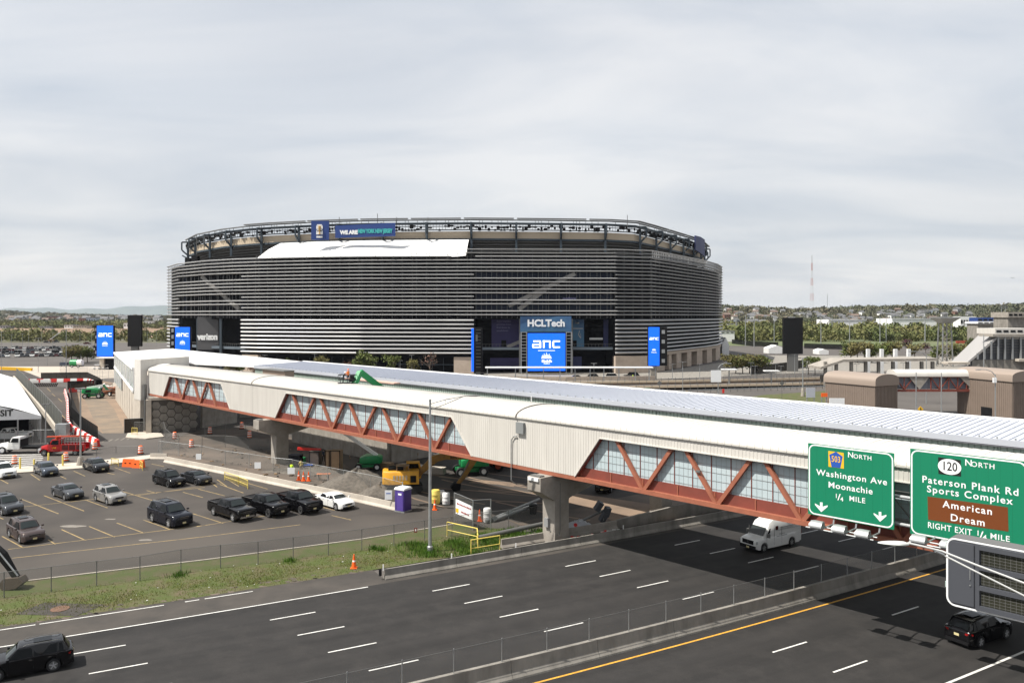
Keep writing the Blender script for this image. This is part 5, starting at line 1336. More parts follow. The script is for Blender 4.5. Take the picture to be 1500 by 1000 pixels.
def body_loft(L, W, z0, tops, wheels, ra, wr, nose=.80, tail=.86, shoulder=.80, beltf=.97, round_=.35):
 """tops: (x, top z, belt z) from front to rear"""
 xs = set([L / 2, L / 2 - .03, L / 2 - .12, L / 2 - .35, -L / 2, -L / 2 + .03, -L / 2 + .12, -L / 2 + .4])
 for t in tops: xs.add(t[0])
 for xw in wheels:
  for k in range(9): xs.add(xw + ra * cos(pi * k / 8))
  xs.add(xw + ra * 1.02); xs.add(xw - ra * 1.02)
 xs = sorted([x for x in xs if -L / 2 - 1e-6 <= x <= L / 2 + 1e-6], reverse=True)
 def interp(x, j):
  for a, c in zip(tops, tops[1:]):
   if c[0] <= x <= a[0]: f = (a[0] - x) / max(1e-6, a[0] - c[0]); return a[j] + (c[j] - a[j]) * f
  return tops[0][j] if x > tops[0][0] else tops[-1][j]
 secs = []
 for x in xs:
  e = (L / 2 - x) / .45; g = (x + L / 2) / .45
  wf = 1.0
  if e < 1: wf = nose + (1 - nose) * sin(max(0, e) * pi / 2)
  if g < 1: wf = min(wf, tail + (1 - tail) * sin(max(0, g) * pi / 2))
  w = W / 2 * wf; zt, zb = interp(x, 1), interp(x, 2)
  zl = z0 + (.10 if (e < .3 or g < .3) else 0)
  for xw in wheels:
   if abs(x - xw) < ra: zl = max(zl, wr + sqrt(max(0, ra * ra - (x - xw) ** 2)) - .0)
  if e < .02 or g < .02: zt -= .05; zb -= .03
  zm = max(zl + .02, (zl + zb) / 2); zb = max(zb, zm + .02); zt = max(zt, zb + .01)
  half = [(w * .90, zl), (w * .985, zl + .03), (w * 1.0, zm), (w * beltf, zb), (w * (beltf + shoulder) / 2, zb + (zt - zb) * .75), (w * shoulder * .8, zt)]
  secs.append([(x, 0, zl)] + [(x, -y, z) for y, z in half] + [(x, 0, zt + .02)] + [(x, y, z) for y, z in half[::-1]])
 b = MB(); b.loft(secs, close=True); return b, interp
def car(label, px_rear, px_front, colour, kind='suv', side='R', name='parked_car', cat='car', scale=1.07, group=None, rim='alloy', L=4.7, W=1.88, H=1.7, hood=1.0, belt=1.03, wb=2.75, wr=.36, cab=None, rails=True, roof=None, two_tone=None, bed=False, at_=None, heading=None):
 pm = PT_[colour]
 if at_ is None:
  a, c = G(*px_rear), G(*px_front); d = (c - a).normalized(); hd = atan2(d.y, d.x); right = V(d.y, -d.x, 0)
  mid = (a + c) / 2; mid += (-right if side == 'R' else right) * (W / 2 * .93 * scale)
 else: mid, hd = at_, heading
 t = thing(name, label, cat, (mid.x, mid.y, 0.012), hd, group, scale)
 fo = (L - wb) * .46; xf = L / 2 - fo; xr = xf - wb; ra = wr + .07; z0 = .20 if not bed else .34
 # cabin: (x cowl, x roof front, x roof rear, x base rear)
 if cab is None:
  cab = {'suv': (L / 2 - 1.25, L / 2 - 1.95, -L / 2 + .55, -L / 2 + .16), 'sedan': (L / 2 - 1.22, L / 2 - 2.0, -L / 2 + 1.45, -L / 2 + .62), 'pickup': (L / 2 - 1.45, L / 2 - 2.1, L / 2 - 3.75, L / 2 - 4.0)}[kind]
 xc, x1, x2, x3 = cab
 if kind == 'suv': tops = [(L / 2, hood - .20, hood - .32), (L / 2 - .15, hood - .08, hood - .2), (L / 2 - .5, hood - .01, belt - .12), (xc, hood + .05, belt - .03), (0, belt + .04, belt), (-L / 2 + .1, belt + .06, belt + .02), (-L / 2, belt, belt - .08)]
 elif kind == 'sedan': tops = [(L / 2, hood - .20, hood - .30), (L / 2 - .2, hood - .10, hood - .2), (L / 2 - .6, hood - .02, belt - .12), (xc, hood + .06, belt - .03), (0, belt + .02, belt), (x3, belt + .04, belt), (-L / 2 + .12, belt + .04, belt - .02), (-L / 2, belt - .06, belt - .14)]
 else: tops = [(L / 2, hood - .06, hood - .2), (L / 2 - .12, hood - .0, hood - .12), (xc, hood + .07, belt - .02), (x2, belt + .03, belt), (x3 - .02, belt + .02, belt), (-L / 2, belt + .02, belt)]
 b, ip = body_loft(L, W, z0, tops, (xf, xr), ra, wr, nose=.80 if not bed else .93, tail=.86 if not bed else .97, beltf=.97 if not bed else .99, shoulder=.80)
 b.build('body', pm, t, smooth=42)
 b = MB(); b.box((0, 0, z0 + .16), (L - .8, W * .62, .34)); b.build('underbody', M['black'], t)
 # cabin solid
 wbx = W / 2 * .90; wrf = W / 2 * .70; zr = H
 zb1, zb2 = ip(xc, 1) - .05, belt - .02
 b = MB(); xm = (x1 + x2) / 2
 v = [(xc + .0, -wbx * .90, zb1), (xc, wbx * .90, zb1), (x1, wrf * .96, zr - .045), (x1, -wrf * .96, zr - .045), (xm, -wrf * 1.03, zr - .005), (xm, wrf * 1.03, zr - .005),
   (x2, -wrf * .95, zr - .05), (x2, wrf * .95, zr - .05), (x3, -wbx * .93, zb2), (x3, wbx * .93, zb2), (xm, -wbx * 1.0, zb2), (xm, wbx * 1.0, zb2)]
 b.add(v, [(0, 3, 2, 1), (3, 4, 5, 2), (4, 6, 7, 5), (6, 8, 9, 7), (0, 10, 4, 3), (10, 8, 6, 4), (1, 2, 5, 11), (11, 5, 7, 9), (0, 1, 11, 10), (10, 11, 9, 8)])
 soften(b.build('cabin', pm, t), .055)
 def yside(x, z):
  f = min(1, max(0, (z - zb1) / (zr - zb1))); return wbx * (.99 - .02 * f) + (wrf - wbx) * f + .012
 gz0 = belt + .03; gz1 = zr - .13
 def fx(x0, xt, z): f = (z - zb1) / (zr - zb1); return x0 + (xt - x0) * f
 xB = (xc + x2) / 2 * 1.0 + (.05 if kind != 'pickup' else .1)
 bays = [(fx(xc, x1, gz0) - .16, fx(xc, x1, gz1) - .10, xB + .04, xB + .04)]
 if kind == 'suv':
  xC = x2 + .42 if L > 4.9 else x2 + .30
  bays += [(xB - .05, xB - .05, xC + .02, xC - .02), (xC - .08, xC - .10, fx(x3, x2, gz0) + .28, fx(x3, x2, gz1) + .14)]
 elif kind == 'sedan': bays += [(xB - .05, xB - .05, fx(x3, x2, gz0) + .32, fx(x3, x2, gz1) + .12)]
 else: bays += [(xB - .05, xB - .05, x3 + .16, x2 + .14)]
 for sg in (-1, 1):
  for (a0, a1, b0, b1) in bays:
   if a0 - b0 < .08: continue
   b = MB(); q = [(a0, gz0), (b0, gz0), (b1, gz1), (a1, gz1)]
   b.add([(x, sg * yside(x, z), z) for x, z in q] + [(x, sg * (yside(x, z) - .05), z) for x, z in q], [(0, 1, 2, 3), (0, 4, 5, 1), (1, 5, 6, 2), (2, 6, 7, 3), (3, 7, 4, 0)]); b.build('side_window', M['autoglass'], t)
 def xplate(x0, z0_, x1_, z1_, w0, w1, nm, off, m=M['autoglass']):
  d = Vector((x1_ - x0, 0, z1_ - z0_)).normalized(); nn = Vector((-d.z, 0, d.x)) * off; b = MB()
  c0 = Vector((x0, 0, z0_)); c1 = Vector((x1_, 0, z1_)); bow = nn.normalized() * .05
  rows = [[c + nn + V(0, w * k, 0) + bow * (1 - k * k) for k in (-1, -.5, 0, .5, 1)] for c, w in ((c0, w0), (c1, w1))]
  b.loft(rows); b.build(nm, m, t, smooth=60)
 zf0 = zb1 + .09; f0, f1 = (zf0 - zb1) / (zr - .045 - zb1), (zr - .12 - zb1) / (zr - .045 - zb1)
 xplate(xc + (x1 - xc) * f0, zf0, xc + (x1 - xc) * f1, zr - .12, wbx * .83, wrf * .86, 'windshield', -.012, M['windshield'])
 zr0 = zb2 + .07 if kind != 'suv' else zb2 + .10
 g0, g1 = (zr0 - zb2) / (zr - .05 - zb2), (zr - .15 - zb2) / (zr - .05 - zb2)
 xplate(x3 + (x2 - x3) * g0, zr0, x3 + (x2 - x3) * g1, zr - .14, wbx * .80, wrf * .84, 'rear_window', .012)
 add_wheels(t, (xf, xr), W - .24, wr, .24, rim)
 # lamps, grille, bumper, plate
 zh = hood - .30
 for sg in (-1, 1):
  b = MB(); b.loft([[(L / 2 - .03, sg * W * .24, zh - .07), (L / 2 - .03, sg * W * .24, zh + .07)], [(L / 2 - .06, sg * W * .34, zh - .08), (L / 2 - .06, sg * W * .34, zh + .09)], [(L / 2 - .20, sg * W * .45, zh - .02), (L / 2 - .20, sg * W * .45, zh + .12)]])
  b.v = [(x + .025, y * 1.01, z) for x, y, z in b.v]; b.build('headlight', M['lamp_clear'], t, fix=False)
  b = MB(); zt_ = belt - .14
  b.loft([[(-L / 2 - .01, sg * W * .28, zt_ - .06), (-L / 2 - .01, sg * W * .28, zt_ + .06)], [(-L / 2 + .01, sg * W * .41, zt_ - .08), (-L / 2 + .0, sg * W * .41, zt_ + .08)], [(-L / 2 + .26, sg * W * .488, zt_ - .03), (-L / 2 + .26, sg * W * .488, zt_ + .07)]])
  b.build('tail_light', M['lamp_red'], t, fix=False)
  b = MB(); b.box((xc - .18, sg * (W / 2 + .09), belt + .10), (.14, .20, .15)); soften(b.build('mirror', pm, t), .03)
  b = MB()
  for hx in (xB + .12, xB - .85 if kind != 'pickup' else xB - .55): b.box((hx, sg * (W / 2 * .985), belt - .13), (.16, .03, .03))
  b.build('door_handle', M['chrome'] if rim == 'alloy' else pm, t)
  b = MB()
  for hx in (xc - .18, xB - .02, (bays[1][2] if len(bays) > 1 else xB - .9)): b.box((hx, sg * (W / 2 * .992), (belt + z0) / 2 + .04), (.012, .02, belt - z0 - .16))
  b.build('door_seam', M['black'], t)
 b = MB(); b.box((L / 2 - .01, 0, zh - .01), (.05, W * .44, .17 if not bed else .30)); b.build('grille', M['black'], t)
 b = MB(); b.box((L / 2 + .018, 0, zh + .07), (.02, W * .44, .025)); b.box((L / 2 + .018, 0, zh - .06), (.02, W * .44, .02)); b.build('grille_trim', M['chrome'] if colour not in ('black',) or bed else M['galv_dark'], t)
 b = MB(); b.box((L / 2 - .04, 0, z0 + .14), (.12, W * .72, .16)); b.box((-L / 2 + .03, 0, z0 + .16), (.12, W * .78, .2)); b.build('bumper', M['chrome'] if (bed and colour == 'black' and rim == 'alloy') else M['black'], t)
 b = MB(); b.box((L / 2 + .03, 0, z0 + .26), (.02, .32, .15)); b.box((-L / 2 - .03, 0, belt - .30), (.02, .32, .15)); b.build('licence_plate', M['plate'], t)
 if rails and kind == 'suv':
  for sg in (-1, 1):
   b = MB(); b.path([(x1 - .25, sg * wrf * .88, zr - .02), (x1 - .4, sg * wrf * .90, zr + .055), (x2 + .25, sg * wrf * .90, zr + .05), (x2 + .1, sg * wrf * .88, zr - .03)], .02, 5); b.build('roof_rail', M['galv_dark'] if colour in ('black', 'navy') else M['black'], t)
 if kind == 'suv':
  b = MB(); b.box((xm - .1, 0, zr + .035), (abs(x1 - x2) * .42, wrf * 1.1, .012)); b.build('sunroof', M['autoglass'], t)
 if bed:
  xb0, xb1 = x3 - .03, -L / 2 + .08
  b = MB(); b.box(((xb0 + xb1) / 2, 0, belt + .045), (xb0 - xb1 - .06, W * .80, .02)); b.build('bed_floor', M['black'], t)
  b = MB()
  for sg in (-1, 1): b.box(((xb0 + xb1) / 2, sg * W * .44, belt + .08), (xb0 - xb1, .12, .08))
  b.box((xb1, 0, belt + .06), (.1, W * .9, .10)); b.build('bed_rail', pm, t)
 return t
LG = 'cars parked in the near lot'
car('large black sport utility vehicle with roof rails in the middle of the front row', (222.2, 764.2), (246.5, 772.6), 'navy', L=5.33, W=2.03, H=1.95, hood=1.2, belt=1.22, wb=3.11, wr=.41, scale=1.09, group=LG)
car('black pickup truck with chrome front bumper, leftmost of three', (311.6, 754.5), (341, 764.2), 'black', 'pickup', L=5.85, W=2.03, H=1.87, hood=1.22, belt=1.22, wb=3.65, wr=.41, bed=True, name='pickup_truck', cat='pickup', group=LG, scale=1.07)
car('black pickup truck parked between two other black pickups', (361, 748.3), (393.2, 757.9), 'black', 'pickup', L=5.9, W=2.06, H=1.95, hood=1.28, belt=1.26, wb=3.75, wr=.43, bed=True, name='pickup_truck', cat='pickup', group=LG, rim='dark', scale=1.07)
car('black pickup truck parked next to the white sedan', (410, 743.6), (440.8, 753.4), 'black', 'pickup', L=5.9, W=2.08, H=1.96, hood=1.28, belt=1.26, wb=3.67, wr=.42, bed=True, name='pickup_truck', cat='pickup', group=LG, rim='dark', scale=1.07)
car('white sedan with dark sunroof at the right end of the front row', (467.5, 740.0), (491.8, 747.2), 'white', 'sedan', L=5.0, W=1.89, H=1.40, hood=.93, belt=.95, wb=2.97, wr=.36, group=LG, rails=False, scale=1.07)
car('black crossover parked beside a black sedan near the pale barriers', (227.7, 709), (245.4, 713.9), 'black', L=4.7, W=1.92, H=1.70, wb=2.85, wr=.38, rim='dark', group=LG, scale=1.08)
car('black sedan parked right of the black crossover', (268.5, 705.8), (286.6, 710.6), 'charcoal', 'sedan', L=4.65, W=1.8, H=1.42, hood=.95, belt=.95, wb=2.73, wr=.33, rim='dark', rails=False, group=LG, scale=1.08)
car('silver compact sport utility vehicle with slotted grille in the middle row', (140, 733.6), (156.3, 739.3), 'silver', L=4.62, W=1.86, H=1.68, hood=1.03, belt=1.05, wb=2.70, wr=.36, group=LG, scale=1.08)
car('dark grey sedan alone left of the silver sport utility vehicle', (78.6, 727), (94.4, 732.6), 'grey', 'sedan', L=4.65, W=1.82, H=1.43, hood=.95, belt=.95, wb=2.70, wr=.33, group=LG, rails=False, scale=1.08)
car('mauve brown crossover with chrome grille in the nearest row at left', (13, 786.4), (29.3, 796.2), 'brown', L=4.83, W=1.88, H=1.70, hood=1.03, belt=1.06, wb=2.83, wr=.38, group=LG, scale=1.08)
car('grey crossover cut by the left edge of the picture above the brown one', (-14, 748.5), (3.2, 755.2), 'grey', L=4.6, W=1.84, H=1.70, wb=2.66, wr=.36, group=LG, scale=1.08)
car('dark grey sedan under the lamp post at the top kerb', (123.6, 687.6), (135.6, 692.0), 'charcoal', 'sedan', L=4.9, W=1.86, H=1.5, hood=1.0, belt=1.0, wb=2.84, wr=.35, rim='dark', group=LG, rails=False, scale=1.08)
car('slate blue wagon at the top kerb beside the yellow bollards', (51.2, 693.3), (60.4, 698.0), 'slate', 'sedan', L=4.75, W=1.82, H=1.5, hood=.98, belt=.98, wb=2.75, wr=.34, group=LG, rails=False, scale=1.08, cab=(1.15, .35, -1.45, -1.95))
car('white crossover cut by the left edge at the top kerb', (-12, 697.0), (-3, 701.0), 'white', L=4.6, W=1.86, H=1.7, wb=2.68, wr=.36, group=LG, scale=1.08)
car('black crossover driving left on the highway at lower left corner', (79.2, 982.7), (-1.5, 998.5), 'black', side='L', name='car', L=4.77, W=1.90, H=1.69, hood=1.03, belt=1.06, wb=2.825, wr=.37, scale=1.0, rails=True)
car('black crossover with red tail lights driving away under the message board', (1433.9, 949.3), (1474, 935.5), 'black', side='R', name='car', L=4.8, W=1.9, H=1.72, hood=1.05, belt=1.08, wb=2.84, wr=.38, scale=1.0)
car('dark van parked in shade under the footbridge seen from the front', None, None, 'black', name='parked_car', cat='van', L=4.9, W=1.95, H=1.9, hood=1.15, belt=1.18, wb=2.9, wr=.38, at_=V(11.5, 96.5, 0), heading=radians(-112), scale=1.0)
car('dark car half hidden behind the truss under the footbridge', None, None, 'black', 'sedan', name='parked_car', L=4.7, W=1.85, H=1.5, hood=1.0, belt=1.0, wb=2.75, wr=.34, rails=False, at_=V(16.8, 97.5, 0), heading=radians(-112), scale=1.0)
# ---- white high roof van on the highway
a, c = G(1161.5, 799), G(1120.4, 808.6); d = (c - a).normalized(); hd = atan2(d.y, d.x); right = V(d.y, -d.x, 0); mid = (a + c) / 2 + right * .95
VN = thing('van', 'white high roof cargo van driving left on the highway out of the bridge shadow', 'van', (mid.x, mid.y, .012), hd)
L, W_, wr = 6.0, 2.03, .39; xf, xr = L / 2 - 1.0, L / 2 - 1.0 - 3.71
tops = [(L / 2, 1.02, .85), (L / 2 - .12, 1.12, .98), (L / 2 - 1.15, 1.32, 1.15), (L / 2 - 1.2, 1.34, 1.2), (-L / 2, 1.34, 1.3)]
b, ip = body_loft(L, W_, .26, tops, (xf, xr), wr + .08, wr, nose=.86, tail=.97, beltf=.985, shoulder=.9); b.build('body', PT_['white'], VN, smooth=42)
b = MB(); xs = [(L / 2 - 1.02, 1.30, 1.28, .93, .90), (L / 2 - 1.55, 1.95, 1.9, .93, .84), (L / 2 - 1.85, 2.42, 2.3, .95, .78), (L / 2 - 2.5, 2.68, 2.5, .96, .72), (-L / 2 + .3, 2.68, 2.5, .96, .72), (-L / 2 + .02, 2.58, 2.4, .95, .70)]
secs = []
for x, zt, zs_, wl, wt_ in xs:
 h = W_ / 2; secs.append([(x, -h * .97, 1.2), (x, -h * (wl + .015), min(1.6, zt * .9)), (x, -h * wl * .97, zs_ * .93 if zs_ > 1.6 else zs_), (x, -h * wt_, zt - .02), (x, 0, zt + .04), (x, h * wt_, zt - .02), (x, h * wl * .97, zs_ * .93 if zs_ > 1.6 else zs_), (x, h * (wl + .015), min(1.6, zt * .9)), (x, h * .97, 1.2)])
b.loft(secs, close=True); b.build('cargo_box', PT_['white'], VN, smooth=45)
b = MB(); b.add([(L / 2 - 1.06, -.84, 1.38), (L / 2 - 1.06, .84, 1.38), (L / 2 - 1.58, .76, 2.02), (L / 2 - 1.58, -.76, 2.02)], [(0, 1, 2, 3)]); b.v = [(x + .06, y, z + .03) for x, y, z in b.v]; b.build('windshield', M['windshield'], VN)
for sg in (-1, 1):
 b = MB(); q = [(L / 2 - 1.32, 1.38), (L / 2 - 2.2, 1.38), (L / 2 - 2.2, 1.98), (L / 2 - 1.72, 1.98)]; b.add([(x, sg * (W_ / 2 * .955 + .015 - (z - 1.3) * .05), z) for x, z in q], [(0, 1, 2, 3)]); b.build('side_window', M['autoglass'], VN)
 b = MB(); b.box((L / 2 - 1.35, sg * (W_ / 2 + .16), 1.45), (.16, .24, .34)); b.build('mirror', M['galv_dark'], VN)
 b = MB(); b.box((L / 2 - .14, sg * .80, .92), (.16, .28, .24)); b.build('headlight', M['lamp_clear'], VN)
 b = MB(); b.box((-L / 2 - .01, sg * .92, 1.2), (.04, .12, .5)); b.build('tail_light', M['lamp_red'], VN)
 b = MB()
 for hx in (L / 2 - 1.3, L / 2 - 2.3, -.3): b.box((hx, sg * (W_ / 2 * .985), 1.25), (.014, .03, 1.5))
 b.box((-1.2, sg * (W_ / 2 * .975), 1.72), (3.4, .03, .014)); b.build('door_seam', M['galv_dark'], VN)
b = MB(); b.box((L / 2 - .02, 0, .90), (.08, 1.25, .34)); b.box((L / 2 - .06, 0, .48), (.16, 1.75, .30)); b.build('grille', M['black'], VN)
b = MB(); b.tube((L / 2 + .03, 0, .93), (L / 2 + .04, 0, .93), .10, 12); b.build('emblem', M['chrome'], VN)
b = MB(); b.box((L / 2 + .03, 0, .45), (.02, .32, .15)); b.build('licence_plate', M['plate'], VN)
b = MB(); b.box((-1.0, 0, .42), (4.2, 1.7, .2)); b.build('underbody', M['black'], VN)
b = MB(); b.box((-.4, 0, 2.71), (.7, .6, .05)); b.build('roof_vent', M['galv_dark'], VN)
add_wheels(VN, (xf, xr), W_ - .26, wr, .25, 'silver')
b = MB(); b.box((.35, W_ / 2 * .985, 1.95), (.34, .012, .34)); b.build('logo', PT_['maroon'], VN)
text('SERVICE', .17, M['galv_dark'], VN, (-.3, W_ / 2 * 1.0, 1.36), rot=(pi / 2, 0, pi), sx=1.2)
b = MB(); b.box((-1.2, W_ / 2 * .985, 1.93), (2.2, .01, .06)); b.box((-1.0, W_ / 2 * .985, 1.80), (1.8, .01, .04)); b.box((-.3, W_ / 2 * .998, 1.20), (1.4, .01, .06)); b.build('printed_line', M['galv'], VN)
# ---- work trucks by the tent
def work_truck(label, at_, hd, pm, L=7.2, rear='flat', hood_l=1.6, wr=.48, s=1.0):
 t = thing('work_truck', label, 'truck', (at_.x, at_.y, .0), hd, scale=s); W_ = 2.3; x0 = L / 2
 b = MB()
 b.loft([[(x, -w, .62), (x, -w, h * .82), (x, -w * .75, h), (x, w * .75, h), (x, w, h * .82), (x, w, .62)] for x, w, h in ((x0, .62, 1.22), (x0 - .12, .74, 1.42), (x0 - hood_l, .86, 1.72))], close=True); b.build('hood', pm, t, smooth=50)
 b = MB(); b.loft([[(x0 - hood_l + .1, -1.0, .62), (x0 - hood_l + .1, 1.0, .62), (x0 - hood_l + .1, 1.0, 1.7), (x0 - hood_l + .1, -1.0, 1.7)], [(x0 - hood_l - .1, -1.02, .62), (x0 - hood_l - .1, 1.02, .62), (x0 - hood_l - .1, 1.0, 1.75), (x0 - hood_l - .1, -1.0, 1.75)],
 [(x0 - hood_l - .55, -1.04, .62), (x0 - hood_l - .55, 1.04, .62), (x0 - hood_l - .55, .9, 2.48), (x0 - hood_l - .55, -.9, 2.48)], [(x0 - hood_l - 1.7, -1.04, .62), (x0 - hood_l - 1.7, 1.04, .62), (x0 - hood_l - 1.7, .9, 2.5), (x0 - hood_l - 1.7, -.9, 2.5)]], close=True); soften(b.build('cab', pm, t), .05)
 xa = x0 - hood_l
 b = MB(); b.add([(xa - .06, -.85, 1.78), (xa - .06, .85, 1.78), (xa - .50, .78, 2.38), (xa - .50, -.78, 2.38)], [(0, 1, 2, 3)]); b.build('windshield', M['windshield'], t)
 for sg in (-1, 1):
  b = MB(); b.add([(xa - .35, sg * 1.035, 1.70), (xa - 1.5, sg * 1.035, 1.70), (xa - 1.5, sg * .95, 2.32), (xa - .62, sg * .95, 2.32)], [(0, 1, 2, 3)]); b.build('side_window', M['autoglass'], t)
  b = MB(); b.box((xa - .3, sg * 1.22, 1.95), (.12, .2, .42)); b.build('mirror', M['black'], t)
  b = MB(); b.box((x0 - .1, sg * .68, 1.05), (.18, .3, .24)); b.build('headlight', M['lamp_clear'], t)
  b = MB(); b.loft([[(x0 - hood_l * .55 + .62 * cos(a_), y, .48 + .62 * sin(a_)) for y in (sg * .70, sg * 1.06)] for a_ in [pi * k / 6 for k in range(7)]]); b.build('fender', pm, t, smooth=50, fix=False)
 b = MB(); b.box((x0 + .01, 0, 1.08), (.06, .95, .42)); b.build('grille', M['chrome'], t)
 b = MB(); b.box((x0 + .08, 0, .62), (.2, 2.1, .28)); b.build('bumper', M['chrome'] if s < 1 else M['galv'], t)
 xe = -x0
 b = MB(); b.box(((xa - 1.7 + xe) / 2, 0, .72), (xa - 1.7 - xe, .9, .22)); b.build('chassis', M['black'], t)
 if rear == 'flat':
  b = MB(); b.box(((xa - 1.8 + xe) / 2, 0, 1.02), (xa - 1.8 - xe, 2.3, .16)); b.build('flatbed', M['black'], t)
  b = MB(); b.box((xa - 1.85, 0, 1.6), (.1, 2.1, 1.1)); b.build('headboard', M['black'], t)
 else:
  b = MB()
  for sg in (-1, 1): b.box(((xa - 1.8 + xe) / 2, sg * .92, 1.22), (xa - 1.8 - xe, .46, 1.05))
  b.box(((xa - 1.8 + xe) / 2, 0, .92), (xa - 1.8 - xe, 1.5, .2)); b.build('utility_box', pm, t)
  b = MB(); cx = (xa - 1.8 + xe) / 2
  for sg in (-1, 1):
   for k in range(3): b.box((cx + (k - 1) * 1.05, sg * 1.155, 1.25), (.9, .012, .75))
  b.build('locker_door', PT_['maroon'], t)
  b = MB()
  for k in range(7):
   for sg in (-1, 1): b.box((xa - 1.9 - k * .45, sg * .8, 2.05), (.10, .10, .65))
  b.build('rack_post', M['galv_dark'], t)
  b = MB()
  for sg in (-1, 1): b.box((cx, sg * .8, 2.42), (xa - 1.8 - xe, .10, .10)); b.box((cx, sg * .8, 2.1), (xa - 1.8 - xe, .06, .06))
  b.build('rack_rail', M['galv_dark'], t)
  b = MB(); b.beam((x0 - .9, .5, 2.85), (xe + .2, .5, 2.9), .35, .18); b.beam((x0 - 1.2, -.4, 2.75), (xe, -.5, 2.7), .28, .16); b.box((x0 - 2.4, .2, 2.62), (.2, 1.6, .5)); b.build('ladder', M['red_machine'], t)
  text('LINE', .3, M['sign_yellow'], t, (xa - .9, 1.06, 1.2), rot=(pi / 2, 0, pi), bold=.02)
 add_wheels(t, (x0 - hood_l * .55, xe + 1.35), 1.95, wr, .3, 'steel' if rear == 'flat' else 'silver')
 return t
work_truck('white medium truck with flatbed and rounded hood beside the tent', V(-74.6, 122.6, 0), radians(183), PT_['white'], L=8.0, hood_l=1.9, wr=.52)
work_truck('red utility truck carrying red ladders parked before the white truck', V(-67.6, 120.8, 0), radians(186), PT_['red'], L=6.6, rear='utility', hood_l=1.25, wr=.44, s=.98)
car('white pickup behind the white truck at the tent corner', None, None, 'white', 'pickup', name='pickup_truck', cat='pickup', L=5.9, W=2.03, H=1.95, hood=1.25, belt=1.25, wb=3.7, wr=.42, bed=True, at_=V(-84.5, 134.5, 0), heading=radians(5), scale=1.1)
# ---- far parking lot: small cars
def small_car(pm, kind):
 L, W_, H = (4.7, 1.85, 1.45) if kind == 's' else (4.7, 1.9, 1.75); b = MB()
 b.loft([[(x, -w, .25), (x, -w, z), (x, w, z), (x, w, .25)] for x, w, z in ((L / 2, .75, .72), (L / 2 - .2, .9, .85), (L / 2 - 1.2, .93, .98), (-L / 2 + .3, .93, 1.0), (-L / 2, .82, .9))], close=True)
 b.cm = 1; x0 = L / 2 - 1.2; x3 = -L / 2 + (.7 if kind == 's' else .15)
 b.loft([[(x, -w, z0), (x, -w * .8, z), (x, w * .8, z), (x, w, z0)] for x, w, z0, z in ((x0, .86, .95, .98), (x0 - .7, .86, .98, H - .02), (x3 + .6, .86, .98, H - .02), (x3, .86, .98, 1.02))], close=True)
 b.cm = 0; b.box(((x0 + x3) / 2 - .05, 0, H), (abs(x0 - x3) - 1.3, 1.32, .05))
 b.cm = 2
 for x in (L / 2 - .95, -L / 2 + .95):
  for sg in (-1, 1): b.tube((x, sg * .72, .33), (x, sg * .95, .33), .33, 10)
 return b.mesh('parked_car', [pm, M['autoglass'], M['rubber']])
SMALL = [(small_car(PT_[c], k), w) for c, k, w in (('black', 'u', 'black'), ('white', 'u', 'white'), ('silver', 's', 'silver'), ('grey', 'u', 'grey'), ('slate', 's', 'slate blue'), ('white', 's', 'white'), ('maroon', 's', 'maroon'), ('charcoal', 's', 'charcoal'))]
def put_small(p, hd, i, where, group):
 me, w = SMALL[i]; o = bpy.data.objects.new('parked_car', me); COL.objects.link(o); o.location = (p.x, p.y, .0); o.rotation_euler = (0, 0, hd); o.scale = (1.1,) * 3
 tag(o, f'small {w} car {where}', 'car', group)
rows = [(G(-30, 523.5), G(141, 521.0), 24), (G(-30, 518.5), G(140, 516.5), 28), (G(-20, 514.5), G(140, 513.3), 28), (G(0, 511.2), G(141, 510.4), 26)]
for k, (a, c, n) in enumerate(rows):
 for i in range(n):
  if R() < .07: continue
  p = a.lerp(c, (i + .5) / n); put_small(p, radians(-55) + U(-.04, .04) + (pi if R() < .3 else 0), random.choice((0, 0, 1, 1, 2, 3, 4, 5, 5, 7, 6)), 'in the crowded far lot at left, ' + ('nearest row', 'second row', 'third row', 'furthest row')[k], 'cars in the far left parking lot')
put_small(G(128, 504), 0, 6, 'alone on the open asphalt beyond the crowded lot', None)
for i, (px, py, k) in enumerate(((69, 502, 7), (82, 501.5, 3), (152, 500, 5), (230, 497, 0))): put_small(G(px, py), U(-.3, .3), k, ('near the tan boom beyond the crowded lot', 'right of the tan boom beyond the crowded lot', 'near the blue pylon on open asphalt', 'beside the left edge of the stadium')[i], None)
for i, px in enumerate((1112, 1128, 1216, 1232, 1290, 1476)): put_small(G(px, 490.5), U(-.2, .2), (5, 1, 2, 1, 7, 2)[i], ('on the track road, first from the stadium', 'on the track road, second from the stadium', 'on the track road right of the black pylon', 'on the track road under the warehouse', 'on the track road at the tree line', 'behind the covered ramp')[i], None)
for i, (px, py, k) in enumerate(((893, 555, 1), (866, 556, 0), (843, 556.5, 7), (925, 553, 3), (702, 553.5, 2))): put_small(G(px, py), pi + U(-.1, .1), k, ('under the entrance canopy, nearest the right pylon', 'under the entrance canopy in the middle', 'under the entrance canopy below the blue screen', 'right of the entrance canopy', 'left of the entrance canopy')[i], None)
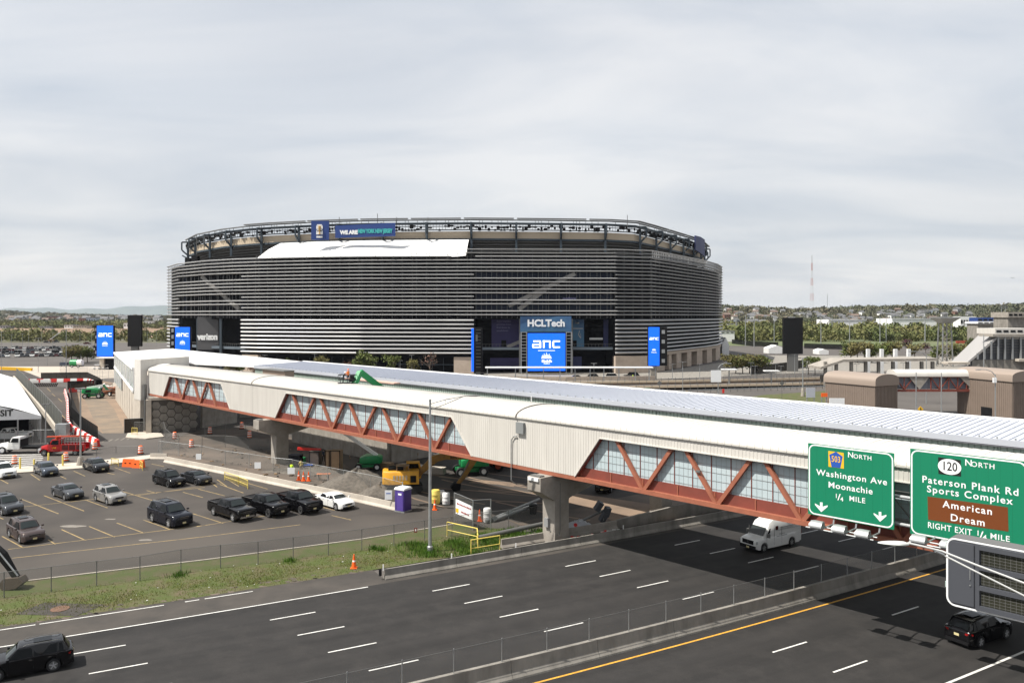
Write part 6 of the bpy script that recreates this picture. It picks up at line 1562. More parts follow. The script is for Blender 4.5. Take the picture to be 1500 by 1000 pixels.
# ---------------------------------------------------------------- fences
def link_fence(pts, h, name, label, post_gap=None, m='mesh', rail=True, posts=None, cat='fence', z=0.0, postr=.035, pm='galv_dark', bars=False, gap_skip=()):
 o = pts[0]; t = thing(name, label, cat, (o.x, o.y, z)); loc = []
 for i, (a, c) in enumerate(zip(pts, pts[1:])):
  n = 1 if post_gap is None else max(1, round((c - a).length / post_gap))
  for k in range(n): loc.append(a.lerp(c, k / n) - o)
 loc.append(pts[-1] - o); loc = [V(p.x, p.y, 0) for p in loc]; src = None
 for p in loc:
  if src is None: b = MB(); b.tube((0, 0, 0), (0, 0, h), postr, 6); src = b.build('post', M[pm], t, loc=p)
  else: inst(src, t, p)
 for i, (a, c) in enumerate(zip(loc, loc[1:])):
  if i in gap_skip: continue
  b = MB(); b.quad(a + V(0, 0, .04), c + V(0, 0, .04), c + V(0, 0, h - .03), a + V(0, 0, h - .03)); b.build('mesh_panel', M[m], t, fix=False)
 if rail: b = MB(); b.path([p + V(0, 0, h - .02) for p in loc], .022, 5); b.build('top_rail', M[pm], t)
 return t
FP = [(-60, 884), (6, 875.5), (75, 866.5), (141.6, 857.5), (205, 850), (265, 839), (323, 831.6), (378, 826), (429.5, 819), (481, 813), (530, 806), (577, 799), (622, 792), (662, 786), (700, 780), (745, 775), (796, 768)]
link_fence([G(*p) for p in FP], 1.95, 'chain_link_fence', 'long chain link fence on thin posts between the grass verge and the parking lot')
t = thing('warning_sign', 'small dark red warning sign hung on the long chain link fence', 'sign', G(609, 795) + V(0, 0, 1.2)); b = MB(); b.box((0, -.05, 0), (.28, .03, .42)); b.build('sign_face', mat('dull_red', (.16, .025, .015), .6), t); b = MB(); b.box((0, -.07, .02), (.1, .01, .2)); b.build('print', M['reflect_white'], t)
# fence behind the pale barriers, around the site
FB = [(228, 645), (232, 664), (262, 668), (295, 672), (330, 680), (365, 685), (400, 691), (428, 694), (455, 701), (480, 706), (503, 711), (543, 719), (590, 731)]
link_fence([G(*p) for p in FB[1:]], 1.95, 'chain_link_fence', 'chain link fence just behind the pale concrete barriers around the building site', pm='galv')
for i, (px, py) in enumerate(((291, 668.5), (377.5, 681.5), (426.5, 689.5))):
 q = G(px, py + 14) ; t = thing('notice_board', ('small white notice on the site fence, leftmost of three', 'white notice on the site fence between the other two', 'white notice on the site fence below the worker in lime')[i], 'sign', P(px, py + 4, q.y - .15))
 b = MB(); b.box((0, -.03, .38), (.72 + .1 * i, .03, .8)); b.build('board', M['sign_white'], t)
t = thing('notice_board', 'white notice with blue printed lines on the fence beside the portable toilet', 'sign', P(569, 732, 86.5))
b = MB(); b.box((0, 0, .55), (.78, .03, 1.0)); b.build('board', M['sign_white'], t); b = MB(); b.box((0, -.02, .72), (.5, .01, .09)); b.build('print', M['sign_blue'], t)
link_fence([G(197, 634), G(240, 634), G(243, 645), G(262, 662)], 2.0, 'chain_link_fence', 'short chain link fence round the foot of the footbridge portal')
link_fence([G(300, 640), G(360, 634), G(430, 641), G(445, 650)], 2.0, 'chain_link_fence', 'chain link fence in the shade behind the drums under the bridge', post_gap=3)
link_fence([G(141, 668), G(170, 664), G(201, 664)], 1.1, 'low_gate', 'low open pipe gate between the lamp post and the drum at the lot entry', pm='galv_dark', m='mesh_light', cat='gate')
link_fence([G(237, 658), G(262, 655), G(330, 655), G(400, 662)], 1.9, 'chain_link_fence', 'chain link fence crossing the access road under the footbridge', post_gap=4)
# sign gate next to the yellow drum
gt = link_fence([G(665.5, 764), G(693, 777), G(719, 775)], 3.0, 'site_gate', 'chain link gate frame with a printed banner left of the pier', pm='galv', cat='gate', postr=.05)
t = thing('printed_banner', 'white banner with red and black print hung on the site gate', 'banner', G(667, 764) + V(0, -.1, 0)); a, c = G(667.5, 765.2) - t.location, G(692, 776.5) - t.location
b = MB(); b.quad(V(a.x, a.y, .95), V(c.x, c.y, 1.0), V(c.x, c.y, 2.35), V(a.x, a.y, 2.45)); b.build('sheet', M['sign_white'], t, fix=False)
b = MB()
for zf, f0, f1, s in ((.78, .12, .92, .17), (.30, .35, .85, .17)):
 f = f0
 while f < f1: p = a.lerp(c, f); b.box((p.x - .02, p.y - .06, .95 + 1.4 * zf), (.10, .03, s * U(.7, 1.1)), rz=-.6); f += .085
b.build('red_print', mat('print_red', (.35, .03, .03), .6), t)
b = MB(); p = a.lerp(c, .13); b.box((p.x - .02, p.y - .06, 1.35), (.42, .03, .42), rz=-.6); b.build('yellow_print', M['sign_yellow'], t)
# flood gates: two pipe gate leaves
# ---------------------------------------------------------------- drums, cones, bollards, tubs
def make_drum(label, p, s=1.0):
 t = thing('traffic_drum', label, 'traffic drum', p, scale=s)
 b = MB(); b.lathe((0, 0, 0), [(.42, 0), (.42, .06), (.34, .10)], 14); b.build('base', M['rubber'], t)
 b = MB(); b.lathe((0, 0, .08), [(.30, 0), (.295, .2), (.285, .42), (.27, .62), (.255, .80), (.245, .92), (.12, .97)], 14); b.build('barrel', M['orange'], t, smooth=True)
 for z, r in ((.24, .300), (.56, .288), (.80, .268)):
  b = MB(); b.lathe((0, 0, z), [(r, 0), (r - .008, .14)], 14); b.build('stripe', M['reflect_white'], t, smooth=True)
 return t
DR = [((21.5, 679.5), 'orange and white drum on the crosswalk, leftmost'), ((96.5, 675), 'orange and white drum in front of the red utility truck'), ((139, 658), 'orange and white drum right of the lamp post behind the lot'),
  ((206, 664.5), 'orange and white drum at the open pipe gate post'), ((256, 643), 'orange and white drum near the foot of the hexagonal wall'), ((280.5, 655), 'orange and white drum nearest the pale barriers under the bridge'),
  ((307.5, 635.5), 'orange and white drum in the shade under the first windows of the bridge'), ((365.5, 641.5), 'orange and white drum in deep shade left of the first pier'), ((354, 628), 'orange and white drum furthest back under the bridge')]
d0 = make_drum(DR[0][1], G(*DR[0][0]), 1.2); d0['group'] = 'traffic drums'
for p, l in DR[1:]: dup(d0, G(*p), label=l, group='traffic drums')
def make_cone(label, p, s=1.0, h=.9):
 t = thing('traffic_cone', label, 'traffic cone', p, scale=s)
 b = MB(); b.box((0, 0, .03), (.42, .42, .06)); b.build('base', M['orange'], t)
 b = MB(); b.lathe((0, 0, .05), [(.16, 0), (.125, h * .3), (.035, h)], 12); b.build('cone', M['orange'], t, smooth=True)
 for z, r in ((h * .5, .108), (h * .76, .072)):
  b = MB(); b.lathe((0, 0, z), [(r, 0), (r - .017, .11)], 12); b.build('stripe', M['reflect_white'], t, smooth=True)
 return t
CN = [((518.5, 832), 'orange traffic cone standing on the dry verge beside the highway'), ((637, 746.5), 'orange cone beside the yellow barrel'), ((702.5, 763), 'orange cone behind the printed banner gate'),
  ((437.5, 703), 'orange cone behind the site fence, leftmost of three'), ((444.5, 704), 'orange cone behind the site fence, middle of three'), ((452, 704), 'orange cone behind the site fence, right of three')]
c0 = make_cone(CN[0][1], G(*CN[0][0]), 1.25); c0['group'] = 'traffic cones'
for p, l in CN[1:]: dup(c0, G(*p), label=l, group='traffic cones')
for i, (px, py) in enumerate(((29.5, 687.5), (50, 690), (71, 680), (92, 683))):
 t = thing('bollard', ('pale yellow bollard on the pavement, leftmost', 'pale yellow bollard on the pavement next to the blue wagon', 'pale yellow bollard behind the blue wagon', 'pale yellow bollard right of the blue wagon')[i], 'bollard', G(px, py) + V(0, 0, .1), group='yellow bollards')
 b = MB(); b.lathe((0, 0, 0), [(.12, 0), (.12, 1.45), (.08, 1.55)], 10); b.build('tube', M['lime'], t, smooth=True)
def barrel(px, py, m, label, r=.42, h=1.25):
 t = thing('barrel', label, 'barrel', G(px, py)); b = MB(); b.lathe((0, 0, 0), [(r * .95, 0), (r, .1), (r, h * .33), (r * 1.03, h * .35), (r, h * .37), (r, h * .66), (r * 1.03, h * .68), (r, h * .7), (r, h - .06), (r * .93, h)], 16); b.build('shell', m, t, smooth=True)
 b = MB(); b.lathe((0, 0, h), [(r * .85, 0), (r * .85, .03), (r * .2, .05)], 14); b.build('lid', m, t)
barrel(638, 737, M['lime'], 'dirty yellow plastic barrel by the excavator bucket', r=.5, h=1.5); barrel(646, 734.5, M['white'], 'white barrel between the yellow barrel and another white one'); barrel(653.5, 738, M['white'], 'white barrel at the right of the three barrels')
barrel(714, 763.5, M['white'], 'white barrel standing behind the gate with the printed banner', h=1.35)
for px, py, lb in ((188.5, 682, 'left orange plastic barricade on the kerb of the lot'), (203, 683.5, 'right orange plastic barricade on the kerb beside the yellow rail')):
 t = thing('barricade', lb, 'barricade', G(px, py + 1), rz=-.15, group='orange barricades'); b = MB()
 b.loft([[(x, -.36, 0), (x, -.14, 1.05), (x, .14, 1.05), (x, .36, 0)] for x in (-.8, .8)], close=True); b.build('shell', M['orange'], t)
 b = MB(); b.box((-.35, -.26, .55), (.22, .1, .1)); b.box((.35, -.26, .55), (.22, .1, .1)); b.build('slot', M['sign_black'], t)
# portable toilet
q = G(590.5, 748); t = thing('portable_toilet', 'purple portable toilet with white domed roof at the end of the pale barriers', 'portable toilet', q, rz=-.55, scale=1.1)
b = MB(); b.box((0, 0, 1.1), (1.15, 1.15, 2.1)); soften(b.build('cabin', M['purple_plastic'], t), .04)
b = MB(); b.box((.1, -.60, 1.1), (.75, .05, 1.9)); b.build('door', mat('purple_door', (.085, .05, .26), .5), t)
b = MB(); b.box((.1, -.63, 1.75), (.4, .02, .18)); b.build('label_plate', M['sign_white'], t)
b = MB(); b.loft([[(-.62 * k, -.62 * k, z), (.62 * k, -.62 * k, z), (.62 * k, .62 * k, z), (-.62 * k, .62 * k, z)] for k, z in ((1, 2.13), (1.02, 2.22), (.85, 2.36), (.35, 2.45))], close=True); b.build('roof', M['white'], t, smooth=50)
b = MB(); b.tube((-.4, .4, 2.2), (-.4, .4, 2.75), .05, 6); b.build('vent_pipe', M['galv'], t)
b = MB(); b.box((0, 0, .06), (1.25, 1.25, .12)); b.build('skid', M['galv'], t)
# gravel heap
def heap(name, label, c, rx, ry, h, m, seed=1, cat='heap'):
 rnd = random.Random(seed); n, k = 36, 12; vs = []; fs = []
 for j in range(k + 1):
  f = j / k
  for i in range(n):
   a = 2 * pi * i / n; rr = (1 - f) * (1 + .14 * sin(3 * a + seed) + .08 * sin(7 * a + 2 * seed)); z = h * (1 - (1 - f) ** 1.25) * (1 + .16 * sin(5 * a + 3 * f * 4) * sin(2 * a + seed)) + rnd.uniform(-.08, .10)
   vs.append((rr * rx * cos(a) + rnd.uniform(-.05, .05), rr * ry * sin(a) + rnd.uniform(-.05, .05), max(-.03, z if j else -.03)))
 for j in range(k):
  for i in range(n): fs.append((j * n + i, j * n + (i + 1) % n, (j + 1) * n + (i + 1) % n, (j + 1) * n + i))
 b = MB(); b.add(vs, fs); o = b.build(name, m, loc=c, smooth=60); tag(o, label, cat); return o
heap('gravel_heap', 'large grey gravel heap behind the pale barriers left of the excavator', G(521, 716) + V(0, 1.5, 0), 5.4, 3.4, 2.0, M['gravel'], 2)
heap('gravel_heap', 'low spread of gravel between the big heap and the site fence', G(440, 700) + V(0, 4.5, 0), 5.5, 2.2, .7, M['gravel'], 5)
heap('gravel_heap', 'small gravel shoulder on the right side of the big heap', G(556, 727) + V(0, 1.6, 0), 2.9, 2.2, 1.2, M['gravel'], 8)
# yellow railings
def railing(pts, h, label, m='lime', bars=0, r=.04, name='yellow_railing'):
 o = pts[0]; t = thing(name, label, 'railing', (o.x, o.y, 0)); L = [V(p.x - o.x, p.y - o.y, 0) for p in pts]
 for a, c in zip(L, L[1:]):
  b = MB(); b.path([a, a + V(0, 0, h), c + V(0, 0, h), c], r, 6); b.path([a + V(0, 0, h * .45), c + V(0, 0, h * .45)], r * .8, 5); b.build('rail_frame', M[m], t)
  if bars:
   b = MB(); n = max(2, int((c - a).length / bars))
   for i in range(1, n): p = a.lerp(c, i / n); b.tube(p + V(0, 0, .15), p + V(0, 0, h), .013, 4)
   stuff(b.build('bar', M[m], t))
 return t
railing([G(329, 703), G(349, 710), G(363, 716)], 1.05, 'yellow crowd barrier standing open in the lot near the pale barriers', bars=.16)
railing([G(163, 681.5), G(173.5, 683)], 1.0, 'yellow barred barrier left of the orange barricades', bars=.16); railing([G(205, 686), G(209, 689)], 1.1, 'yellow barred barrier end touching the right orange barricade', bars=.2)
railing([G(193, 637), G(201, 637.5)], 1.3, 'yellow barred gate at the foot of the portal', bars=.2)
railing([G(655, 785), G(699, 795), G(700, 806)], 1.35, 'bent yellow pipe railing in the tall grass, rear piece', r=.05)
railing([G(690, 813), G(732, 806)], 1.35, 'yellow pipe railing behind the highway barrier, front piece', r=.05)
# pipes and rubbish near the pier
b = MB(); b.tube(G(700, 792) + V(0, 0, .3), G(797, 774) + V(0, 0, .5), .22, 12); tag(b.build('steel_pipe', M['galv_dark'], smooth=True), 'long grey pipe lying in the grass left of the pier', 'pipe')
b = MB(); b.tube(G(712, 766) + V(0, 0, .2), G(790, 744) + V(0, 0, 1.0), .14, 10); tag(b.build('steel_pole', M['galv'], smooth=True), 'long thin pole lying slanted behind the gate', 'pole')
b = MB(); b.tube(G(722, 764) + V(0, 0, .15), G(785, 748) + V(0, 0, .7), .20, 10); tag(b.build('steel_pole', M['galv'], smooth=True), 'thicker pole lying under the slanted thin pole', 'pole')
b = MB(); b.lathe(G(781, 752), [(.35, 0), (.42, .9), (.44, .95)], 12); tag(b.build('plastic_bin', M['black']), 'black plastic bin left of the pier', 'bin')
t = thing('traffic_signal', 'fallen traffic signal pole with grey heads lying right of the pier', 'traffic signal', G(836, 776)); o = t.location
b = MB(); b.tube((0, 0, .4), G(886, 765) + V(0, 0, 1.3) - o, .13, 8); b.build('pole', M['galv_dark'], t)
for px, py, a in ((877, 741, .5), (889, 749, .2), (884, 757, .4)):
 b = MB(); b.box((0, 0, 0), (.55, .55, .95)); b.build('signal_head', mat('signal_grey', (.07, .075, .085), .6), t, loc=P(px, py, 80) - o, rot=(.3, a, .4))
b = MB(); b.tube(P(884, 747, 80.3) - o, P(884, 762, 79.6) - o, .06, 6); b.build('bracket', M['galv_dark'], t)
heap('plastic_sheeting', 'crumpled pale plastic sheeting on the ground right of the pier', G(849, 775), 2.0, 1.0, .9, mat('sheet_plastic', (.42, .43, .45), .4), 11, cat='sheeting')
rub = mat('litter_white', (.6, .58, .54), .6); b = MB()
for i in range(70):
 p = A(U(679.4, 680.8), U(rphi(G(815, 790))[1], rphi(G(905, 775))[1])); b.box((p.x, p.y, U(.04, .2)), (U(.08, .4), U(.08, .3), U(.08, .35)), rz=U(0, 3))
stuff(b.build('litter', rub)); b = MB()
for i in range(22):
 p = A(U(679.4, 680.8), U(rphi(G(815, 790))[1], rphi(G(905, 775))[1])); b.box((p.x, p.y, U(.1, .25)), (U(.08, .3), U(.08, .3), U(.08, .3)), rz=U(0, 3))
stuff(b.build('red_litter', M['red'])); b = MB()
for i in range(60):
 p = A(U(672, 679), U(radians(-68), rphi(G(700, 800))[1])); b.box((p.x, p.y, .03), (U(.04, .14), U(.04, .12), .03), rz=U(0, 3))
stuff(b.build('scattered_litter', rub))
for px, py, lb in ((843, 768, 'small red sign with white mark on the parapet right of the pier'),):
 t = thing('warning_sign', lb, 'sign', P(px, py + 5, 76)); b = MB(); b.tube((0, 0, .3), (0, -.03, .3), .18, 14); b.build('sign_face', M['red'], t)
# anchor posts (white) along the shoulder barrier
for i, (px, py) in enumerate(((566, 840), (667.5, 823), (761.5, 806), (924, 779))):
 r_, p_ = rphi(G(px, py + 12)); q = A(681.45, p_, .81); t = thing('barrier_marker', ('white marker stick at the left end of the shoulder barrier', 'white marker stick at the second joint of the shoulder barrier', 'white marker stick on the shoulder barrier left of the pier', 'white marker stick on the shoulder barrier in the bridge shade')[i], 'marker', q, group='barrier markers')
 b = MB(); b.box((0, 0, .12), (.09, .05, .5)); b.build('plate', M['reflect_white'], t); b = MB(); b.box((-.22, -.1, -.25), (.22, .12, .5)); b.build('anchor', M['black'], t)
# ---------------------------------------------------------------- people
def person(label, p, rz, shirt, trousers, h=1.78, pose='stand', helmet=None):
 t = thing('person', label, 'person', p, rz); s = h / 1.78
 lean = .0 if pose == 'stand' else .35
 J = {'pel': (0, 0, .95), 'che': (lean * .5, 0, 1.30), 'nec': (lean * .8, 0, 1.50), 'hed': (lean * .95, 0, 1.66), 'hl': (0, .11, .90), 'hr': (0, -.11, .90), 'kl': (.06, .13, .50), 'kr': (-.04, -.13, .50), 'al': (0, .14, .08), 'ar': (-.08, -.14, .08), 'tl': (.16, .15, .04), 'tr': (.08, -.15, .04),
   'sl': (lean * .7, .19, 1.43), 'sr': (lean * .7, -.19, 1.43), 'el': (lean + .10, .27, 1.17), 'er': (lean + .06, -.27, 1.16), 'wl': (lean + .32, .22, 1.05), 'wr': (lean + .26, -.22, .96), 'fl': (lean + .40, .20, 1.02), 'fr': (lean + .33, -.20, .90)}
 Rd = {'pel': .135, 'che': .155, 'nec': .06, 'hed': .10, 'hl': .10, 'hr': .10, 'kl': .068, 'kr': .068, 'al': .05, 'ar': .05, 'tl': .045, 'tr': .045, 'sl': .075, 'sr': .075, 'el': .048, 'er': .048, 'wl': .035, 'wr': .035, 'fl': .04, 'fr': .04}
 keys = list(J); E = [('pel', 'che'), ('che', 'nec'), ('nec', 'hed'), ('pel', 'hl'), ('pel', 'hr'), ('hl', 'kl'), ('kl', 'al'), ('al', 'tl'), ('hr', 'kr'), ('kr', 'ar'), ('ar', 'tr'), ('che', 'sl'), ('sl', 'el'), ('el', 'wl'), ('wl', 'fl'), ('che', 'sr'), ('sr', 'er'), ('er', 'wr'), ('wr', 'fr')]
 me = bpy.data.meshes.new('body'); me.from_pydata([Vector(J[k]) * s for k in keys], [(keys.index(a), keys.index(c)) for a, c in E], [])
 o = bpy.data.objects.new('body', me); COL.objects.link(o); m = o.modifiers.new('skin', 'SKIN'); m.use_smooth_shade = True
 for i, k in enumerate(keys): v = me.skin_vertices[0].data[i]; v.radius = (Rd[k] * s, Rd[k] * s); v.use_root = (k == 'pel')
 sb = o.modifiers.new('sub', 'SUBSURF'); sb.levels = 1; sb.render_levels = 1
 dg = bpy.context.evaluated_depsgraph_get(); me2 = bpy.data.meshes.new_from_object(o.evaluated_get(dg)); bpy.data.objects.remove(o)
 for mm in (trousers, shirt, M['skin'], M['black']): me2.materials.append(mm)
 for f in me2.polygons:
  c = f.center / s; f.use_smooth = True
  f.material_index = 3 if c.z < .10 else (0 if c.z < .95 and not (c.x > lean + .16 or abs(c.y) > .22) else (2 if (c.z > 1.53 or c.x > lean + .22) else 1))
 b = bpy.data.objects.new('body', me2); COL.objects.link(b); b.parent = t
 if helmet: bb = MB(); bb.lathe(Vector(J['hed']) * s + V(0, 0, .03), [(.15, 0), (.14, .03), (.125, .07), (.08, .12), (.02, .135)], 12); bb.build('helmet', helmet, t, smooth=True)
 else: bb = MB(); bb.lathe(Vector(J['hed']) * s + V(-.01, 0, .0), [(.10, 0), (.11, .05), (.08, .11), (.02, .125)], 10); bb.build('hair', M['black'], t, smooth=True)
 return t
person('worker in a bright lime shirt standing behind the site fence', G(427, 697), 1.2, M['hivis'], M['khaki'], 1.8)
person('worker in dark clothes with pale trousers right of the worker in lime', G(441, 692), 2.2, M['lime'], M['khaki'], 1.8)
person('worker in dark clothes among the machines before the plain wall', G(474, 676), -1.0, M['denim'], M['black'], 1.8)
person('person in a lime vest under the stadium entrance canopy', G(927, 556), -1.0, M['hivis'], M['denim'], 1.8)
# ---------------------------------------------------------------- excavator
def wheel(parent, c, r, w, hub=None):
 n = 18; b = MB(); b.loft([[(c[0] + p * cos(2 * pi * i / n), c[1] + y, c[2] + p * sin(2 * pi * i / n)) for p, y in ((r * .55, -w / 2), (r * .92, -w / 2), (r, -w / 3), (r, w / 3), (r * .92, w / 2), (r * .55, w / 2))] for i in range(n + 1)])
 o = b.build('wheel', M['rubber'], parent, smooth=True); b = MB(); b.tube((c[0], c[1] - w * .35, c[2]), (c[0], c[1] + w * .38, c[2]), r * .56, 14); b.build('hub', hub or M['reflect_white'], o); return o
q = G(590, 724) + V(0, 1.5, 0); EX = thing('excavator', 'yellow tracked excavator with arm folded down beside the barrels', 'excavator', q, rz=radians(8), scale=1.12)
for sg in (-1, 1):
 b = MB(); pts = [(-1.75, .25), (-1.95, .5), (-1.75, .8), (1.75, .8), (1.95, .5), (1.75, .25), (1.4, .02), (-1.4, .02)]; b.side(pts, sg * 1.1 - .28, sg * 1.1 + .28); b.build('track', M['rubber'], EX)
b = MB(); b.box((0, 0, .75), (1.6, 1.7, .5)); b.build('undercarriage', M['black'], EX)
b = MB(); b.loft([[(x, y, z) for x, y in ((-2.3 + k, -.9 + k), (-1.6, -1.35 + k), (1.5, -1.35 + k), (1.5, 1.35 - k), (-1.6, 1.35 - k), (-2.3 + k, .9 - k))] for z, k in ((1.05, .0), (1.15, 0), (2.25, 0), (2.4, .1))], close=True); b.build('house', M['yellow'], EX, smooth=40)
b = MB()
for k in range(5): b.box((-1.1 + k * .32, -1.36, 1.75), (.2, .03, .5))
b.build('grille_panel', mat('worn_panel', (.62, .50, .33), .6), EX)
b = MB(); b.box((-.9, .2, 2.5), (1.6, 1.6, .25)); b.build('engine_cover', M['black'], EX)
b = MB(); b.side([(.2, 1.3), (1.75, 1.3), (1.85, 2.0), (1.6, 3.05), (.2, 3.05)], .35, 1.3); b.build('cab', M['yellow'], EX)
b = MB(); b.side([(.35, 1.9), (1.65, 1.9), (1.45, 2.9), (.35, 2.9)], .33, 1.32); b.build('cab_window', M['autoglass'], EX)
b = MB(); b.box((-.2, -.6, 2.95), (1.4, 1.1, .06)); b.tube((-.8, -1.0, 2.3), (-.8, -1.0, 2.95), .05, 6); b.tube((.4, -1.0, 2.3), (.4, -1.0, 2.95), .05, 6); b.build('cab_guard', M['wood'], EX)
b = MB(); b.box((.9, -1.38, 1.6), (.6, .04, .7)); b.build('side_hatch', M['black'], EX)
def armpoly(pts, y0, y1, m, nm): b = MB(); b.side(pts, y0, y1); soften(b.build(nm, m, EX), .04)
armpoly([(1.1, 1.7), (1.5, 1.5), (3.0, 3.5), (4.2, 3.95), (7.2, 3.75), (7.2, 3.15), (4.3, 3.1), (3.4, 2.75)][::1] if False else [(1.0, 1.75), (1.45, 1.5), (3.5, 3.15), (4.3, 3.35), (7.3, 3.3), (7.35, 3.7), (4.2, 4.05), (2.9, 3.75)], -.28, .22, M['yellow_dirty'], 'boom')
armpoly([(7.6, 4.1), (7.05, 3.6), (6.0, 1.4), (5.5, .75), (5.85, .65), (6.4, 1.2), (7.8, 3.2)], -.22, .16, M['yellow_dirty'], 'stick')
b = MB(); b.tube((2.4, -.03, 2.6), (5.0, -.03, 4.2), .09, 8); b.tube((4.6, -.03, 4.25), (7.2, -.03, 4.15), .09, 8); b.tube((6.9, -.25, 3.0), (5.9, -.25, 1.4), .07, 8); b.build('hydraulic_ram', M['galv_dark'], EX)
b = MB(); b.side([(5.3, .85), (6.0, .7), (5.9, .1), (5.2, -.0), (4.9, .35)], -.5, .45); b.build('bucket', M['black'], EX)
text('RENTAL', .42, M['sign_black'], EX, (5.6, -.30, 3.55), bold=.02)
# boom lifts and telehandlers
def boom_lift(label, p, rz, m=M['green_machine'], boom=None, s=1.0, white_arm=True, basket=True):
 t = thing('boom_lift', label, 'boom lift', p, rz, scale=s)
 for x in (-1.25, 1.25):
  for sg in (-1, 1): wheel(t, (x, sg * 1.0, .5), .5, .36)
 b = MB(); b.box((0, 0, .62), (3.1, 1.3, .42)); b.build('chassis', m, t)
 b = MB(); b.loft([[(x, -w, 1.0), (x, -w, z), (x, w, z), (x, w, 1.0)] for x, w, z in ((-1.9, .85, 1.75), (-1.5, 1.1, 1.95), (.3, 1.1, 2.0), (1.1, .9, 1.7))], close=True); soften(b.build('turret', m, t), .08)
 b = MB(); b.box((-.6, -1.1, 1.5), (1.0, .05, .5)); b.build('vent_grille', M['black'], t)
 boom = boom or [(-1.2, 2.0), (2.0, 2.6), (-1.0, 3.0)]
 for i, (a, c) in enumerate(zip(boom, boom[1:])):
  b = MB(); b.beam((a[0], 0, a[1]), (c[0], 0, c[1]), .42 - .05 * i, .42 - .05 * i); b.build('boom_section', M['reflect_white'] if white_arm and i % 2 == 0 else m, t)
 if basket:
  e = boom[-1]; b = MB()
  for dx_ in (-.6, .6):
   for dy_ in (-.9, .9): b.tube((e[0] + dx_, dy_, e[1]), (e[0] + dx_, dy_, e[1] + 1.1), .03, 5)
  for z in (0.05, .55, 1.1): b.path([(e[0] - .6, -.9, e[1] + z), (e[0] + .6, -.9, e[1] + z), (e[0] + .6, .9, e[1] + z), (e[0] - .6, .9, e[1] + z), (e[0] - .6, -.9, e[1] + z)], .03, 5)
  b.box((e[0], 0, e[1]), (1.2, 1.8, .05)); b.build('basket', M['galv_dark'], t)
 return t
boom_lift('green boom lift with white mast and large wheels right of the excavator arm', G(681, 699) + V(.6, 1.8, 0), radians(195), boom=[(-.6, 2.0), (-.5, 3.6), (3.4, 2.3)], s=1.22)
BL = boom_lift('green boom lift with white arm under the bridge and bent green arm above it', G(538, 689) + V(0, .8, 0), radians(185), boom=[(-1.2, 1.9), (4.6, 6.0)], s=1.0, basket=False)
boom_lift('green boom lift parked in the dirt lane behind the striped barriers', G(137, 583), radians(10), boom=[(-1.2, 2.0), (1.8, 2.5), (2.6, 1.6)], s=1.3)
boom_lift('small tan boom lift far out on the open asphalt at left', G(76, 502), radians(20), m=M['wood'], boom=[(-1, 2), (4, 6)], s=1.3, basket=False)
boom_lift('brown lift machine beside the leaning concrete panels', G(160, 579), radians(160), m=mat('rusty_orange', (.30, .11, .05), .6), boom=[(-1.2, 1.8), (2.2, 2.2)], s=1.15, basket=False)
boom_lift('dark green generator lift between the green and brown machines', G(150, 577), radians(60), m=mat('dull_green', (.03, .09, .07), .6), boom=[(-1.0, 1.8), (.8, 3.0)], s=.9, basket=False)
def telehandler(label, p, rz, s=1.0):
 t = thing('telehandler', label, 'telehandler', p, rz, scale=s)
 for x in (-1.6, 1.6):
  for sg in (-1, 1): wheel(t, (x, sg * 1.05, .65), .65, .42, M['red_machine'])
 b = MB(); b.box((0, 0, .95), (4.9, 1.2, .6)); b.build('chassis', M['red_machine'], t)
 b = MB(); b.side([(-.9, 1.2), (.7, 1.2), (.7, 2.0), (.3, 2.5), (-.8, 2.5)], .25, 1.1); b.build('cab', M['red_machine'], t)
 b = MB(); b.side([(-.7, 1.6), (.5, 1.6), (.2, 2.35), (-.65, 2.35)], .24, 1.12); b.build('cab_window', M['autoglass'], t)
 b = MB(); b.beam((-2.3, -.35, 2.0), (3.2, -.35, 1.4), .4, .45); b.build('boom_section', M['red_machine'], t)
 b = MB(); b.box((-.2, -.95, 1.35), (1.9, .5, .7)); b.build('engine_box', M['black'], t); return t
telehandler('red orange telehandler seen under the bridge right of the green boom lift', G(713, 688) + V(0, .5, 0), radians(170), 1.15)
telehandler('second red orange telehandler further right near the tall pier', G(741, 684) + V(0, .5, 0), radians(175), 1.0)
# roof boom with worker basket above the footbridge
IV = (Matrix.Translation(BL.location) @ Matrix.Rotation(radians(185), 4, 'Z')).inverted(); o = V(0, 0, 0)
def bl_part(b, nm, m): b.v = [tuple(IV @ Vector(p)) for p in b.v]; return b.build(nm, m, BL)
k0 = IV.inverted() @ V(4.6, 0, 6.0); k1 = P(562, 571, 108)
b = MB(); b.beam(k0, k1, .5, .6); bl_part(b, 'boom_section', M['green_machine'])
b = MB(); b.beam(k1, P(527.5, 544.5, 106), .55, .75); bl_part(b, 'boom_section', M['green_machine'])
b = MB(); b.beam(P(527.5, 544.5, 106), P(519.5, 562, 105), .6, .6); bl_part(b, 'boom_section', M['green_machine'])
b = MB(); e = P(509, 561, 105) - o
for dx_ in (-1.1, 1.1):
 for dy_ in (-.6, .6): b.tube((e.x + dx_, e.y + dy_, e.z), (e.x + dx_, e.y + dy_, e.z + 1.1), .04, 5)
for z in (.02, .5, 1.1): b.path([(e.x - 1.1, e.y - .6, e.z + z), (e.x + 1.1, e.y - .6, e.z + z), (e.x + 1.1, e.y + .6, e.z + z), (e.x - 1.1, e.y + .6, e.z + z), (e.x - 1.1, e.y - .6, e.z + z)], .04, 5)
b.box((e.x, e.y, e.z), (2.3, 1.3, .08)); b.box((e.x + .6, e.y, e.z + .6), (.5, .5, .8)); bl_part(b, 'basket', M['black'])
person('worker in an orange vest standing in the lift basket above the bridge roof', P(510, 561, 105) + V(0, 0, .05), 2.6, M['hivis_orange'], M['denim'], 1.8, helmet=M['orange'])
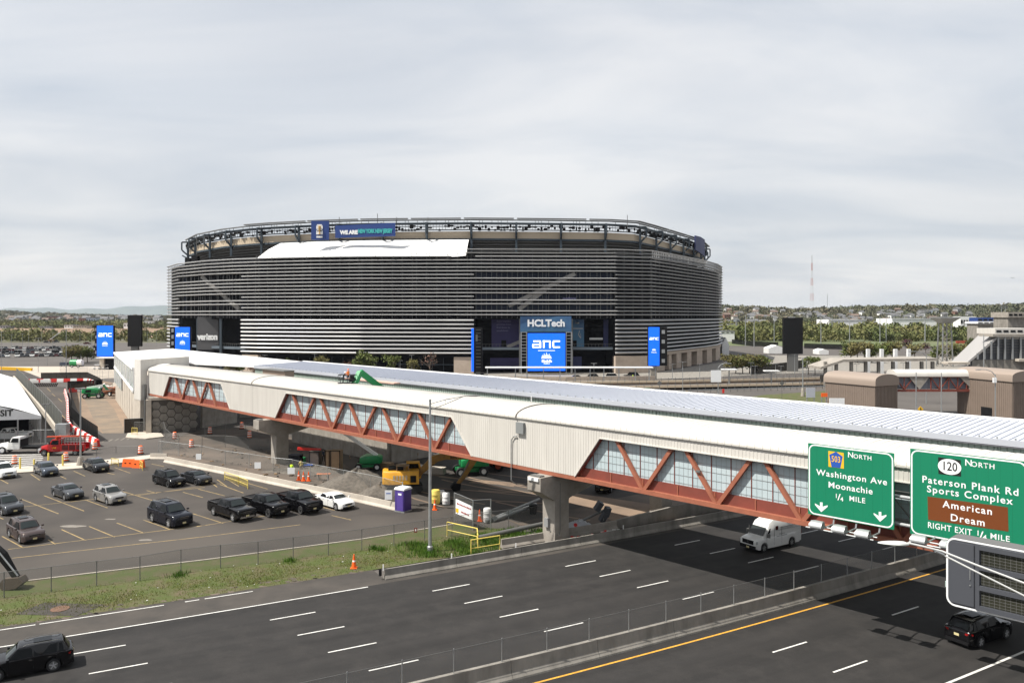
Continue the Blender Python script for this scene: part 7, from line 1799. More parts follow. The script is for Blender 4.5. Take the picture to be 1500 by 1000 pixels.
person('worker in dark clothes bending on the bridge roof left of the lift basket', P(502.5, 561.5, 105) , 0.4, M['black'], M['black'], 1.5, pose='lean', helmet=M['reflect_white'])
# stored materials in the shade behind the first pier
for i, (px, py, w, h, dpt, m, l) in enumerate(((433, 689, 1.6, 2.2, 1.2, 'dark', 'dark container beside the first pier'), (441, 687, 1.0, 1.6, 1.0, 'green_machine', 'green tank among the stored materials'), (462, 688, 1.5, 2.6, 1.0, 'brown_dark', 'tall dark crate in front of the plain wall'),
 (493, 690, 1.4, 2.9, 1.1, 'wood', 'tall plywood crate in shade under the bridge'), (481, 688, .7, 2.7, .9, 'wood', 'narrow plywood box left of the tall plywood crate'), (452, 690, 1.2, .9, .8, 'sign_blue', 'low blue box among the stored materials'))):
 q = G(px, py); t = thing('storage_crate', l, 'crate', q, rz=-.1); b = MB(); b.box((0, 0, h / 2), (w, dpt, h)); b.build('shell', M[m], t)
 b = MB()
 for sg in (-1, 1): b.box((sg * (w / 2 - .08), -dpt / 2 - .02, h / 2), (.1, .04, h))
 b.box((0, -dpt / 2 - .02, h - .08), (w, .04, .1)); b.build('frame', M['black'], t)
b = MB(); b.beam(G(436, 684) + V(0, 0, 2.6), G(470, 684) + V(0, 0, 2.4), .5, .35); tag(b.build('red_tarpaulin', M['red']), 'strip of red tarpaulin lying over the stored materials', 'tarpaulin')
t = thing('work_table', 'small orange table with two legs behind the site fence', 'table', G(474, 703.5)); b = MB(); b.box((0, 0, .85), (1.7, .7, .06)); b.build('top', mat('dusty_orange', (.5, .19, .10), .7), t)
for sg in (-1, 1): b = MB(); b.path([(sg * .6, -.3, 0), (sg * .65, 0, .85), (sg * .6, .3, 0)], .03, 5); b.build('leg', M['galv_dark'], t)
# site lumber and scaffolding by the far wall
for i, (px, py, l) in enumerate(((600, 670, 'stack of dark timber in shade right of the plain wall'), (635, 693, 'stack of pale timber beyond the excavator'), (560, 686, 'low stack of boards beside the green lift'))):
 t = thing('timber_stack', l, 'timber', G(px, py), rz=-.3)
 for k in range(5): b = MB(); b.box((U(-.1, .1), 0, .1 + k * .17), (3.2, 1.2, .14)); b.build('board', M['wood'] if i != 1 else M['concrete_pale'], t)
# ---------------------------------------------------------------- left side: tent, ramp wall, striped barriers
TE = thing('event_tent', 'large white marquee with TRANSIT lettering on its gable at the left edge', 'tent', (-77.8, 132, 0)); u = V(-.95, -.30, 0).normalized(); w = V(-.56, .83, 0).normalized(); LT = 96.0; HW = 11.5; ZE, ZR = 4.45, 7.75
def tp_(a, c, z): p = u * a + w * c; return V(p.x, p.y, z)
nb = 22
for i in range(nb):
 c0_, c1_ = LT * i / nb, LT * (i + 1) / nb - .06; b = MB(); sec = [(0, ZE), (HW * .35, ZE + (ZR - ZE) * .42), (HW, ZR), (HW * 1.65, ZE + (ZR - ZE) * .42), (HW * 2, ZE)]
 b.loft([[tp_(a, c, z) for a, z in sec] + [tp_(a, c, z - .06) for a, z in sec[::-1]] for c in (c0_, c1_)], close=True); b.build('roof_panel', M['white'], TE)
b = MB(); b.add([tp_(0, -.1, ZE - .5), tp_(HW * 2, -.1, ZE - .5), tp_(HW * 2, -.1, ZE), tp_(HW, -.1, ZR - .05), tp_(0, -.1, ZE)] + [tp_(0, .1, ZE - .5), tp_(HW * 2, .1, ZE - .5), tp_(HW * 2, .1, ZE), tp_(HW, .1, ZR - .05), tp_(0, .1, ZE)], [(0, 1, 2, 3, 4), (9, 8, 7, 6, 5)] + [(i, (i + 1) % 5, 5 + (i + 1) % 5, 5 + i) for i in range(5)]); b.build('gable', M['white'], TE)
rzt = atan2(-u.y, -u.x); text('TRANSIT', 1.4, M['sign_black'], TE, tp_(4.1, -.16, 5.05), rot=(pi / 2, 0, rzt), bold=.03, align='RIGHT')
for a in (0.1, 3.4, 7.0, 10.5, 14, 17.5, 20.8):
 b = MB(); p = tp_(a, 0, 0); b.tube(p, p + V(0, 0, ZE - .4), .11, 6); b.build('pole', M['galv'], TE)
for k in range(1, 22):
 b = MB(); p = tp_(.05, k * LT / 22, 0); b.tube(p, p + V(0, 0, ZE), .09, 6); b.build('pole', M['galv'], TE)
b = MB(); b.quad(tp_(1.5, 6, 0), tp_(20, 6, 0), tp_(20, 6, ZE), tp_(1.5, 6, ZE)); b.quad(tp_(1.5, 6, 0), tp_(1.5, 90, 0), tp_(1.5, 90, ZE - .2), tp_(1.5, 6, ZE - .2)); b.build('tent_shade_sheet', M['dark'], TE, fix=False)  # near-black sheets put in as the shade inside the tent
link_fence([V(-78, 130, 0), V(-82, 129, 0), V(-90, 127, 0)], 2.3, 'chain_link_fence', 'chain link panels closing the open front of the white tent', pm='galv', post_gap=3)
link_fence([V(-78, 130, 0), V(-74.5, 130.5, 0), V(-73, 133, 0)], 2.4, 'chain_link_fence', 'chain link panels at the corner right of the white tent', pm='galv', post_gap=1.5)
b = MB(); b.box((0, 0, 1.6), (1.8, 1.2, 3.2)); o = b.build('grey_cabinet', M['galv'], loc=(-74.0, 131.5, 0)); tag(o, 'grey metal cabinet between the tent corner and the scrim fence', 'cabinet')
# low wall with scrim fence
wl = [G(83, 638), G(70, 619), G(55, 599), G(40, 581), G(28, 566), G(20, 557)]
t = thing('ramp_wall', 'pale concrete wall under a grey scrim fence running back beside the tent', 'wall', wl[0]); o = t.location
for a, c in zip(wl, wl[1:]): b = MB(); b.beam(a - o + V(0, 0, .75), c - o + V(0, 0, .75), .4, 1.5); b.build('wall_section', M['concrete_pale'], t)
M['scrim'] = mat('grey_scrim_fence', (.075, .08, .072), .85, alpha=.93)
link_fence([p + V(.9, 0, 0) for p in wl], 4.0, 'scrim_fence', 'tall fence with grey green scrim along the ramp beside the tent', m='scrim', post_gap=6, pm='galv')
def striped_row(pts, label, seg=1.9):
 d = [0.0]
 for a, c in zip(pts, pts[1:]): d.append(d[-1] + (c - a).length)
 n = max(1, int(d[-1] / seg)); k = 0
 def at(s):
  for i in range(len(pts) - 1):
   if s <= d[i + 1] + 1e-6: return pts[i].lerp(pts[i + 1], (s - d[i]) / (d[i + 1] - d[i]))
  return pts[-1]
 for i in range(n):
  a, c = at(d[-1] * i / n), at(d[-1] * (i + 1) / n); mid = (a + c) / 2; L = (c - a).length
  key = ('wb', i % 2, round(L, 1))
  if key not in WB_: b = MB(); b.loft([[(x, -.30, 0), (x, -.28, .3), (x, -.16, .95), (x, .16, .95), (x, .28, .3), (x, .30, 0)] for x in (-L / 2 + .04, L / 2 - .04)], close=True); WB_[key] = b.mesh('water_barrier', M['red'] if i % 2 == 0 else M['reflect_white'])
  o = bpy.data.objects.new('water_barrier', WB_[key]); COL.objects.link(o); o.location = mid; o.rotation_euler = (0, 0, atan2(c.y - a.y, c.x - a.x)); o.scale = (1, 1, 1.15)
  tag(o, ('red' if i % 2 == 0 else 'white') + ' plastic water barrier in ' + label, 'barrier', 'red and white water barriers')
WB_ = {}
striped_row([G(34, 560), G(128, 559), G(141, 563)], 'the furthest striped row behind the dirt lane')
striped_row([G(101, 574.5), G(160, 571.5)], 'the short striped row behind the green lift')
striped_row([G(95, 575), G(99, 590), G(99.5, 612), G(100, 624), G(104, 630)], 'the striped row along the left of the dirt lane')
striped_row([G(105, 631), G(120, 640), G(144, 654)], 'the nearest striped row ending at the lamp post')
for pts, l in (([G(60, 557), G(128, 556), G(147, 566), G(149, 571)], 'black scrim fence above the furthest striped barriers'), ([G(99, 571), G(125, 570), G(150, 568.5)], 'black scrim fence behind the short striped row'), ([G(103, 574), G(105, 592), G(103.5, 612), G(118, 628), G(143, 646)], 'black scrim fence along the right side of the striped barriers')):
 link_fence(pts, 2.5, 'scrim_fence', l, m='mesh_dark', post_gap=2.4, pm='black')
t = link_fence([G(182, 634.5), G(210, 633)], 2.6, 'scrim_fence', 'short black scrim fence at the foot of the beige portal', m='mesh_dark', pm='galv')
t = thing('folded_barricades', 'pile of yellow and black folded barricades in the closed lane', 'barricade', G(66, 566)); b = MB()
for k in range(14): b.beam((k * .55 - 4, 0, 0), (k * .55 - 3.5, .2, 1.0), .1, .3)
b.build('leg', M['black'], t); b = MB(); b.box((0, .3, 1.6), (3.0, .4, .9)); b.box((-3, .3, 1.5), (1.6, .4, .8)); b.build('panel', M['reflect_white'], t)
# yellow water barriers by the far lot
for i in range(9):
 q = G(4, 541).lerp(G(46, 543), i / 9.0); b = MB(); b.box((0, 0, .5), (3.0, .9, 1.1)); o = b.build('yellow_barrier', M['sign_yellow'], loc=q, rot=-.1); tag(o, 'yellow barrier block in the row below the crowded far lot', 'barrier', 'yellow barrier blocks')
# golf carts, cement mixer like tank on the plaza
for i, (px, py, l) in enumerate(((142, 541, 'white golf cart on the pale plaza, left of two'), (154.5, 541, 'white golf cart on the pale plaza, next to the kiosk'))):
 t = thing('golf_cart', l, 'golf cart', G(px, py), rz=.3 + i * .2); b = MB(); b.loft([[(x, -.6, .3), (x, -.6, z), (x, .6, z), (x, .6, .3)] for x, z in ((1.3, .7), (.5, .95), (.4, .55), (-.5, .55), (-.6, .9), (-1.3, .9))], close=True); b.build('body', M['white'], t)
 b = MB(); b.box((0, 0, 1.85), (2.0, 1.25, .08)); b.build('canopy', M['white'], t); b = MB()
 for x in (-.9, .8):
  for sg in (-1, 1): b.tube((x, sg * .55, .8), (x, sg * .55, 1.85), .03, 5)
 b.build('canopy_post', M['black'], t)
 for x in (-.85, .85):
  for sg in (-1, 1): wheel(t, (x, sg * .55, .25), .25, .18)
t = thing('tank_trailer', 'green and white tank trailer on the pale plaza left of the golf carts', 'trailer', G(112, 538), scale=1.25)
b = MB(); b.tube((-1.8, 0, 1.5), (.4, 0, 1.5), 1.05, 14); b.build('green_tank', M['green_machine'], t, smooth=True); b = MB(); b.tube((.5, 0, 1.5), (1.9, 0, 1.6), 1.0, 14); b.build('white_tank', M['white'], t, smooth=True); b = MB(); b.box((0, 0, .55), (4.2, 1.4, .3)); b.build('frame', M['black'], t)
for x in (-1, 1): wheel(t, (x, -.8, .4), .4, .3)
t = thing('equipment_cart', 'dark equipment cart beside the tall plaza lamp post', 'cart', G(94, 537)); b = MB(); b.box((0, 0, 1.2), (3.0, 1.5, 1.2)); b.build('body', M['denim'], t); b = MB(); b.path([(-1.2, 0, 1.8), (-.6, 0, 3.2), (.3, 0, 1.8), (1.0, 0, 3.0)], .1, 5); b.build('handle', M['galv'], t)
for x in (-1, 1): wheel(t, (x, -.6, .35), .35, .3)
t = thing('kiosk', 'small kiosk with white flat canopy under the leftmost blue pylon', 'kiosk', G(160, 541)); b = MB(); b.box((0, 0, 4.6), (8.5, 4, .35)); b.build('canopy', M['white'], t)
b = MB(); b.box((-3, 1, 2.2), (1.8, 1.5, 4.4)); b.build('pillar', M['concrete_pale'], t); b = MB(); b.box((1.2, 1, 2.1), (5.5, 2, 4.2)); b.build('booth', M['dark'], t)
link_fence([G(88, 549.5), G(128, 549), G(150, 553.5), G(168, 554)], 2.6, 'chain_link_fence', 'pale fence between the plaza and the black scrim fence', m='mesh', post_gap=3, pm='galv')
# ---------------------------------------------------------------- lamp posts
def lamp(px, top, base, label, heads=1, arm=.8, base_h=0.0, Y=None, r=.10, grp='lamp posts', sign=None, curved=0):
 q = G(px, base) if Y is None else V((px - 750) / 1170 * Y, Y, 0); h = 21 - (top - HZ) * q.y / 1170
 t = thing('lamp_post', label, 'lamp post', q, group=grp)
 b = MB(); b.tube((0, 0, 0), (0, 0, h), r, 8, r * .65); b.build('pole', M['galv'], t)
 if base_h: b = MB(); b.lathe((0, 0, 0), [(.55, 0), (.38, base_h * .8), (.3, base_h)], 10); b.build('base', M['concrete'], t)
 if curved: b = MB(); b.path([(0, 0, h - .3), (curved * .5, 0, h + .5), (curved * 1.3, 0, h + .85), (curved * 2.2, 0, h + .9)], .07, 6); b.build('arm', M['galv'], t); b = MB(); b.box((curved * 2.4, 0, h + .85), (.9, .3, .16)); b.build('luminaire', M['galv'], t)
 elif heads:
  b = MB(); b.box((0, 0, h), (arm * 2, .12, .10)); b.build('arm', M['galv'], t)
  for sg in ((-1, 1) if heads > 1 else (1,)): b = MB(); b.box((sg * arm, 0, h), (.7, .45, .18)); b.build('luminaire', M['galv_dark'], t)
 if sign: b = MB(); b.box((sign[0], -.2, sign[1]), sign[2]); b.build('sign_face', M['sign_white'], t)
 return t
lamp(118, 569, 682, 'lamp post on a concrete foot beside the dark sedan at the top kerb', heads=2, arm=.35, base_h=1.3, r=.13)
lamp(67, 592, 652, 'thin lamp post before the scrim fence right of the tent', heads=2, arm=.3)
lamp(97, 483, 556, 'tall lamp post rising from the striped barriers to the plaza', heads=2, arm=.9, r=.13)
for i, (px, tp1, bs) in enumerate(((2, 486, 552), (17, 490, 520), (33, 489, 517), (56, 495, 545), (42, 484, 512), (69, 508, 535), (77, 487, 514), (61, 487, 511), (117, 487, 513), (134, 486, 518), (229, 484, 506), (216, 487, 505))):
 lamp(px, tp1, bs, 'slim lamp post standing among the far left car parks', heads=2, arm=.7, grp='far left lamp posts')
RL = [(1000, 530, 579, 'plain tall lamp post before the stadium plaza, left of the white signed one'), (1025, 533, 556, 'short lamp post behind the elevated road at the stadium corner'), (1100, 531, 553, 'thin lamp post left of the green trees by the black pylon'), (1106, 536, 554, 'thin lamp post under the long tree clump'),
  (1136, 533, 554, 'thin lamp post right of the tree clump'), (1144, 536, 553, 'thin lamp post near the umbrella canopy'), (1164, 519, 552, 'lamp post just left under the black pylon'), (1182, 529, 552, 'lamp post just right of the black pylon'), (1219, 534, 548, 'lamp post by the station canopy edge'), (1255, 533, 548, 'lamp post under the station canopy'), (1290, 532, 548, 'lamp post behind the brown hall'), (1323, 531, 548, 'lamp post behind the white roofed footbridge'), (985, 533, 556, 'lamp post right of the narrow blue pylon'), (960, 538, 558, 'lamp post below the narrow blue pylon'), (870, 532, 560, 'lamp post beside the entrance canopy')]
for px, tp1, bs, l in RL: lamp(px, tp1, bs, l, heads=2, arm=.6)
lamp(1052, 537, 583, 'lamp post with curved arm and white sign by the elevated road', curved=1.2, r=.14, sign=(-.6, 5.6, (2.6, .1, 3.0)))
lamp(1176, 524, 580, 'stout lamp post on a concrete foot beside the lawn', heads=2, arm=.8, base_h=2.2, r=.2)
lamp(1342, 545, 613, 'tall pole left of the yellow warning sign', heads=0, r=.12, Y=150); lamp(1379, 546, 613, 'tall pole in front of the brown cladding building', heads=0, r=.12, Y=150)
lamp(1458, 548, 613, 'lamp post with a box on its mast before the brown building', curved=-1.3, r=.13, Y=146, sign=(-.25, 9.2, (.6, .3, .9)))
lamp(1357, 520, 560, 'lamp post with curved arm behind the white footbridge roof', curved=-1.6, r=.13, Y=190)
lamp(1441, 490, 545, 'dark pole rising before the covered ramp', heads=0, r=.16, Y=215)
for i, px in enumerate((330, 388, 355, 412, 461, 457, 480, 527, 548, 586, 603, 575)): lamp(px, (523, 520, 529, 531, 518, 532, 531, 518, 530, 528, 520, 529)[i], 545, 'small lamp post in front of the stadium base above the walkway roof', heads=2, arm=.5, grp='lamp posts along the stadium base', Y=268)
# clutter of the building site
b = MB(); b2 = MB(); cp = [G(250, 672), G(430, 706), G(560, 735), G(640, 700), G(560, 675), G(420, 655), G(300, 655)]
xs = [p.x for p in cp]; ys = [p.y for p in cp]
for i in range(240):
 p = V(U(min(xs), max(xs)), U(min(ys), max(ys)), 0)
 if not inpoly(p, cp): continue
 (b if R() < .6 else b2).box((p.x, p.y, .08), (U(.1, .7), U(.06, .2), U(.05, .18)), rz=U(0, 3))
stuff(b.build('site_debris', M['gravel'])); stuff(b2.build('scrap_timber', M['wood']))
b = MB()
for i in range(16):
 p = G(U(590, 780), U(690, 735)); a = U(-.9, -.2); q = p
 for k in range(8): q2 = q + V(cos(a) * 1.6, sin(a) * 1.6, 0); px_line(b, q, q2, .35, -.012 + .0004 * i); q = q2; a += U(-.12, .12)
stuff(b.build('tyre_track', M['dirt']))
b = MB(); q = G(600, 742)
for i in range(3):
 pts = [q + V(U(0, 1), U(0, 1), .05)]
 for k in range(9): pts.append(pts[-1] + V(U(.2, .9), U(-.4, .6), 0))
 b.path(pts, .04, 5)
tag(b.build('hose', M['black']), 'black hoses lying on the asphalt near the portable toilet', 'hose')
# ---------------------------------------------------------------- trees near the stadium
def leaf_tree(h, rad, m, n=420, seed=1, bare=False, flat=1.0):
 rnd = random.Random(seed); b = MB(); b.tube((0, 0, 0), (.1, 0, h * .45), h * .028, 7, h * .018)
 limbs = []
 for i in range(9):
  a = rnd.uniform(0, 6.28); e = rnd.uniform(.5, 1.2); z0 = h * rnd.uniform(.25, .5); l = rad * rnd.uniform(.7, 1.1); q = (cos(a) * l * cos(e) , sin(a) * l * cos(e), z0 + l * sin(e) * 1.1)
  b.tube((.05, 0, z0), q, h * .012, 5, h * .004); limbs.append(q)
  for k in range(3 if not bare else 8): r2 = [c + rnd.uniform(-.35, .35) * rad for c in q]; r2[2] = q[2] + rnd.uniform(-.1, .4) * rad; b.tube(q if k % 2 else [c * .7 for c in q[:2]] + [q[2] * .85], r2, h * .005, 4, h * .002)
 tr = b.mesh('trunk', M['bark']); b = MB(); cl = []
 for i in range(16): a = rnd.uniform(0, 6.28); rr = rad * sqrt(rnd.random()) * .72; cl.append((cos(a) * rr, sin(a) * rr, h * rnd.uniform(.42, .88), rnd.uniform(.28, .5) * rad))
 for i in range(n):
  c = rnd.choice(cl); d = Vector((rnd.gauss(0, 1), rnd.gauss(0, 1), rnd.gauss(0, .8))).normalized() * c[3] * rnd.uniform(.5, 1.05); p = Vector(c[:3]) + d; p.z = min(p.z, h) * 1.0
  s = rnd.uniform(.10, .22) * rad * .55; u_ = Vector((rnd.gauss(0, 1), rnd.gauss(0, 1), rnd.gauss(0, .7))).normalized(); v_ = u_.cross(Vector((rnd.gauss(0, 1), rnd.gauss(0, 1), rnd.gauss(0, 1)))).normalized()
  b.add([p - u_ * s, p + v_ * s * .7, p + u_ * s, p - v_ * s * .7], [(0, 1, 2, 3)])
 return tr, b.mesh('crown', m, fix=False)
TR_ = {'y': leaf_tree(7, 2.9, M['leaf_green'], 700, 3), 'o': leaf_tree(6, 2.6, M['leaf_olive'], 600, 4), 'r': leaf_tree(5.5, 2.3, M['leaf_red'], 330, 5), 'd': leaf_tree(7, 3.2, M['leaf_dark'], 700, 6), 'p': leaf_tree(6, 2.6, M['leaf_plum'], 600, 7), 'b': leaf_tree(6.5, 2.4, M['leaf_red'], 60, 8, bare=True), 'g2': leaf_tree(6.5, 3.4, M['leaf_green'], 800, 9), 'o2': leaf_tree(6.5, 3.4, M['leaf_olive'], 800, 10)}
def tree(kind, p, s, label, group=None, sx=1.0):
 t = thing('tree', label, 'tree', p, U(0, 6), group); t.scale = (s * sx, s * sx, s)
 for me, nm in zip(TR_[kind], ('trunk', 'crown')): o = bpy.data.objects.new(nm, me); COL.objects.link(o); o.parent = t
 return t
SG = 'young trees along the foot of the stadium'
for px, py, k, s, l in ((336, 535, 'o', .8, 'small olive tree below the verizon opening'), (350, 535, 'y', .75, 'small green tree beside the left stone pier'), (372, 540, 'r', .7, 'small reddish tree before the left stone pier'), (410, 541, 'y', .75, 'small green tree right of the left stone pier'), (437, 542, 'b', .8, 'nearly bare reddish tree left of a green one at the stadium base'), (472, 543, 'o', 1.0, 'olive green tree at the stadium base above the green lift arm'), (505, 545, 'r', .85, 'reddish tree left of the biggest green tree at the stadium base'),
  (533, 547, 'g2', 1.15, 'biggest yellow green tree along the stadium base'), (575, 548, 'y', .9, 'green tree right of the biggest one at the stadium base'), (602, 549, 'o', .85, 'olive tree by the thin lamp post at the stadium base'), (629, 548, 'b', 1.1, 'bare twiggy tree left of the right stone pier')):
 tree(k, V((px - 750) / 1170 * 264, 264, 0), s * 1.3, l, SG)
for i, (px, py, k, s) in enumerate(((105, 532, 'o2', 1.25), (113, 530, 'g2', 1.2), (121, 529, 'o2', 1.1), (128, 529, 'g2', 1.1))): tree(k, G(px, py + 1.5), s, ('olive tree at the left of the plaza clump', 'green tree second in the plaza clump', 'olive tree third in the plaza clump', 'green tree at the right of the plaza clump by the blue pylon')[i], 'trees on the pale plaza')
for i, px in enumerate((1068, 1078, 1088, 1098, 1108, 1117)): tree(('o2', 'g2', 'o2', 'g2', 'o2', 'g2')[i], G(px, 547), 1.05, ('green canopy tree', 'olive canopy tree')[i % 2] + ' in the long clump between stadium corner and black pylon', 'trees between the stadium corner and the black pylon', 1.05)
for i, px in enumerate((1184, 1194)): tree('y', G(px, 549), .95, ('orange tinged green tree right of the black pylon', 'green tree at the left end of the station canopy')[i])
for i, (px, py, k, s) in enumerate(((1246, 530, 'g2', 1.5), (1256, 531, 'o2', 1.4), (1266, 531, 'o2', 1.4), (1277, 531, 'g2', 1.35), (1296, 528, 'g2', 1.35), (1307, 528, 'o2', 1.4))): tree(k, G(px, py), s, ('round olive tree, first of the row behind the station canopy', 'round olive tree, second of the row behind the station canopy', 'round olive tree, third of the row behind the station canopy', 'round olive tree, fourth of the row behind the station canopy', 'round green tree, fifth of the row behind the station canopy', 'round olive tree, sixth of the row behind the station canopy')[i], 'round trees behind the station canopy')
tree('p', G(1329, 516), 1.3, 'plum coloured tree right of the row of round trees'); tree('p', G(1356, 517), 1.0, 'smaller plum coloured tree left of the lattice tower')
for i, (px, py, k, s) in enumerate(((1340, 528, 'o2', 1.2), (1374, 533, 'g2', 1.25), (1386, 531, 'o2', 1.3), (1396, 531, 'g2', 1.3), (1408, 527, 'o2', 1.2), (1420, 520, 'd', 1.3))): tree(k, G(px, py), s, ('olive tree behind the station canopy, right end', 'green tree left of the covered ramp', 'olive tree below the lattice tower', 'green tree next to the covered ramp roof', 'olive tree behind the covered ramp', 'dark tree furthest up behind the covered ramp')[i])
# ---------------------------------------------------------------- right: entrance canopy, elevated road
b = MB(); CP = thing('entrance_canopy', 'long thin white canopy on slim posts before the stadium entrance', 'canopy', P(834, 560, 250) * 1.0); CP.location.z = 0; o = CP.location.copy()
a, c = P(711, 538, 250), P(956, 538, 250); b.box(((a.x + c.x) / 2 - o.x, 0, a.z), (c.x - a.x, 3.0, .35)); b.build('roof', M['white'], CP)
src = None
for px in (714, 755, 772, 796, 820, 842, 864, 884, 906, 930, 950):
 l = (P(px, 538, 250).x - o.x, -1.0, a.z / 2)
 if src is None: b = MB(); b.box((0, 0, 0), (.28, .28, a.z)); src = b.build('post', M['galv'], CP, loc=l)
 else: inst(src, CP, l)
link_fence([G(690, 560), G(830, 562.5), G(960, 560)], 2.2, 'plaza_fence', 'dark plaza fence below the entrance canopy', m='mesh', post_gap=3, pm='galv_dark')
b = MB(); L = [G(690, 556), G(830, 557), G(960, 556)]; t = thing('stone_bench_wall', 'low buff stone wall behind the plaza fence below the blue screen', 'wall', L[0])
for a, c in zip(L, L[1:]): b.beam(a - L[0] + V(0, 0, .6), c - L[0] + V(0, 0, .6), .8, 1.2)
b.build('wall_section', M['stone'], t)
crm = mat('cream_parapet', (.62, .50, .36), .8); crm2 = mat('parapet_brown', (.22, .15, .10), .8)
for k, (L, h, lb) in enumerate((([G(700, 578), G(850, 573), G(1000, 570.5), G(1212, 566)], 1.25, 'front cream parapet of the elevated road right of the stadium'), ([G(700, 566), G(850, 564), G(1000, 562), G(1212, 557.5)], 1.15, 'rear cream parapet of the elevated road with brown panels below'))):
 t = thing('road_parapet', lb, 'parapet', L[0])
 for a, c in zip(L, L[1:]):
  b = MB(); b.beam(a - L[0] + V(0, 0, h - .32), c - L[0] + V(0, 0, h - .32), .35, .62); b.build('cap_beam', crm, t)
  b = MB(); b.beam(a - L[0] + V(0, .1, h / 2 - .3), c - L[0] + V(0, .1, h / 2 - .3), .25, .6); b.build('lower_panel', crm2 if k else M['dark'], t)
  b = MB(); n = int((c - a).length / 2.2)
  for i in range(n): p = a.lerp(c, i / n) - L[0]; b.box((p.x, p.y - .12, h / 2 + .35), (.12, .12, h + .9))
  stuff(b.build('fence_post', M['galv_dark'], t))
L = [G(900, 580), G(1060, 574), G(1214, 569)]; t = thing('guard_rail', 'grey metal guard rail along the road beyond the walkway roof', 'guard rail', L[0])
for a, c in zip(L, L[1:]): b = MB(); b.beam(a - L[0] + V(0, 0, .75), c - L[0] + V(0, 0, .75), .08, .32); b.build('rail', M['galv'], t)
b = MB()
for a, c in zip(L, L[1:]):
 for i in range(16): p = a.lerp(c, i / 16) - L[0]; b.box((p.x, p.y, .4), (.12, .12, .8))
stuff(b.build('rail_post', M['galv_dark'], t))
def board(px0, px1, py0, py1, Y, m, label, name='road_sign', leg=True, cat='sign', lx=(.1, .9)):
 a, c = P(px0, py1, Y), P(px1, py0, Y); t = thing(name, label, cat, ((a.x + c.x) / 2, Y, 0)); w = c.x - a.x
 b = MB(); b.box((0, 0, (a.z + c.z) / 2), (w, .12, c.z - a.z)); b.build('sign_face', m, t)
 if leg:
  for f in lx: b = MB(); b.box((w * (f - .5), .1, a.z / 2 + .3), (.14, .14, a.z + .6)); b.build('leg', M['galv'], t)
 return t
board(1181, 1194, 568, 582, 160, mat('sign_grey_back', (.42, .44, .48), .6), 'grey back of a square sign on two legs on the lawn')
board(945, 952, 568, 574, 175, M['sign_green'], 'small green sign showing above the walkway roof'); board(1004.5, 1007.5, 573, 578, 160, M['sign_yellow'], 'tiny yellow marker above the walkway roof', lx=(.5,))
board(1058, 1061, 569.5, 575.5, 165, M['red'], 'small red sign on a thin post beside the road', lx=(.5,))
board(1203, 1212, 575.5, 581, 150, M['orange'], 'orange panel standing before the brown hall'); board(1215, 1237, 583, 594, 148, M['sign_white'], 'white rectangular panel against the brown hall wall')
t = thing('warning_sign', 'yellow diamond pedestrian sign between the two brown buildings', 'sign', V((1348.5 - 750) / 1170 * 148, 148, 0)); z = P(0, 599, 148).z
b = MB(); b.side([(0, z - .55), (.55, z), (0, z + .55), (-.55, z)], 0, .05); b.build('sign_face', M['sign_yellow'], t); b = MB(); b.box((0, -.03, z), (.14, .03, .5)); b.build('figure', M['sign_black'], t); b = MB(); b.box((0, .08, z / 2), (.08, .08, z)); b.build('leg', M['galv'], t)
for px, l in ((966, 'dark diamond sign back before the elevated road'), (1145.5, 'dark diamond sign back right of the tree clump')):
 t = thing('diamond_sign', l, 'sign', V((px - 750) / 1170 * 200, 200, 0)); z = P(0, 561, 200).z; b = MB(); b.side([(0, z - .7), (.6, z), (0, z + .7), (-.6, z)], 0, .05); b.build('sign_face', M['galv_dark'], t); b = MB(); b.box((0, .08, z / 2), (.08, .08, z)); b.build('leg', M['galv_dark'], t)
# ---- brown clad buildings joined by a small footbridge
def barrel_hall(name, label, c, rz, L, W_, H, rise, roofm=None):
 t = thing(name, label, 'building', c, rz); b = MB(); b.box((L / 2, W_ / 2, H / 2), (L, W_, H)); b.build('wall', M['brown_clad'], t)
 b = MB(); n = 12; sec = [(-.25 + (W_ + .5) * (1 - cos(pi * i / n)) / 2, H + rise * sin(pi * i / n) ** .7) for i in range(n + 1)]; b.sweep(sec + [(W_ + .25, H - .9), (-.25, H - .9)], -.25, L + .25); b.build('roof', mat('brown_roof', (.27, .215, .175), .6) if 'brown_roof' not in bpy.data.materials else bpy.data.materials['brown_roof'], t, smooth=True)
 b = MB(); x = .3
 while x < L: b.box((x, -.03, (H - .9) / 2), (.06, .06, H - .9)); x += .45
 y = .3
 while y < W_: b.box((L + .03, y, (H - .9) / 2), (.06, .06, H - .9)); b.box((-.03, y, (H - .9) / 2), (.06, .06, H - .9)); y += .45
 stuff(b.build('cladding_rib', M['brown_clad'], t)); return t
h1a, h1b = P(1209, 558, 177), P(1282, 564, 166); dd = h1b - h1a; H1 = 7.4
barrel_hall('brown_hall', 'small brown clad hall with barrel roof, left end of the white roofed footbridge', V(h1a.x, h1a.y, 0), atan2(dd.y, dd.x), hypot(dd.x, dd.y), 7.2, H1 - .2, 1.5)
h2a, h2b = P(1420, 552, 171), P(1489, 556, 160); dd = h2b - h2a
t = barrel_hall('brown_hall', 'brown clad hall with barrel roof at the right edge of the picture', V(h2a.x - 1.5, h2a.y + 2, 0), atan2(dd.y, dd.x), hypot(dd.x, dd.y) + 2.2, 8, 8.6, 1.3)
b = MB(); b.box((7.6, -.1, 1.0), (2.6, .15, 2.0)); b.build('door', M['black'], t)
FB2 = thing('small_footbridge', 'small white roofed footbridge with dark red truss between the brown halls', 'footbridge', P(1318, 575, 170)); o = FB2.location.copy(); o.z = 0; FB2.location = o
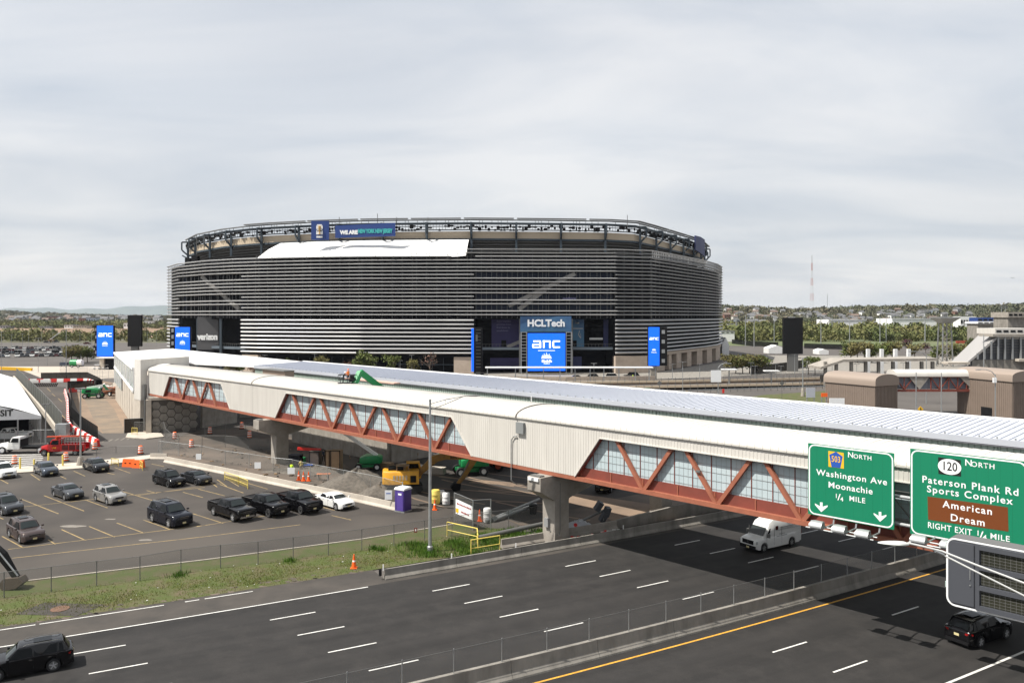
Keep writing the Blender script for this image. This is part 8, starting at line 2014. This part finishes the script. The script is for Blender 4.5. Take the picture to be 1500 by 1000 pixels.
e0, e1 = P(1318, 553, 168) - o, P(1442, 551, 170) - o; zt_, zb_ = 8.0, 4.9; LL = e1.x - e0.x; yy = 0
b = MB(); n = 10; sec = [(-.3 + 4.4 * (1 - cos(pi * i / n)) / 2, zt_ + .1 + 1.35 * sin(pi * i / n) ** .7) for i in range(n + 1)]; b.sweep(sec + [(4.1, zt_), (-.3, zt_)], e0.x, e1.x); b.build('roof', M['cream_roof'], FB2, smooth=True)
b = MB(); b.box(((e0.x + e1.x) / 2, 0, zb_ + .15), (LL, .3, .5)); b.box(((e0.x + e1.x) / 2, 0, zt_ - .1), (LL, .3, .2)); b.build('chord', M['steel_dkred'], FB2)
b = MB(); b.box(((e0.x + e1.x) / 2, .6, (zb_ + zt_) / 2 + .2), (LL, .08, zt_ - zb_ - .5)); b.build('glazing', mat('dim_glazing', (.20, .22, .26), .3), FB2)
n = 10
for i in range(n):
 xa_, xb_ = e0.x + LL * i / n, e0.x + LL * (i + 1) / n
 if i in (2, 3): continue
 b = MB(); b.beam((xa_, 0, zb_ + .3) if i % 2 else (xa_, 0, zt_ - .2), (xb_, 0, zt_ - .2) if i % 2 else (xb_, 0, zb_ + .3), .2, .25, up=(0, 1, 0)); b.build('truss_diagonal', M['steel_dkred'], FB2)
 b = MB(); b.box((xa_, 0, (zb_ + zt_) / 2), (.18, .2, zt_ - zb_)); b.build('truss_post', M['steel_dkred'], FB2)
for fa, fb_, fc in ((.15, .38, .27), (.72, 1.0, 1.0)):
 b = MB(); pts = [(e0.x + LL * fa, zt_ - .1), (e0.x + LL * fb_, zt_ - .1), (e0.x + LL * fc, zb_ + .35)]
 if fc == 1.0: pts = [(e0.x + LL * .72, zt_ - .1), (e0.x + LL, zt_ - .1), (e0.x + LL, zb_ + .35), (e0.x + LL * .86, zb_ + .35)]
 b.side(pts, -.15, -.05); b.build('cladding_panel', M['concrete'], FB2)
# ---- station canopy with columns
CY = 232; t = thing('station_canopy', 'grey flat station canopy on columns behind the small footbridge', 'canopy', V((1290 - 750) / 1170 * CY, CY, 0)); o = t.location
def cx(px, Y=CY): return (px - 750) / 1170 * Y - o.x
zc = P(0, 526, CY).z
b = MB(); b.add([(cx(1200), -1, zc - 2.2), (cx(1234), -1, zc), (cx(1372), -1, zc + .3), (cx(1372), 9, zc + .3), (cx(1234), 9, zc), (cx(1200), 9, zc - 2.2)] + [(cx(1200), -1, zc - 2.9), (cx(1234), -1, zc - .7), (cx(1372), -1, zc - .4), (cx(1372), 9, zc - .4), (cx(1234), 9, zc - .7), (cx(1200), 9, zc - 2.9)],
  [(0, 1, 4, 5), (1, 2, 3, 4), (11, 10, 7, 6), (10, 9, 8, 7), (0, 6, 7, 1), (1, 7, 8, 2), (2, 8, 9, 3), (3, 9, 10, 4), (4, 10, 11, 5), (5, 11, 6, 0)]); b.build('roof', M['concrete'], t)
for px in (1209, 1225, 1247, 1268, 1287, 1308, 1329, 1350, 1366): b = MB(); b.box((cx(px), 0, zc / 2 - .4), (.8, .8, zc - .6)); b.build('column', M['concrete_old'], t)
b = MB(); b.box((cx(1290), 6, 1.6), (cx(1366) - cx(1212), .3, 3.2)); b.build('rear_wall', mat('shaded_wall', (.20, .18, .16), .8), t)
for i, px in enumerate((1271.5, 1291.5, 1311.5, 1331)):
 b = MB(); q = V((px - 750) / 1170 * 250, 250, 0); b.box((0, 0, 0), (.95, .95, P(0, 511, 250).z)); o2 = b.build('white_shaft', M['white'], loc=q + V(0, 0, P(0, 511, 250).z / 2)); tag(o2, ('first', 'second', 'third', 'fourth')[i] + ' white shaft from the left rising behind the station canopy', 'shaft', 'white shafts behind the station canopy')
for px, py, l in ((1130, 543, 'flat white umbrella canopy on a post before the black pylon'), (1068, 541, 'white slanted canopy near the stadium corner lamp')):
 q = V((px - 750) / 1170 * 240, 240, 0); z = P(0, py, 240).z; t = thing('small_canopy', l, 'canopy', q); b = MB(); b.box((0, 0, z), (4.4, 2.4, .3)); b.build('roof', M['white'], t); b = MB(); b.box((0, 0, z / 2), (.3, .3, z)); b.build('post', M['galv'], t)
# ---- covered ramp building
RY = 255; t = thing('ramp_building', 'grey covered ramp with glazed side rising to a terminal at the right edge', 'building', V((1440 - 750) / 1170 * RY, RY, 0)); o = t.location.copy()
def rp(px, py, Y=RY): return P(px, py, Y) - o
b = MB(); q = [rp(1416, 531), rp(1462, 491.5), rp(1434, 490, 275), rp(1393, 530, 275)]; b.add(q + [p - V(0, 0, .8) for p in q], [(0, 1, 2, 3), (7, 6, 5, 4), (0, 4, 5, 1), (1, 5, 6, 2), (2, 6, 7, 3), (3, 7, 4, 0)]); b.build('ramp_roof', mat('ramp_grey', (.33, .32, .31), .6), t)
b = MB(); q = [rp(1420, 533), rp(1462, 497), rp(1530, 497), rp(1530, 545), rp(1420, 545)]; b.add([p + V(0, .6, 0) for p in q], [(0, 1, 2, 3, 4)]); b.build('glazed_wall', mat('grey_glass', (.06, .065, .075), .3), t, fix=False)
for px in (1432, 1442, 1452, 1462, 1472, 1483, 1495, 1510): top_ = max(494, 531 - (px - 1416) * .87); a_, c_ = rp(px, top_), rp(px, 526); b = MB(); b.box((a_.x, 0, (a_.z + c_.z) / 2), (.5, .4, a_.z - c_.z)); b.build('mullion', M['galv'], t)
b = MB()
for py in (500, 504, 508, 512, 516): a_, c_ = rp(max(1422, 1416 + (531 - py) / .87), py), rp(1530, py); b.box(((a_.x + c_.x) / 2, .15, a_.z), (c_.x - a_.x, .2, .14))
b.build('transom', M['galv_dark'], t)
b = MB(); a_, c_ = rp(1452, 493), rp(1530, 489); b.box(((a_.x + c_.x) / 2, 3, (a_.z + c_.z) / 2), (c_.x - a_.x, 8, c_.z - a_.z)); b.build('upper_deck', M['concrete'], t)
b = MB(); a_, c_ = rp(1425, 547), rp(1530, 527); b.box(((a_.x + c_.x) / 2, 1.0, a_.z / 2 + c_.z / 2), (c_.x - a_.x, 1.2, c_.z - a_.z)); b.build('base_wall', M['concrete_old'], t)
b = MB(); b.beam(rp(1384, 531.5), rp(1416, 531.5), 4, .7); b.beam(rp(1487, 527), rp(1530, 527), 4, .8); b.build('canopy', M['concrete_pale'], t)
for px0, px1, py0, py1, Y, m, nm, l in ((1458, 1520, 481, 489, 300, 'cream', 'terminal_block', 'cream terminal block with a window band behind the covered ramp'), (1477, 1520, 457, 465, 330, 'concrete', 'grandstand_roof', 'white upper level of the grandstand at the right edge'), (1432, 1484, 471, 474, 420, 'white', 'grandstand_roof', 'thin white grandstand roof left of the upper level'), (1407, 1430, 463.5, 479, 700, 'white', 'office_building', 'white office block beyond the race track at right'), (1432, 1478, 465, 472, 650, 'banner_blue', 'stand_building', 'low building with blue band right of the white office block')):
 a_, c_ = P(px0, py1, Y), P(px1, py0, Y); tt = thing(nm, l, 'building', ((a_.x + c_.x) / 2, Y, 0)); w_ = c_.x - a_.x
 b = MB(); b.box((0, 6, (a_.z + c_.z) / 2), (w_, 12, c_.z - a_.z)); b.build('wall', M[m], tt); b = MB(); zz0 = (a_.z + c_.z) / 2; hh_ = (c_.z - a_.z)
 n = 6
 for k in range(n): b.box((w_ * ((k + .5) / n - .5), -.05, zz0), (w_ / n * .7, .1, hh_ * .35))
 b.build('window', M['dark'], tt); b = MB(); b.box((0, 6, a_.z / 2), (w_ * .92, 10, a_.z)); b.build('lower_storey', M['concrete_old'], tt)
# ---- lattice tower with platform
LY = 330; t = thing('observation_tower', 'lattice tower with a flat platform above the trees at right', 'tower', V((1384 - 750) / 1170 * LY, LY, 0)); zt_ = P(0, 462, LY).z
for sx in (-1, 1):
 for sy in (-1, 1): b = MB(); b.beam((sx * 2.2, sy * 2.2, 0), (sx * 1.6, sy * 1.6, zt_ - 2), .4, .4); b.build('leg', M['galv'], t)
b = MB()
for k in range(5):
 z0_, z1_ = zt_ * k / 5.5, zt_ * (k + 1) / 5.5
 for sy in (-1, 1): b.beam((-2, sy * 2, z0_), (2, sy * 2, z1_), .18, .18); b.beam((2, sy * 2, z0_), (-2, sy * 2, z1_), .18, .18); b.beam((-2, sy * 2, z1_), (2, sy * 2, z1_), .2, .2)
stuff(b.build('bracing', M['concrete'], t))
b = MB(); b.loft([[(-k, -k, z), (k, -k, z), (k, k, z), (-k, k, z)] for k, z in ((1.8, zt_ - 3.2), (4.2, zt_ - 1.0), (4.2, zt_ - .6), (2.5, zt_ - .6))], close=True); b.build('platform', M['galv'], t); b = MB(); b.box((0, 0, zt_), (1.5, 1.5, 1.2)); b.build('cabin', M['galv_dark'], t)
# stadium light masts of the race track
MS = [(1078.7, 467, 499), (1092, 461, 507), (1104.6, 467, 509), (1134, 465, 501), (1202.5, 464, 506), (1219, 461, 494), (1244.5, 463, 504), (1266, 464, 493), (1289, 463, 502), (1298, 461, 500), (1336, 462, 493), (1188.5, 476, 489)]
for i, (px, tp1, bs) in enumerate(MS): lamp(px, tp1, bs, 'slender pale light mast on the race track infield', heads=2, arm=2.2, r=.35, grp='light masts of the race track')
for i, (px, tp1, bs) in enumerate(((1355, 452, 500), (1467, 448, 486), (1472.5, 448, 484))):
 q = G(px, bs); h = 21 - (tp1 - HZ) * q.y / 1170; t = thing('floodlight_mast', ('tall floodlight mast left of the lattice tower', 'floodlight mast at right, left of the pair', 'floodlight mast at right, right of the pair')[i], 'floodlight mast', q)
 b = MB(); b.tube((0, 0, 0), (0, 0, h), .5, 6, .3); b.build('pole', M['galv'], t)
 for k in range(3): b = MB(); b.box((0, 0, h - k * 1.5), (7.0, .6, .6)); b.build('floodlight_row', M['galv_dark'], t)
# white tents, fences near the track
for px0, px1, py0, py1, Y, l in ((1058, 1068, 494, 515, 420, 'white pointed tent just right of the stadium'), (1126, 1150, 505.5, 514.5, 440, 'white tent roof left of the black pylon'), (1200, 1214, 511, 516, 430, 'small white tent right of the black pylon')):
 a_, c_ = P(px0, py1, Y), P(px1, py0, Y); t = thing('marquee', l, 'tent', ((a_.x + c_.x) / 2, Y, 0)); w_ = c_.x - a_.x; b = MB(); b.side([(-w_ / 2, 0), (w_ / 2, 0), (w_ / 2, (a_.z + c_.z) / 2), (0, c_.z), (-w_ / 2, (a_.z + c_.z) / 2)], 0, 9); b.build('canvas', M['white'], t)
for pts, l in (([G(1072, 503), G(1105, 507), G(1140, 508)], 'dark fence before the infield right of the stadium'), ([G(1178, 510), G(1240, 512)], 'dark fence before the infield right of the black pylon'), ([G(1100, 549), G(1150, 543), G(1180, 538)], 'black scrim fence under the black pylon')):
 link_fence(pts, 3.2, 'scrim_fence', l, m='mesh_dark', post_gap=8, pm='black')
link_fence([G(1060, 560), G(1130, 557), G(1210, 553)], 2.4, 'plaza_fence', 'pale plaza fence behind the elevated road right of the stadium', m='mesh', post_gap=3, pm='galv')
b = MB(); b.beam(G(1060, 489.5) + V(0, 0, 1.2), G(1400, 488.5) + V(0, 0, 1.2), .5, 1.2); tag(b.build('track_rail', M['concrete']), 'pale rail along the far side of the race track', 'rail')
for i in range(9):
 q = G(1402 + i * 2.8, 503 - i * .1); b = MB(); b.box((0, 0, 1.0), (1.6, .8, 2.0)); tag(b.build('red_hedge_block', mat('red_block', (.36, .06, .03), .8) if i == 0 else bpy.data.materials['red_block'], loc=q), 'red block in the row beyond the trees by the covered ramp', 'block', 'red blocks by the race track')
for px0, px1, py0, py1, Y, l in ((1214, 1269, 468, 475.5, 1000, 'long white warehouse beyond the trees, left of two'), (1307, 1372, 466.5, 478, 900, 'long white warehouse beyond the trees, right of two')):
 a_, c_ = P(px0, py1, Y), P(px1, py0, Y); t = thing('warehouse', l, 'warehouse', ((a_.x + c_.x) / 2, Y, 0)); b = MB(); b.box((0, 20, c_.z / 2), (c_.x - a_.x, 40, c_.z)); b.build('wall', M['white'], t); b = MB(); b.box((0, -.3, c_.z - .6), (c_.x - a_.x + .8, .6, .8)); b.build('parapet', M['galv'], t)
# ---------------------------------------------------------------- forests, hills, far houses
def forest(name, pts, m, seed, leaves=26, quad=.34):
 """pts: (x, y, z base, crown radius, height); every crown is a cloud of tilted leaf clumps"""
 rnd = random.Random(seed); vs = []; fs = []
 for (x, y, z, r, h) in pts:
  for k in range(leaves):
   u_ = rnd.gauss(0, 1), rnd.gauss(0, 1), rnd.gauss(0, 1); l = sqrt(sum(c * c for c in u_)) + 1e-6; f = rnd.uniform(.55, 1.0) / l
   px, py, pz = x + u_[0] * f * r, y + u_[1] * f * r, z + h * .52 + u_[2] * f * h * .48
   s = r * quad * rnd.uniform(.6, 1.3); a = rnd.uniform(0, 6.28); t1 = rnd.uniform(-.7, .7)
   ax, ay, az = cos(a) * s, sin(a) * s, t1 * s; bx, by, bz = -sin(a) * s * .5, cos(a) * s * .5, s * .85
   n = len(vs); vs += [(px - ax, py - ay, pz - az), (px + bx, py + by, pz - bz), (px + ax, py + ay, pz + az), (px - bx, py - by, pz + bz)]; fs.append((n, n + 1, n + 2, n + 3))
 me = bpy.data.meshes.new(name); me.from_pydata(vs, [], fs); me.materials.append(m); o = bpy.data.objects.new(name, me); COL.objects.link(o); o['kind'] = 'stuff'; return o
rnd = random.Random(5)
def band_pts(px0, px1, Y0, Y1, n, r0, r1, h0, h1, zf=lambda x, y: 0.0):
 out = []
 for i in range(n): Y = rnd.uniform(Y0, Y1); px = rnd.uniform(px0, px1); x = (px - 750) / 1170 * Y; r = rnd.uniform(r0, r1); out.append((x, Y, zf(x, Y) - .5, r, rnd.uniform(h0, h1)))
 return out
def hill(name, px0, px1, Y0, Y1, hf, m, nx=60, ny=10):
 vs = []; fs = []
 for j in range(ny + 1):
  Y = Y0 + (Y1 - Y0) * j / ny
  for i in range(nx + 1): px = px0 + (px1 - px0) * i / nx; x = (px - 750) / 1170 * Y; vs.append((x, Y, hf(x, Y)))
 for j in range(ny):
  for i in range(nx): n = j * (nx + 1) + i; fs.append((n, n + 1, n + nx + 2, n + nx + 1))
 b = MB(); b.add(vs, fs); o = b.build(name, m, smooth=80); o['kind'] = 'structure'; return o
def sm_(a, b_, x): t = min(1, max(0, (x - a) / (b_ - a))); return t * t * (3 - 2 * t)
def hr(x, y): return 30 * sm_(1250, 1750, y) * (1 - sm_(1750, 2400, y) * .3) + 3.5 * sin(x * .006 + 1) * sm_(1300, 1700, y) + 2 * sin(x * .017)
hill('right_hill', 1000, 1640, 1200, 2500, hr, M['hill'])
def hl(x, y): return 12 * sm_(1700, 3000, y) + 6 * sin(x * .003 + 2) * sm_(1900, 2800, y) + 14 * sm_(-1500, -2300, x) * sm_(1900, 2800, y)
hill('left_hill', -300, 420, 1600, 3400, hl, M['hill'])
def hfar(x, y): px = 750 + 1170 * x / y; return (84 + 22 * sm_(60, 150, px) + 16 * sin(px * .035) + 7 * sin(px * .11)) * sm_(6500, 8200, y)
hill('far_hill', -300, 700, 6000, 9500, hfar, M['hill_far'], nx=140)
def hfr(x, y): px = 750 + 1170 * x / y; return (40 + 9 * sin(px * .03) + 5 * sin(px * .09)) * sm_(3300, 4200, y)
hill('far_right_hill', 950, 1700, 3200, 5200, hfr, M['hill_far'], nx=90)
pts = band_pts(-60, 260, 640, 700, 150, 3, 6, 5, 12); forest('hedge_belt', pts, M['forest'], 1, 90, .16)
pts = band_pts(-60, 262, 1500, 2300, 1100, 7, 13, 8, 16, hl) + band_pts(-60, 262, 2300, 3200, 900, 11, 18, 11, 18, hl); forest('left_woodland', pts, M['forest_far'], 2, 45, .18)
pts = band_pts(-60, 262, 1300, 1560, 260, 7, 12, 7, 14); forest('left_near_woodland', pts, M['forest'], 3, 80, .16)
pts = band_pts(1058, 1520, 640, 760, 330, 4, 8, 6, 14); forest('tree_belt', pts, M['forest'], 4, 150, .13)
pts = band_pts(1058, 1520, 760, 1200, 480, 5, 10, 7, 16); forest('tree_belt', pts, M['forest'], 5, 90, .16)
pts = band_pts(1040, 1560, 1250, 1800, 1500, 5, 9, 7, 12, hr) + band_pts(1040, 1560, 1640, 2000, 700, 8, 13, 10, 17, hr); forest('hillside_trees', pts, M['forest_far'], 6, 36, .2)
# houses on the right hillside and the left woodland
hm = [M['white'], M['cream'], mat('house_grey', (.34, .34, .35), .8), mat('house_brick', (.24, .12, .09), .8), mat('house_blue', (.28, .33, .40), .8)]
rm_ = [mat('roof_grey', (.12, .12, .125), .8), mat('roof_brown', (.14, .10, .08), .8)]
HOUSE = []
for k, hmat in enumerate(hm):
 w_, d_, h_ = (11, 9, 6.5) if k % 2 else (9, 10, 7.5); b = MB(); b.box((0, 0, h_ / 2), (w_, d_, h_)); wallm = b.mesh('wall', hmat)
 b = MB(); b.sweep([(-d_ / 2 - .6, h_), (d_ / 2 + .6, h_), (0, h_ + 3.2)], -w_ / 2 - .5, w_ / 2 + .5); b.box((w_ * .2, 0, h_ + 2.8), (1, 1, 2)); roofm = b.mesh('roof', rm_[k % 2])
 b = MB()
 for zz_ in (1.8, 4.8):
  for xx in (-.3, 0, .3): b.box((xx * w_, -d_ / 2 - .05, zz_), (1.3, .1, 1.5))
 HOUSE.append((wallm, roofm, b.mesh('window', M['dark'])))
HN = ('white', 'cream', 'grey', 'brick', 'pale blue')
def house(p, k, rz, where, grp, s=1.0):
 t = thing('house', f'small {HN[k]} gabled house {where}', 'house', p, rz, grp, s)
 for me, nm in zip(HOUSE[k], ('wall', 'roof', 'window')): o = bpy.data.objects.new(nm, me); COL.objects.link(o); o.parent = t
rnd = random.Random(9)
for i in range(120):
 Y = rnd.uniform(1310, 1640); px = rnd.uniform(1060, 1330) if rnd.random() < .82 else rnd.uniform(1330, 1420); x = (px - 750) / 1170 * Y; k = rnd.choice((0, 0, 1, 2, 2, 3, 4)); house((x, Y - 3, hr(x, Y) + rnd.uniform(-1, 3)), k, rnd.uniform(-.5, .5), 'among the trees on the right hillside', 'houses on the right hillside', rnd.uniform(.75, 1.15))
for i in range(60):
 Y = rnd.uniform(1600, 2600); px = rnd.uniform(0, 246); x = (px - 750) / 1170 * Y; k = rnd.choice((0, 1, 2, 2, 3)); house((x, Y, hl(x, Y) + rnd.uniform(0, 6)), k, rnd.uniform(-.5, .5), 'in the woodland beyond the reed bed at left', 'houses in the left woodland', rnd.uniform(1.0, 1.7))
for px0, px1, py0, py1, Y, m, l in ((68, 84, 463, 466, 1900, 'house_brick', 'dark red brick block in the left woodland'), (88, 106, 464.5, 469, 1700, 'house_grey', 'long grey building in the left woodland'), (126, 140, 465, 473, 1500, 'house_blue', 'blue grey building beside a brick one in the left woodland'), (115, 124, 466, 473, 1520, 'house_brick', 'brick building next to the blue grey one in the left woodland'), (94, 107, 476, 480, 1290, 'white_paint', 'low white shed at the edge of the reed bed'), (108, 127, 477, 480, 1290, 'pale_concrete', 'low pale shed right of the white one by the reed bed'), (57, 72, 478, 480.5, 1290, 'house_grey', 'low grey shed by the reed bed'), (0, 12, 477, 481, 1290, 'house_grey', 'low grey shed at the left picture edge by the reed bed'), (181, 193, 473, 480, 1290, 'white_paint', 'white building between the two pylons by the reed bed'), (206, 222, 470, 476, 1400, 'white_paint', 'white building left of the stadium edge'),
 (1066, 1082, 475, 478, 900, 'white_paint', 'low white building behind the infield right of the stadium'), (1108, 1118, 475, 478, 900, 'house_grey', 'low grey building behind the infield'), (1056, 1076, 485, 489, 640, 'white_paint', 'long white bus like shed right of the stadium')):
 a_, c_ = P(px0, py1, Y), P(px1, py0, Y); w_ = c_.x - a_.x; t = thing('low_building', l, 'building', ((a_.x + c_.x) / 2, Y, 0)); b = MB(); b.box((0, 8, c_.z / 2), (w_, 16, c_.z)); b.build('wall', bpy.data.materials[m], t)
 b = MB(); b.box((0, 8, c_.z + .2), (w_ + 1, 17, .5)); b.build('roof', rm_[0], t); b = MB()
 n = max(3, int(w_ / 4))
 b.box((0, 0, 0), (w_ / n * .5, .2, (c_.z - a_.z) * .3)); src = b.build('window', M['dark'], t, loc=(w_ * (.5 / n - .5), -.1, (a_.z + c_.z) / 2))
 for k in range(1, n): inst(src, t, (w_ * ((k + .5) / n - .5), -.1, (a_.z + c_.z) / 2))
# radio mast
MY = 2300; q = V((1189.3 - 750) / 1170 * MY, MY, 0); t = thing('radio_mast', 'very tall red and white lattice radio mast on the horizon', 'radio mast', q); zt_ = P(0, 374, MY).z
rw = [mat('mast_red', (.42, .20, .19), .8), mat('mast_white', (.55, .56, .58), .8)]
for k in range(8):
 z0_, z1_ = 20 + (zt_ - 20) * k / 8, 20 + (zt_ - 20) * (k + 1) / 8; w0 = 8.5 * (1 - k / 8) ** 1.3 + 1.5; w1 = 8.5 * (1 - (k + 1) / 8) ** 1.3 + 1.5; b = MB()
 for sx in (-1, 1):
  for sy in (-1, 1): b.beam((sx * w0 / 2, sy * w0 / 2, z0_), (sx * w1 / 2, sy * w1 / 2, z1_), .55, .55)
 for j in range(4): f0, f1 = j / 4, (j + 1) / 4; wa, wb_ = w0 + (w1 - w0) * f0, w0 + (w1 - w0) * f1; b.beam((-wa / 2, -wa / 2, z0_ + (z1_ - z0_) * f0), (wb_ / 2, -wb_ / 2, z0_ + (z1_ - z0_) * f1), .4, .4)
 b.build('mast_section', rw[k % 2], t)
for px, tp1, l in ((1212, 431, 'thin distant mast right of the tall radio mast'), (1278, 446, 'tiny distant mast above the hill, left of two'), (1305, 445, 'tiny distant mast above the hill, right of two')):
 q = V((px - 750) / 1170 * MY, MY, 0); t = thing('radio_mast', l, 'radio mast', q); b = MB(); b.box((0, 0, P(0, tp1, MY).z / 2), (1.0, 1.0, P(0, tp1, MY).z)); b.build('pole', M['galv'], t)
# airliner speck
t = thing('aircraft', 'tiny airliner in the sky at right', 'aircraft', P(1484, 407, 2500), rz=.1, scale=.5); b = MB(); b.tube((-14, 0, 0), (12, 0, 0), 1.4, 8, .9); b.build('fuselage', M['galv'], t); b = MB(); b.add([(2, 0, 0), (-4, 14, .5), (-6, 14, .5), (-3, 0, 0)], [(0, 1, 2, 3)]); b.add([(2, 0, 0), (-4, -14, .5), (-6, -14, .5), (-3, 0, 0)], [(0, 1, 2, 3)]); b.build('wing', M['galv'], t); b = MB(); b.add([(-11, 0, 1), (-14, 0, 5), (-15.5, 0, 5), (-14, 0, .5)], [(0, 1, 2, 3)]); b.build('tail_fin', M['galv'], t)
# dark excavator arm at the left picture edge
q = G(4, 862); t = thing('excavator', 'dark hydraulic excavator arm with bucket at the left edge of the grass', 'excavator', q + V(.05, 0, 0)); o = t.location
b = MB(); b.side([(-1.6, 3.6), (-.6, 3.5), (.2, 2.8), (.9, 1.5), (1.35, .7), (1.05, .5), (.4, 1.5), (-.4, 2.5), (-1.6, 2.9)], -.25, .2); soften(b.build('stick', M['black'], t), .04)
b = MB(); b.side([(1.45, 1.0), (1.75, .6), (1.2, .15), (.2, .0), (-.2, .4), (.3, .9)], -.45, .4); b.build('bucket', mat('worn_bucket', (.10, .075, .055), .7), t)
b = MB(); b.tube((-.3, -.3, 3.1), (1.3, -.3, 1.1), .06, 7); b.build('hydraulic_ram', M['galv'], t); b = MB(); b.side([(-5, 1.0), (-4.5, .8), (-1.2, 3.2), (-1.4, 3.8)], -.3, .25); b.build('boom', M['black'], t)
b = MB(); b.box((-6, 0, 1.2), (3, 2.4, 1.4)); b.build('house', M['black'], t)
hz_ = bpy.data.materials.new('haze'); hz_.use_nodes = True; hz_.node_tree.nodes.clear()
pv = hz_.node_tree.nodes.new('ShaderNodeVolumePrincipled'); oo = hz_.node_tree.nodes.new('ShaderNodeOutputMaterial'); hz_.node_tree.links.new(pv.outputs[0], oo.inputs['Volume'])
pv.inputs['Color'].default_value = (.80, .86, .95, 1); pv.inputs['Density'].default_value = .00003; pv.inputs['Anisotropy'].default_value = .3
b = MB(); b.add([(x, y, z) for z in (-3, 260) for x, y in ((-13000, -290), (13000, -290), (13000, 15000), (-13000, 15000))], [(3, 2, 1, 0), (4, 5, 6, 7), (0, 1, 5, 4), (1, 2, 6, 5), (2, 3, 7, 6), (3, 0, 4, 7)]); stuff(b.build('haze', hz_))
SC.cycles.volume_bounces = 1
